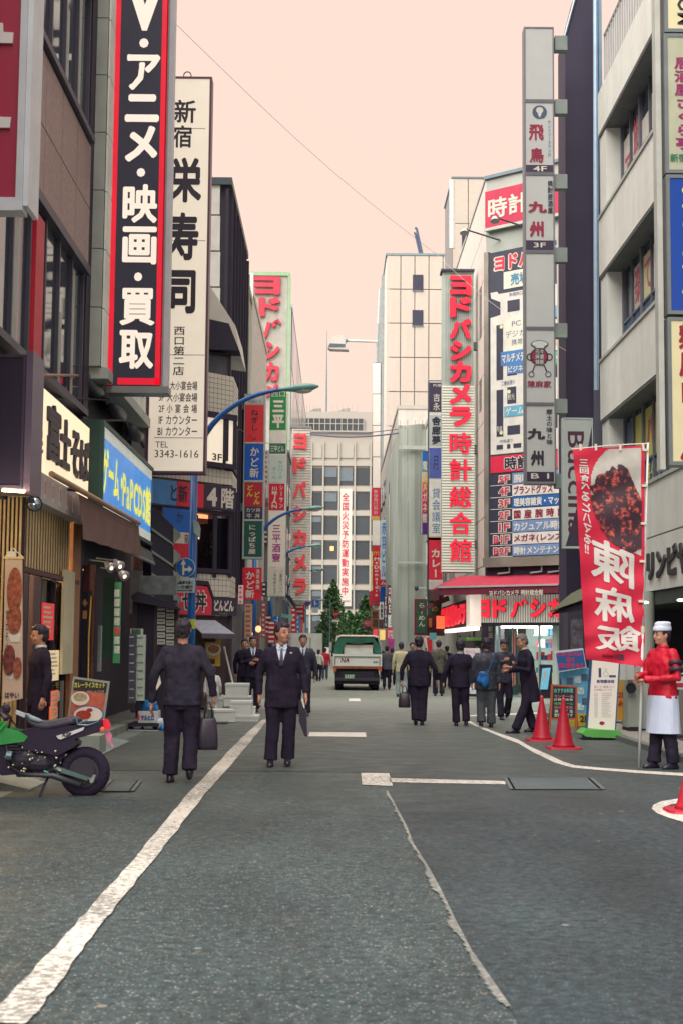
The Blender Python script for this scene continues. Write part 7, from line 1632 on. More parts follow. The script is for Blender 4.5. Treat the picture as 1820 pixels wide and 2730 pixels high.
crumple(P_.w(*P_.uz(395, 1882), -.2), .17, .15, .11, 3, mat((30, 110, 170), .3, nz=.35, sc=14), t)
t = thing('white_plastic_bag', 'crumpled white and blue plastic bag on the ground by the carton', 'bag', P_.w(*P_.uz(430, 1930))); crumple(P_.w(*P_.uz(432, 1930), -.1), .16, .12, .1, 8, mat((206, 210, 216), .4, nz=.2, sc=9), t); crumple(P_.w(*P_.uz(436, 1940), -.0), .05, .05, .06, 4, mat((30, 120, 190), .4), t, 'bag_knot')
t = thing('hand_trolley', 'low dark trolley with a metal frame under the white carton', 'trolley', P_.w(*P_.uz(395, 1945))); obj('deck', MB().pb(P_, (345, 1928, 425, 1936), .1, -.5), mDark, t); obj('frame_rail', MB().tube([P_.w(*P_.uz(345, 1946), .12), P_.w(*P_.uz(425, 1948), .12), P_.w(*P_.uz(440, 1952), -.2)], .018, 6), mat((130, 130, 124), .4, metal=.4), t)
for px in (352, 380, 415): obj('castor', MB().ball(P_.w(P_.uz(px, 1948)[0], .035, .0), .035, n=8, m=5), mDark, t)
t = thing('low_step_box', 'grey box on the footway behind the rear wheel of the motorcycle', 'box', AT(240, 2000, 17.2)); obj('box_body', MB().pb(FC(17.2), (205, 1962, 266, 2010), 0, -.5), mat((160, 162, 150), .6), t)
# ================================================================== SMALL THINGS ON THE RIGHT
def cone(px, yb, yt, label, Y=None, col=(196, 30, 52)):
    g = G(px, yb); Y = g.y; P_ = FC(Y); x, z = P_.uz(px, yb); zt = P_.uz(px, yt)[1]
    t = thing('traffic_cone', label, 'traffic cone', (x, Y, 0), 0, 'red traffic cones on the right'); PINV[t.name] = Matrix.Identity(4)
    m = mat(col, .45, nz=.1, sc=8); h = zt
    obj('cone_body', MB().rings([(0, 0, .03, .17, .17), (0, 0, .07, .15, .15), (0, 0, .1, .135, .135), (0, 0, h * .93, .03, .03), (0, 0, h * .97, .026, .026), (0, 0, h, .012, .012)], 24), m, t, smooth=True)
    obj('base', MB().rings([(0, 0, 0, .25, .25), (0, 0, .03, .24, .24), (0, 0, .035, .17, .17)], 24, pw=5), m, t)
    obj('tip', MB().ball((0, 0, h - .01), .028, n=10, m=6), mat((236, 60, 80), .4), t, smooth=True)
    return t
cone(1443, 1976, 1857, 'far traffic cone beside the chalkboard, left of the other cone')
cone(1501, 1997, 1863, 'near traffic cone in front of the chalkboard, right of the other cone')
cone(1846, 2166, 1990, 'traffic cone mostly outside the right edge on the curved white marking')
P_ = FC(23.4)
t = thing('chalk_menu_board', 'orange framed chalk menu board standing behind the traffic cones', 'menu board', P_.w(P_.uz(1500, 1945)[0], 0))
fr = MB().pp(P_, [(1468, 1824), (1474, 1824), (1467, 1946), (1462, 1946)], .0, -.04).pp(P_, [(1533, 1830), (1538, 1830), (1538, 1948), (1532, 1948)], .0, -.04).pp(P_, [(1468, 1824), (1538, 1829), (1538, 1834), (1468, 1829)], .002, -.03).pp(P_, [(1466, 1914), (1535, 1914), (1535, 1919), (1466, 1919)], .002, -.03)
obj('frame', fr, mat((196, 96, 60), .6), t); obj('blackboard', MB().pp(P_, [(1474, 1829), (1533, 1834), (1532, 1914), (1469, 1914)], -.005, -.03), mat((52, 50, 58), .6), t)
cols4 = [((130, 210, 190), 'おすすめ料理', 1835, 1847), ((240, 150, 160), 'ランチ一品', 1853, 1860), ((230, 226, 210), '日替り定食', 1862, 1868), ((120, 190, 110), '焼鳥 ビール', 1872, 1880), ((230, 120, 140), '刺身 煮魚', 1882, 1890), ((230, 226, 210), '酒 焼酎 生', 1892, 1900), ((230, 226, 210), '営業中です', 1902, 1911)]
for c, s, a, b_ in cols4: letters(t, P_, mat(c, .5), [('h', s, (1476, a, 1526, b_), dict(bold=.02))], d=.002)
obj('rear_leg', MB().pp(FC(23.8), [(1470, 1830), (1474, 1830), (1462, 1944), (1458, 1944)], 0, -.03).pp(FC(23.8), [(1530, 1834), (1534, 1834), (1540, 1944), (1536, 1944)], 0, -.03), mDark, t)
P_ = FC(24.4)
t = thing('blue_red_placard', 'tilted blue placard with red handwriting above the chalkboard', 'placard', P_.w(*P_.uz(1520, 1790)))
obj('board', MB().pp(P_, [(1476, 1736), (1553, 1728), (1562, 1780), (1488, 1792)], .0, -.03), mat((232, 222, 214), .5), t); obj('blue_field', MB().pp(P_, [(1480, 1742), (1552, 1733), (1560, 1778), (1488, 1789)], .005, .001), mat((40, 100, 170), .5), t)
letters(t, P_, mat((230, 60, 90), .5), [('h', 'リフルーヨレクルト', (1482, 1738, 1550, 1750), dict(bold=.06)), ('h', '近く', (1508, 1752, 1530, 1766), dict(bold=.05)), ('h', '買い取ります', (1488, 1768, 1554, 1782), dict(bold=.05))], d=.008)
t = thing('blue_photo_poster', 'pale blue poster with small product photos below the blue placard', 'poster', P_.w(*P_.uz(1530, 1900))); P6 = FC(24.6)
obj('sheet', MB().pp(P6, [(1490, 1792), (1570, 1780), (1566, 1902), (1538, 1904), (1500, 1840)], .0, -.03), mat((110, 176, 210), .5, nz=.2, sc=8), t)
for i, (px, py) in enumerate(((1538, 1812), (1556, 1806), (1546, 1842), (1558, 1870), (1546, 1884), (1516, 1816))): obj('photo_print', MB().pb(P6, (px - 8, py - 9, px + 9, py + 9), .006, .001), mat(((216, 226, 222), (90, 110, 130))[i % 2], .5, nz=.4, sc=30), t)
t = thing('yellow_floor_sign', 'low yellow sign with black floor number between the chalkboard and the white stand', 'sign', AT(1550, 1930, 24.3)); P7 = FC(24.3); obj('board', MB().pp(P7, [(1510, 1905), (1566, 1902), (1566, 1936), (1514, 1938)], 0, -.05), mat((226, 186, 60), .5), t); letters(t, P7, mInk, [('h', '2F', (1545, 1908, 1566, 1925), dict(bold=.04))], d=.006)
t = thing('yellow_standing_sign', 'tall orange yellow sign with red number and arrow behind the white stand', 'sign', AT(1655, 1915, 24.6)); P8 = FC(24.6); obj('board', MB().pb(P8, (1640, 1800, 1668, 1920), 0, -.06), mat((222, 156, 50), .5, nz=.08), t); letters(t, P8, mat((190, 60, 50), .5), [('h', '2F', (1645, 1845, 1664, 1860), dict(bold=.04))], d=.006); obj('arrow_mark', MB().pp(P8, [(1645, 1880), (1652, 1866), (1664, 1882), (1658, 1882), (1658, 1876), (1650, 1884)], .006, .001), mat((190, 60, 50), .5), t)
P_ = FC(22.9)
t = thing('clinic_stand_sign', 'tall white standing sign with blue heading on a green wheeled base', 'sign', P_.w(P_.uz(1602, 1955)[0], 0))
qp = [(1577, 1760), (1648, 1768), (1637, 1947), (1565, 1941)]
obj('panel', MB().pp(P_, qp, .0, -.12), mat((246, 226, 210), .4, nz=.03, emit=.12), t); obj('edge', MB().pp(P_, [(1574, 1760), (1577, 1760), (1565, 1941), (1562, 1941)], .01, -.13).pp(P_, [(1648, 1768), (1651, 1768), (1640, 1947), (1637, 1947)], .01, -.13), mat((60, 100, 150), .4), t)
obj('base', MB().pp(P_, [(1556, 1942), (1644, 1946), (1652, 1958), (1636, 1966), (1556, 1962), (1543, 1954)], .2, -.3), mat((110, 190, 90), .5), t)
for px in (1552, 1562, 1632): obj('castor', MB().ball(P_.w(P_.uz(px, 1966)[0], .04, .15), .045, n=10, m=6), mDark, t)
letters(t, P_, mat((60, 70, 150), .5), [('h', '新宿整体院', (1589, 1812, 1636, 1821), dict(bold=.03))]); letters(t, P_, mat((190, 90, 140), .5), [('h', '肩こり 腰痛 など', (1582, 1828, 1637, 1834), {}), ('h', 'お気軽にどうぞ', (1582, 1836, 1630, 1842), {})])
lp = MB(); random.seed(6)
for i in range(13): y = 1848 + i * 5.2; lp.pb(P_, (1582, y, 1592, y + 1.2), .004, .001).pb(P_, (1602, y, 1602 + random.uniform(14, 30), y + 1.2), .004, .001)
obj('small_print', lp, mat((190, 176, 180), .5), t); obj('seal', MB().disc(P_, *P_.uz(1603, 1928), .042, .03, .006, .001), mat((196, 40, 80), .5), t); obj('outline_print', MB().pring(P_, 1613, 1797, 6, 7, .005).pring(P_, 1613, 1785, 2.5, 3.3, .005), mat((110, 190, 150), .5), t); obj('colour_bar', MB().pb(P_, (1594, 1781, 1601, 1806), .005, .001).pb(P_, (1622, 1800, 1640, 1806), .005, .001), mat((90, 90, 120), .5), t)
t = thing('white_wall_box', 'white meter box on the pillar behind the white standing sign', 'box', AT(1680, 1810, 23.9)); obj('box_body', MB().pb(FC(23.9), (1652, 1772, 1689, 1812), 0, -.2), mat((222, 212, 202), .5), t); obj('door_line', MB().pb(FC(23.9), (1667, 1772, 1668, 1812), .005, .001), mGrey, t)
t = thing('grey_wall_pier', 'grey rendered wall pier with a dark base behind the flag pole', 'wall', AT(1680, 1960, 24.2)); obj('pier_body', MB().pb(FC(24.2), (1672, 1780, 1702, 1940), 0, -.5), mat((186, 184, 168), .6, nz=.08), t); obj('pier_base', MB().pb(FC(24.2), (1674, 1938, 1704, 1985), .02, -.52), mDark, t); obj('speaker_cup', MB().tube([FC(24.2).w(*FC(24.2).uz(1684, 1834), .0), FC(24.2).w(*FC(24.2).uz(1676, 1834), .15)], [.03, .09], 10), mDark, t)
t = thing('price_card_stand', 'white and red price card on a thin black stand at the right edge', 'sign', AT(1808, 1830, 18.6)); P9 = FC(18.6); obj('card', MB().pb(P9, (1797, 1790, 1830, 1838), 0, -.03), mat((216, 208, 200), .5), t); obj('red_band', MB().pb(P9, (1798, 1821, 1830, 1832), .006, .001), mat((190, 40, 56), .5), t); obj('dark_band', MB().pb(P9, (1798, 1797, 1830, 1803), .006, .001), mDark, t); obj('stem', MB().pb(P9, (1805, 1838, 1809, 1962), -.01, -.03), mDark, t); obj('foot', MB().pb(P9, (1790, 1960, 1825, 1966), .1, -.15), mDark, t)
# advertising flag
Pf = PL(*G(1702, 2047).xy, 0); Yf = Pf.o.y
t = thing('flag_pole', 'white telescopic pole with crossbar held by the man in the red jacket', 'pole', (Pf.o.x, Yf, 0))
P1 = Pf.w(*Pf.uz(1702, 2047), .0); P2 = Pf.w(*Pf.uz(1726, 1180), .0)
mid = P1.lerp(P2, .42)
obj('pole', MB().tube([P1, mid], .018, 10), mat((222, 212, 204), .4), t, smooth=True); obj('pole', MB().tube([mid, P2], .013, 10), mat((232, 218, 210), .4), t, smooth=True); obj('collar', MB().tube([mid - Vector((0, 0, .04)), mid + Vector((0, 0, .04))], .024, 10), mWhite, t)
obj('crossbar', MB().tube([Pf.w(*Pf.uz(1729, 1182), .0), Pf.w(*Pf.uz(1620, 1188), .0), Pf.w(*Pf.uz(1522, 1198), .0)], .008, 8), mWhite, t)
t = thing('advertising_flag', 'tall red advertising flag with a food photo and white characters seen from behind', 'flag', Pf.w(*Pf.uz(1650, 1770)))
def edge(s):   # s 0 top .. 1 bottom: left and right edge in photo pixels
    pL = [(1524, 1198), (1534, 1290), (1540, 1420), (1547, 1560), (1556, 1690), (1562, 1757)]; pR = [(1717, 1188), (1716, 1330), (1716, 1500), (1713, 1600), (1718, 1690), (1712, 1778)]
    return lerp_pts(pL, s), lerp_pts(pR, s)
def fw(a, s, d=0.0):      # point on the cloth; a across
    l, r = edge(s); px = l[0] + (r[0] - l[0]) * a; py = l[1] + (r[1] - l[1]) * a
    return Pf.w(*Pf.uz(px, py), .01 + d + (.035 * math.sin(a * 9 + s * 5) + .03 * math.sin(a * 4 - s * 7)) * s * (1.2 - a) + .01 * math.sin(s * 40 + a * 6))
mb = MB(); NX, NY = 24, 60
for i in range(NX):
    for j in range(NY): mb.quad(fw((i) / NX, j / NY), fw((i + 1) / NX, j / NY), fw((i + 1) / NX, (j + 1) / NY), fw(i / NX, (j + 1) / NY))
cl_ = obj('cloth', mb, mat((226, 34, 66), .65, nz=.1, sc=5), t, smooth=True)
mb2 = MB(); mb2.add([v - Pf.n * .004 for v in mb.v], mb.f); obj('cloth_back', mb2, mat((226, 34, 66), .65, nz=.1, sc=5), t, smooth=True)
def flagpos(px, py, d):
    lo, hi = 0, 1
    s = (py - 1195) / 575; l, r = edge(min(1, max(0, s))); a = (px - l[0]) / (r[0] - l[0]); return fw(a, s, d)
def finer(v, f, L):
    V = [tuple(p) if len(p) > 2 else (p[0], p[1], 0) for p in v]; F = []; st = [(q[0], q[i], q[i + 1]) for q in f for i in range(1, len(q) - 1)]
    while st:
        a, b_, c = st.pop(); ls = [(math.dist(V[x], V[y]), x, y, z) for x, y, z in ((a, b_, c), (b_, c, a), (c, a, b_))]; l, x, y, z = max(ls)
        if l > L: V.append(((V[x][0] + V[y][0]) / 2, (V[x][1] + V[y][1]) / 2, V[x][2])); m_ = len(V) - 1; st += [(x, m_, z), (m_, y, z)]
        else: F.append((a, b_, c))
    return V, F
def flagtext(name, items, m, d=.006):
    mb = MB()
    for c, b_, bold, mir in items:
        v, f, bb = glyphs(c, bold); w = bb[2] - bb[0]; h = bb[3] - bb[1]; v, f = finer(v, f, .09)
        mb.add([flagpos(b_[0] + (b_[2] - b_[0]) * ((1 - (p[0] - bb[0]) / w) if mir else (p[0] - bb[0]) / w), b_[3] + (b_[1] - b_[3]) * (p[1] - bb[1]) / h, d + p[2] * .0006) for p in v], f)
    return obj(name, mb, m, t)
mFW = mat((236, 216, 204), .6, nz=.04)
flagtext('lettering', [('陳', (1574, 1415, 1688, 1517), .024, True), ('麻', (1583, 1526, 1690, 1622), .024, True), ('飯', (1585, 1630, 1708, 1722), .024, True)], mFW)
flagtext('lettering', [(c, (1542 + i * 1.6, 1228 + i * 24, 1566 + i * 1.3, 1249 + i * 24), .03, True) for i, c in enumerate('三回食べるとハマる')] + [('!!', (1557, 1443, 1568, 1465), .03, True)], mFW)
flagtext('lettering', [('四川', (1636, 1733, 1662, 1756), .04, True)], mat((80, 70, 84), .5)); flagtext('lettering', [('陳麻家', (1600, 1740, 1632, 1752), .03, True)], mat((160, 30, 56), .5))
pm = MB()   # plate photo
def blob(pts, d): pm_ = MB(); pm_.add([flagpos(x, y, d) for x, y in pts], [tuple(range(len(pts)))]); return pm_
def grid_in(test, x0, y0, x1, y1, n, d):
    g = MB()
    for i in range(n):
        for j in range(int(n * 1.4)):
            a = x0 + (x1 - x0) * i / n; b = y0 + (y1 - y0) * j / (n * 1.4); w = (x1 - x0) / n; h = (y1 - y0) / (n * 1.4)
            if test(a + w / 2, b + h / 2): g.quad(*[flagpos(x, y, d) for x, y in ((a, b), (a + w, b), (a + w, b + h), (a, b + h))])
    return g
obj('plate_photo', grid_in(lambda x, y: ((x - 1680) / 108) ** 2 + ((y - 1300) / 122) ** 2 < 1 and x < 1708 and y > 1200, 1570, 1196, 1710, 1418, 44, .004), mat((206, 190, 176), .6, nz=.12, sc=9), t)
def food(x, y): return ((x - 1660) / 84) ** 2 + ((y - 1330) / 88) ** 2 < 1 + .3 * mnoise.noise(Vector((x * .06, y * .06, 0))) and x < 1707 and not (x > 1668 and y < 1245 + (x - 1668) * 1.8)
mFood = bpy.data.materials.new('stew_photo'); mFood.use_nodes = True; n_ = mFood.node_tree; v_ = n_.nodes.new('ShaderNodeTexVoronoi'); v_.inputs['Scale'].default_value = 12; g_ = n_.nodes.new('ShaderNodeNewGeometry'); w_ = n_.nodes.new('ShaderNodeTexNoise'); w_.inputs['Scale'].default_value = 14; n_.links.new(g_.outputs['Position'], w_.inputs['Vector']); q_ = n_.nodes.new('ShaderNodeVectorMath'); q_.operation = 'MULTIPLY_ADD'; q_.inputs[1].default_value = (.16, .16, .16); n_.links.new(w_.outputs['Color'], q_.inputs[0]); n_.links.new(g_.outputs['Position'], q_.inputs[2]); n_.links.new(q_.outputs[0], v_.inputs['Vector'])
r_ = n_.nodes.new('ShaderNodeValToRGB'); r_.color_ramp.elements[0].color = (.62, .19, .10, 1); r_.color_ramp.elements[1].color = (.03, .01, .025, 1); r_.color_ramp.elements[1].position = .5; e_ = r_.color_ramp.elements.new(.26); e_.color = (.33, .05, .045, 1); n_.links.new(v_.outputs['Distance'], r_.inputs[0]); n_.links.new(r_.outputs[0], n_.nodes['Principled BSDF'].inputs['Base Color'])
obj('food_photo', grid_in(food, 1570, 1225, 1710, 1418, 60, .014), mFood, t)
lp = MB()
for s in (.0, .17, .35, .53, .72): p = Pf.w(*Pf.uz(1722 - 4 * s * 4, 1200 + s * 560), .0); lp.add(MB().box(p.x - .05, p.x + .02, p.y - .03, p.y + .02, p.z - .015, p.z + .015).v, MB().box(0, 1, 0, 1, 0, 1).f)
for px in (1545, 1586, 1651, 1712): lp.pp(Pf, [(px - 3, 1184), (px + 3, 1184), (px + 4, 1200), (px - 2, 1202)], .02, -.01)
obj('tie_loop', lp, mWhite, t)

def lit(name, p, e, c, r=.15):
    l = bpy.data.lights.new(name, 'POINT'); l.energy = e; l.color = c; l.shadow_soft_size = r; o = bpy.data.objects.new(name, l); COL.objects.link(o); o.location = p
lit('shop_lamp', (-3.55, 15.4, 2.95), 9, (1, .72, .4), .1); lit('shop_lamp', (-5.0, 17.5, 2.9), 50, (1, .7, .42)); lit('shop_lamp', (-5.0, 20.5, 2.9), 45, (1, .7, .42))
lit('store_light', tuple(OB.w(1.0, 1.95, -.9)), 30, (.95, 1, .92)); lit('window_lamp', tuple(FX.w(FX.uz(548, 1400)[0], FX.uz(548, 1400)[1] - .25, -.3)), 4, (1, .5, .25), .08)
# ================================================================== PEOPLE
def rot_about(p, c, ax, a): return Matrix.Rotation(a, 4, ax) @ (Vector(p) - Vector(c)) + Vector(c)
def fuse(name, mb, m, parent, vox, smooth=True, disp=0.0, dsc=8, extra=None, seed=0, it=3):
    me = bpy.data.meshes.new('tmp'); me.from_pydata([tuple(v) for v in mb.v], [], mb.f); o = bpy.data.objects.new('tmp', me)
    r = o.modifiers.new('r', 'REMESH'); r.mode = 'VOXEL'; r.voxel_size = vox; s = o.modifiers.new('s', 'SMOOTH'); s.iterations = it; s.factor = .5
    out_ = baked(o); bpy.data.objects.remove(o); bpy.data.meshes.remove(me)
    if disp:
        for v in out_.vertices:
            q = Vector(v.co); v.co = q + v.normal * disp * (mnoise.noise(Vector((q.x * dsc + seed, q.y * dsc, q.z * dsc * .6))) + .6 * mnoise.noise(Vector((q.x * dsc * 2.3, q.y * dsc * 2.3 + seed, q.z * dsc * 1.9))))
    if extra:
        bm = bmesh.new(); bm.from_mesh(out_); vs = [bm.verts.new(tuple(v)) for v in extra.v]
        for f in extra.f:
            try: bm.faces.new([vs[i] for i in f])
            except ValueError: pass
        bm.to_mesh(out_); bm.free()
    out_.name = name
    return obj(name, out_, m, parent, smooth=smooth)
mSkin = mat((206, 142, 116), .5, nz=.1, sc=12); mHair = mat((48, 40, 52), .6, nz=.3, sc=40); mShoe = mat((46, 38, 52), .3)
mSuit = mat((52, 43, 58), .9, nz=.3, sc=6, spec=.1, bump=.9, bsc=6); mSuit2 = mat((56, 47, 62), .9, nz=.3, sc=5, spec=.1, bump=.9, bsc=7)
def hand(mb, wr, dr, side, curl=.5, n=6):
    """palm, four fingers and thumb hanging along dr"""
    wr = Vector(wr); dr = Vector(dr).normalized(); sx = Vector((side, 0, 0)); sx = (sx - dr * sx.dot(dr)).normalized(); fw_ = dr.cross(sx).normalized()
    mb.tube([wr - dr * .01, wr + dr * .04, wr + dr * .085], [.026, .034, .032], 8, flat=.62)
    for i, (o_, l) in enumerate(((-.026, .062), (-.009, .072), (.009, .068), (.025, .052))):
        a = wr + dr * .08 + fw_ * o_; c1 = a + dr * l * .5 - sx * .006; c2 = c1 + (dr * (1 - curl) - sx * curl).normalized() * l * .5
        mb.tube([a - dr * .015, c1, c2], [.0098, .0092, .0075], n)
    b = wr + dr * .025 + fw_ * -.03; mb.tube([b, b + (dr - fw_ * .6).normalized() * .035, b + (dr - fw_ * .3).normalized() * .065], [.012, .011, .009], n)
def person(label, px, yf, yh, face=0.0, x=None, H=None, jacket=None, trouser=None, hair=True, arms=None, legs=None, head=(0, 0), lean=0.0, vox=.018, shirt=False, tie=None, group=None, hemz=.80, skin=None, haircol=None, bulk=1.0, coat=None, Y=None, disp=.008, HS=1.02, collar=None, hair_len=0.0, name='person', lift=0.0):
    """face: 0 looks at the camera, 180 walks away; arms {L,R: (elbow, wrist)}; L and R are picture left and right when face is 0"""
    if Y is None: g = G(px, yf); Y = g.y
    P_ = FC(Y); x = P_.uz(px, yf)[0]; Hh = P_.uz(px, yh)[1]; S = Hh / 1.76
    t = thing('person', label, 'person', (x, Y, 0), R(face), group); t.scale = (S, S, S); PINV[t.name] = Matrix.Identity(4)
    mj = jacket or mSuit; mt = trouser or mSuit; A = arms or {}; Lg = legs or {}
    if not legs and Y != 31.0:
        rs = random.Random(px * 3 + 1); st = rs.uniform(-.13, .13); Lg = {'L': ((-.10, -.03 - max(0, st) * .3, .49), (-.105, st, .07 + max(0, st) * .5)), 'R': ((.10, -.03 - max(0, -st) * .3, .49), (.105, -st, .07 + max(0, -st) * .5))}
        if not arms: A = {'L': ((-.25 - rs.uniform(0, .03), .02, 1.13), (-.26, -.04 - st * .9, .88)), 'R': ((.25 + rs.uniform(0, .03), .02, 1.13), (.27, -.04 + st * .9, .88))}
    hp = {-1: (-.09, 0, .90), 1: (.09, 0, .90)}; kn, an = {}, {}
    for s, nm in ((-1, 'L'), (1, 'R')):
        kn[s], an[s] = Lg.get(nm, ((s * .10, -.01, .49), (s * .105, .02, .07)))
    el, wr = {}, {}
    for s, nm in ((-1, 'L'), (1, 'R')):
        el[s], wr[s] = A.get(nm, ((s * .25, .02, 1.13), (s * .265, -.04, .87)))
    B = bulk
    LN = lambda p: rot_about(p, (0, 0, .95), 'X', lean) if lean else Vector(p)
    tor = [(0, 0, hemz, .185 * B, .125 * B), (0, 0, .95, .178 * B, .122 * B), (0, 0, 1.12, .162 * B, .112 * B), (0, 0, 1.3, .19 * B, .122 * B), (0, .005, 1.41, .185, .105), (0, .01, 1.465, .12, .075), (0, .01, 1.50, .062, .06)]
    jk = MB().rings(tor, 18, pw=2.3)
    for s in (-1, 1): jk.tube([(s * .10, .01, 1.43), (s * .165, .01, 1.41), (s * .205, .01, 1.36), Vector(el[s]), Vector(wr[s])], [.05, .072, .066, .054, .043], 10)
    jk.v = [LN(v) for v in jk.v]
    J = fuse('jacket', jk, mj, t, vox, disp=disp, seed=px)
    TB = 1 + (B - 1) * .7; tr = MB().rings([(0, 0, .78, .17 * TB, .12), (0, 0, .88, .175 * TB, .125), (0, 0, .98, .155, .11)], 16)
    for s in (-1, 1):
        k, a = Vector(kn[s]), Vector(an[s]); tr.tube([Vector(hp[s]), Vector(hp[s]).lerp(k, .5), k, k.lerp(a, .5), a + Vector((0, 0, .01))], [.102 * TB, .096 * TB, .08 * TB, .076 * TB, .08 * TB], 10)
    fuse('trousers', tr, mt, t, vox, disp=disp * .8, seed=px + 3)
    for s in (-1, 1):
        a = Vector(an[s]); dz = a.z - .07
        sh = MB().rings([(a.x, a.y - .05, .005 + dz, .042, .13), (a.x, a.y - .05, .03 + dz, .045, .135), (a.x, a.y - .035, .06 + dz, .04, .1), (a.x, a.y + .01, .1 + dz, .035, .045)], 12)
        if dz > .03: sh.v = [rot_about(v, a, 'X', -.6) for v in sh.v]
        obj('shoe', sh, mShoe, t, smooth=True)
    # body: head, neck and hands as one skin
    hc = Vector((0, -.005, 1.635)); yaw, pit = R(head[0]), R(head[1])
    def HD(v): 
        v = Vector(v); v = Vector((0, 0, 1.53)) + (v - Vector((0, 0, 1.53))) * HS; v = rot_about(v, (0, .01, 1.54), 'X', pit); v = rot_about(v, (0, .01, 1.54), 'Z', yaw); return LN(v)
    hd = MB().rings([(0, -.035, 1.525, .03, .035), (0, -.025, 1.54, .048, .06), (0, -.012, 1.565, .060, .080), (0, -.005, 1.60, .069, .090), (0, .0, 1.65, .075, .096), (0, .003, 1.69, .073, .094), (0, .005, 1.73, .055, .072), (0, .006, 1.75, .028, .04)], 16)
    hd.tube([(0, -.088, 1.665), (0, -.102, 1.635), (0, -.115, 1.618), (0, -.095, 1.607)], [.008, .011, .015, .012], 8)
    for s in (-1, 1): hd.ball((s * .076, .012, 1.63), .012, .02, .032, 8, 6); hd.ball((s * .034, -.082, 1.655), .022, .012, .009, 8, 5); hd.ball((s * .04, -.07, 1.60), .028, .02, .022, 8, 5)
    hd.ball((0, -.088, 1.583), .025, .012, .01, 8, 5); hd.ball((0, -.075, 1.55), .026, .022, .018, 8, 5)
    hd.v = [HD(v) for v in hd.v]
    hd.tube([LN((0, .015, 1.40)), HD((0, .015, 1.49)), HD((0, .005, 1.57))], [.07, .057, .056], 12)
    hn = MB()
    for s in (-1, 1):
        d = (Vector(wr[s]) - Vector(el[s])).normalized(); w_ = LN(wr[s]); e_ = LN(el[s]); dd = (w_ - e_).normalized(); hd.tube([w_ - dd * .06, w_ + dd * .02], [.028, .026], 8)
        hand(hn, w_ + dd * .015, dd, s, .5)
    fuse('body', hd, skin or mSkin, t, max(.012, vox * .8), disp=.0, extra=hn, it=2)
    if face % 360 < 100 or face % 360 > 260:
        ey = MB(); 
        for s in (-1, 1): ey.ball((s * .033, -.0915, 1.645), .013, .006, .0055, 8, 5).tube([(s * .015, -.095, 1.668), (s * .034, -.098, 1.672), (s * .052, -.088, 1.667)], [.003, .0045, .003], 6)
        ey.v = [HD(v) for v in ey.v]; obj('eyes_and_brows', ey, mHair, t, smooth=True)
        mo = MB().ball((0, -.0985, 1.583), .022, .005, .0045, 10, 5); mo.v = [HD(v) for v in mo.v]; obj('mouth', mo, mat((150, 80, 76), .5), t, smooth=True)
    if hair:
        hr = MB().rings([(0, .045, 1.555 - hair_len, .055, .045), (0, .04, 1.60, .076, .062), (0, .03, 1.65, .085, .078), (0, .022, 1.69, .087, .092), (0, .008, 1.72, .08, .095), (0, .0, 1.748, .062, .08), (0, .003, 1.768, .03, .042)], 16)
        for s in (-1, 1): hr.ball((s * .072, .0, 1.675), .016, .045, .04, 8, 6)
        hr.ball((0, -.062, 1.722), .055, .035, .026, 10, 6)
        hr.v = [HD(v) for v in hr.v]; fuse('hair', hr, haircol or mHair, t, max(.011, vox * .7), disp=.013, dsc=30, seed=px, it=1)
    bvh = BVHTree.FromPolygons([v.co for v in J.data.vertices], [p.vertices for p in J.data.polygons])
    def on(x_, z_, off, bk=False):
        h = bvh.ray_cast(Vector((x_, -1 if not bk else 1, z_)), Vector((0, 1 if not bk else -1, 0)))
        y = h[0].y if h[0] else -.1
        return Vector((x_, y + (-off if not bk else off), z_))
    if shirt:
        z0, z1 = 1.24, 1.475
        def strip(nm, wf, zz0, zz1, off, m, nx=6, nz_=12):
            mb = MB()
            for j in range(nz_):
                for i in range(nx):
                    q = []
                    for (a, b) in ((i, j), (i + 1, j), (i + 1, j + 1), (i, j + 1)):
                        z_ = zz0 + (zz1 - zz0) * b / nz_; w_ = wf((z_ - zz0) / (zz1 - zz0)); q.append(on(-w_ + 2 * w_ * a / nx, z_, off))
                    mb.quad(*q)
            return obj(nm, mb, m, t, smooth=True)
        strip('shirt', lambda s: .008 + .062 * s, z0, z1, .006, mat((216, 214, 226), .6, nz=.03))
        strip('tie', lambda s: .012 + .016 * (1 - s) * (1 if s < .9 else 1), z0 - .0, z1 - .02, .013, tie or mat((48, 46, 70), .5))
        cb = MB()
        for s in (-1, 1):
            cb.add([LN((s * .012, -.098, 1.455)), LN((s * .06, -.06, 1.50)), LN((s * .068, -.065, 1.47)), LN((s * .05, -.10, 1.435))], [(0, 1, 2, 3)]); cb.tube([(s * .02, -.085, 1.47), (s * .056, -.03, 1.50), (s * .05, .05, 1.515)], [.014, .016, .014], 6)
        obj('shirt_collar', cb, mat((222, 220, 230), .6), t)
        lp_ = MB()
        for s in (-1, 1):
            for j in range(10):
                a0, a1 = j / 10, (j + 1) / 10; zf = lambda a: 1.24 + .225 * a; wi = lambda a: .008 + .062 * a; wo = lambda a: wi(a) + .05 * math.sin(math.pi * min(1, a * 1.15)) ** .6 + .004
                lp_.quad(on(s * wi(a0), zf(a0), .012), on(s * wo(a0), zf(a0), .007), on(s * wo(a1), zf(a1), .007), on(s * wi(a1), zf(a1), .012))
        obj('lapel', lp_, mj, t, smooth=True)
    if collar:
        mb = MB().rings([(0, .012, 1.475, .078, .075), (0, .012, 1.505, .07, .068), (0, .012, 1.52, .066, .064)], 16); mb.v = [LN(v) for v in mb.v]; obj('collar', mb, collar, t, smooth=True)
    t['_l'] = 1; del t['_l']
    return t, on, S, HD, LN
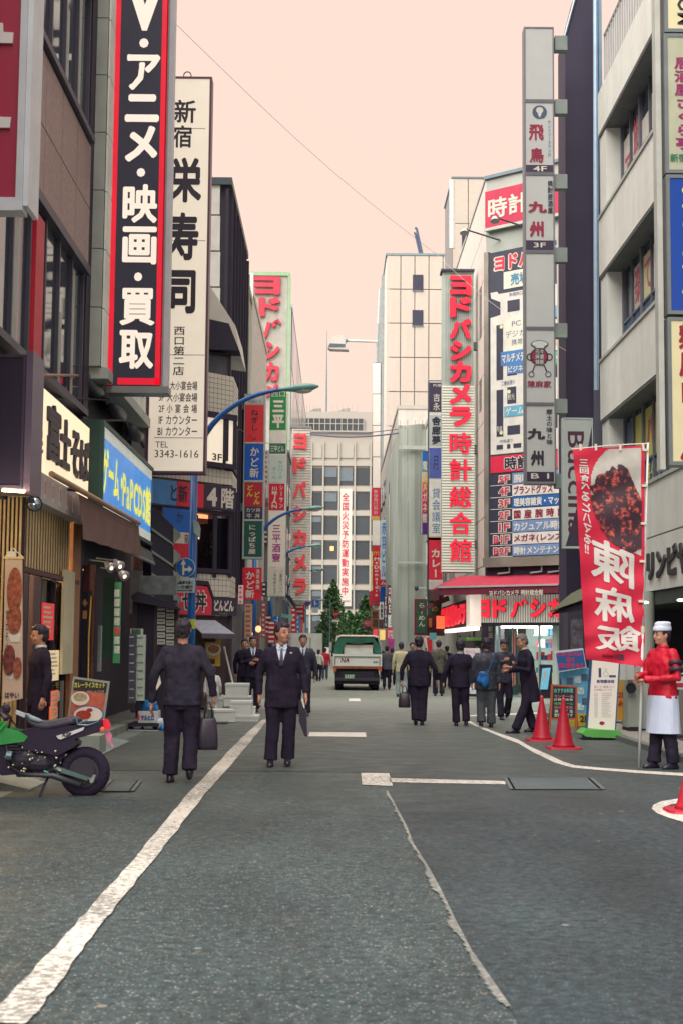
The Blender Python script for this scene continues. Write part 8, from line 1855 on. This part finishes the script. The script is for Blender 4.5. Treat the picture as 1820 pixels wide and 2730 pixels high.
def bag(label, P, w, h, d, rz=0, col=(48, 40, 54), name='briefcase', cat='briefcase', strap=.16):
    """bag hanging from a hand at P"""
    t = thing(name, label, cat, P, rz); PINV[t.name] = Matrix.Identity(4)
    q = MB().rings([(0, 0, -strap - h, w * .52, d * .5), (0, 0, -strap - h * .9, w * .56, d * .55), (0, 0, -strap - h * .5, w * .53, d * .5), (0, 0, -strap - h * .1, w * .45, d * .3), (0, 0, -strap, w * .38, d * .12)], 20, pw=3.5)
    obj('bag_body', q, mat(col, .4, nz=.2), t, smooth=True)
    hs = MB()
    for s in (-1, 1): hs.tube([(-w * .22, s * d * .1, -strap), (-w * .18, s * d * .08, -strap * .4), (-w * .06, 0, .0), (w * .06, 0, .0), (w * .18, s * d * .08, -strap * .4), (w * .22, s * d * .1, -strap)], .009, 6)
    obj('handle', hs, mat(col, .4), t, smooth=True); obj('clasp', MB().ball((w * .1, -d * .22, -strap - h * .2), .012, n=6, m=4).ball((-w * .1, -d * .22, -strap - h * .2), .012, n=6, m=4), mSteel, t)
    return t
# 1 man walking away, left
r1 = person('man in a dark jacket walking away from the camera along the white line', 482, 2086, 1650, 180, trouser=mSuit, jacket=mat((58, 52, 64), .85, nz=.4, sc=7, spec=.15, bump=1.0, bsc=7), vox=.013, bulk=1.16, disp=.014, hemz=.82, HS=1.0,
    arms={'L': ((-.31, .03, 1.16), (-.33, -.05, .93)), 'R': ((.30, .02, 1.14), (.33, -.04, .86))}, legs={'L': ((-.105, -.01, .49), (-.10, .06, .13)), 'R': ((.10, -.03, .49), (.115, 0, .07))}, head=(-4, 0))
Y1 = G(480, 2086).y; P_ = FC(Y1)
bag('black leather briefcase in the hand of the man walking away', P_.w(*P_.uz(557, 1872), .02), .19, .34, .12, R(12))
t = thing('folded_paper', 'folded white paper in the left hand of the man walking away', 'paper', P_.w(*P_.uz(425, 1830))); obj('sheet', MB().pp(P_, [(427, 1800), (431, 1822), (418, 1841), (418, 1830)], .03, .02), mWhite, t)
# 2 central man
person('businessman in a dark suit and tie walking towards the camera and looking right', 748, 2044, 1663, 0, shirt=True, vox=.013, head=(36, -2), HS=1.06, bulk=1.14, disp=.01,
    arms={'L': ((-.28, .04, 1.14), (-.275, .0, .88)), 'R': ((.275, .04, 1.14), (.30, -.02, .90))}, legs={'L': ((-.10, -.02, .49), (-.125, -.02, .07)), 'R': ((.10, .0, .49), (.085, .05, .09))}, hemz=.72)
Y2 = G(748, 2044).y; P_ = FC(Y2 - .05)
t = thing('document_folder', 'flat black document folder held by the central businessman', 'folder', P_.w(*P_.uz(806, 1870))); obj('cover', MB().pp(P_, [(796, 1868), (803, 1866), (817, 1900), (819, 1964), (812, 1963), (798, 1925)], .02, -.1), mat((50, 42, 58), .4), t); obj('papers', MB().pp(P_, [(803, 1864), (808, 1862), (813, 1886), (810, 1888)], .025, -.02), mWhite, t)
t = thing('lapel_badge', 'small pale badge on the jacket of the central businessman', 'badge', P_.w(*P_.uz(776, 1741))); obj('pin', MB().pb(FC(Y2 - .16), (773, 1739, 779, 1742), 0, -.01), mWhite, t)
# 3 standing men behind left
person('smiling man in a dark suit standing with crossed arms behind the central businessman', 672, 1905, 1697, 8, shirt=True, Y=31.0, arms={'L': ((-.27, -.02, 1.13), (-.02, -.17, 1.20)), 'R': ((.27, -.02, 1.13), (.04, -.19, 1.14))}, bulk=1.08)
person('man in black half hidden behind the smiling man with crossed arms', 650, 1900, 1704, -20, Y=32.5, head=(20, 0))
person('man in a dark jacket walking behind the right shoulder of the central businessman', 806, 1913, 1693, 0, shirt=True, jacket=mat((66, 62, 76), .7, nz=.2), Y=29.5, hemz=.78)
# far pair and others
mBeige = mat((196, 176, 140), .7, nz=.15, sc=5)
person('woman in a pale top with a dark bag near the parked van', 849, 1822, 1732, 160, jacket=mat((232, 214, 200), .7, nz=.15), vox=.022, Y=57, hemz=.85, bulk=.85, hair_len=.06)
person('person in a red vest walking near the truck on its left', 866, 1815, 1728, 180, jacket=mat((210, 36, 60), .7), trouser=mat((70, 76, 96), .7), vox=.022, Y=60)
person('person in dark clothes beside the parked van at the far left', 832, 1820, 1742, 180, vox=.022, Y=60)
person('man in a beige jacket and pale jeans walking away beyond the suited man', 1068, 1858, 1713, 180, jacket=mBeige, trouser=mat((150, 156, 150), .8, nz=.15), vox=.018, legs={'L': ((-.10, -.04, .49), (-.12, .12, .12)), 'R': ((.09, -.06, .49), (.10, -.02, .07))})
r6 = person('heavy built man in a black suit walking away right of the truck', 1115, 1934, 1697, 180, vox=.018, bulk=1.18, hemz=.77, arms={'R': ((.33, .0, 1.13), (.34, -.02, .88)), 'L': ((-.32, .02, 1.13), (-.36, -.06, .9))}, legs={'L': ((-.085, -.02, .49), (-.07, .0, .07)), 'R': ((.08, -.01, .49), (.06, .03, .10))})
Y6 = G(1115, 1934).y; P_ = FC(Y6)
bag('dark brown hand bag carried by the heavy built man in the black suit', P_.w(*P_.uz(1077, 1828), .02), .2, .27, .12, 0, (56, 42, 52), 'hand_bag', 'bag', .13)
person('person in a mottled olive brown coat walking away among the suited men', 1168, 1856, 1708, 180, jacket=mat((92, 84, 72), .8, nz=.5, sc=12), vox=.018, bulk=1.15, hemz=.72)
person('slim man in a black suit with a pale collar walking away mid row', 1225, 1936, 1707, 180, vox=.018, bulk=1.08, collar=mat((170, 180, 186), .6), hemz=.78, arms={'R': ((.30, .02, 1.13), (.33, -.02, .9)), 'L': ((-.30, .02, 1.13), (-.31, -.02, .9))}, legs={'L': ((-.11, -.02, .49), (-.125, .03, .09)), 'R': ((.09, -.01, .49), (.075, .0, .07))})
person('man in a dark hooded parka walking away with a blue bag', 1295, 1940, 1702, 180, vox=.018, jacket=mat((64, 64, 76), .6, nz=.35, sc=8), trouser=mat((84, 84, 88), .8, nz=.25), bulk=1.22, hemz=.74, collar=mat((70, 70, 80), .7), disp=.016)
Yb = G(1295, 1940).y; P_ = FC(Yb - .22)
t = thing('blue_shoulder_bag', 'blue mottled shoulder bag on the back of the man in the parka', 'bag', P_.w(*P_.uz(1285, 1815)))
crumple(P_.w(*P_.uz(1286, 1808), -.02), .105, .05, .15, 2, mat((30, 110, 176), .5, nz=.6, sc=14), t, amp=.2); obj('strap', MB().tube([P_.w(*P_.uz(1302, 1790), -.02), P_.w(*P_.uz(1320, 1740), -.02)], .012, 6), mat((40, 90, 140), .5), t)
person('young man in a dark jacket looking down at his phone near the store door', 1342, 1919, 1704, 12, vox=.017, head=(-6, 22), jacket=mat((62, 58, 74), .8, nz=.2), arms={'L': ((-.25, -.04, 1.15), (-.10, -.25, 1.28)), 'R': ((.27, -.04, 1.13), (.14, -.30, 1.22))}, collar=mat((220, 190, 160), .7))
person('grey haired man in a long black coat leaning forward left of the cones', 1408, 1955, 1690, -78, vox=.017, lean=.16, head=(10, 8), haircol=mat((128, 112, 106), .7, nz=.3, sc=30), hemz=.55, bulk=1.15, collar=mat((210, 200, 184), .7), arms={'R': ((.26, -.06, 1.12), (.18, -.34, 1.22)), 'L': ((-.26, -.06, 1.12), (-.18, -.3, 1.15))}, legs={'R': ((.09, -.10, .49), (.09, -.28, .07)), 'L': ((-.09, .0, .49), (-.09, .12, .08))})
# faces and far heads
FP = [(1098, 1850, 1713, 0, 42, 'man facing the camera behind the shoulder of the heavy built man'), (1030, 1845, 1722, 180, 47, 'dark dressed pedestrian just right of the truck'), (1044, 1842, 1728, 180, 52, 'dark dressed pedestrian left of the man in the beige jacket'), (1020, 1838, 1735, 180, 58, 'distant pedestrian behind the right side of the truck'), (1190, 1848, 1722, 180, 48, 'pedestrian behind the person in the mottled coat'), (1138, 1845, 1726, 20, 50, 'pedestrian behind the heavy built man near the red flag'), (1056, 1832, 1738, 0, 60, 'distant pedestrian facing the camera near the grey sheeting')]
for px, yf, yh, fa, Y, lb in FP: person(lb, px, yf, yh, fa, vox=.03, Y=Y, jacket=random.choice([mSuit, mSuit2, mat((84, 80, 88), .8)]))
# man at the noodle shop
person('man in a dark suit standing in profile at the noodle shop door', 100, 2010, 1668, -62, vox=.016, Y=16.9, bulk=1.1, hemz=.76, head=(-6, 4), collar=mat((214, 210, 214), .6), arms={'L': ((-.28, .04, 1.13), (-.30, .0, .9)), 'R': ((.28, .03, 1.12), (.30, -.03, .88))})
# crouching worker in white behind the walking man
person('worker in white clothes bending behind the man walking away', 566, 1915, 1778, 180, vox=.016, Y=28.0, jacket=mat((226, 214, 206), .7, nz=.12), trouser=mat((210, 200, 192), .7), bulk=1.2)
# the man with the flag
rC = person('man in red jacket, white apron and chef cap holding the flag pole', 1768, 2050, 1668, -62, vox=.013, hair=True, jacket=mat((214, 26, 52), .5, nz=.25, sc=7, spec=.3), bulk=1.12, hemz=.86, head=(-10, 0), disp=.02, collar=mat((214, 30, 56), .5),
    arms={'L': ((-.24, -.10, 1.14), (-.06, -.34, 1.14)), 'R': ((.29, -.02, 1.13), (.02, -.30, 1.09))}, legs={'L': ((-.10, -.02, .49), (-.11, -.06, .07)), 'R': ((.10, .0, .49), (.11, .06, .07))})
tC, on, S, HD, LN = rC
cp = MB().rings([(0, .0, 1.69, .094, .115), (0, .0, 1.70, .097, .118), (0, .002, 1.735, .095, .116), (0, .005, 1.742, .088, .106), (0, .012, 1.79, .09, .10), (0, .02, 1.805, .06, .075)], 20)
cp.v = [HD(v) for v in cp.v]; fuse('chef_cap', cp, mat((222, 218, 228), .7, nz=.06), tC, .009, disp=.005, dsc=18, it=1)
ap = MB(); NA = 22
for i in range(NA):
    for j in range(10):
        def A_(a, b): an_ = math.pi * (-.98 + 1.5 * a / NA); z_ = .90 - .46 * b / 10; k2 = 1 + .16 * b / 10 + .02 * math.sin(a * 1.9 + b * .3); return (.212 * k2 * math.sin(an_ + math.pi * .25), -.162 * k2 * math.cos(an_ + math.pi * .25), z_)
        ap.quad(A_(i, j), A_(i + 1, j), A_(i + 1, j + 1), A_(i, j + 1))
obj('apron', ap, mat((214, 212, 228), .7, nz=.08, sc=5), tC, smooth=True)
sl_ = MB(); e0, e1 = Vector((.215, .01, 1.35)), Vector((.29, -.02, 1.13))
for a in (.25, .62): c = e0.lerp(e1, a); d = (e1 - e0).normalized(); sl_.tube([c - d * .025, c + d * .025], .086, 14)
obj('sleeve_stripe', sl_, mat((60, 36, 52), .5), tC, smooth=True)
obj('apron_string', MB().rings([(0, 0, .88, .2, .14), (0, 0, .9, .2, .14)], 20), mat((206, 200, 210), .6), tC)

bpy.data.scenes.remove(TMP)
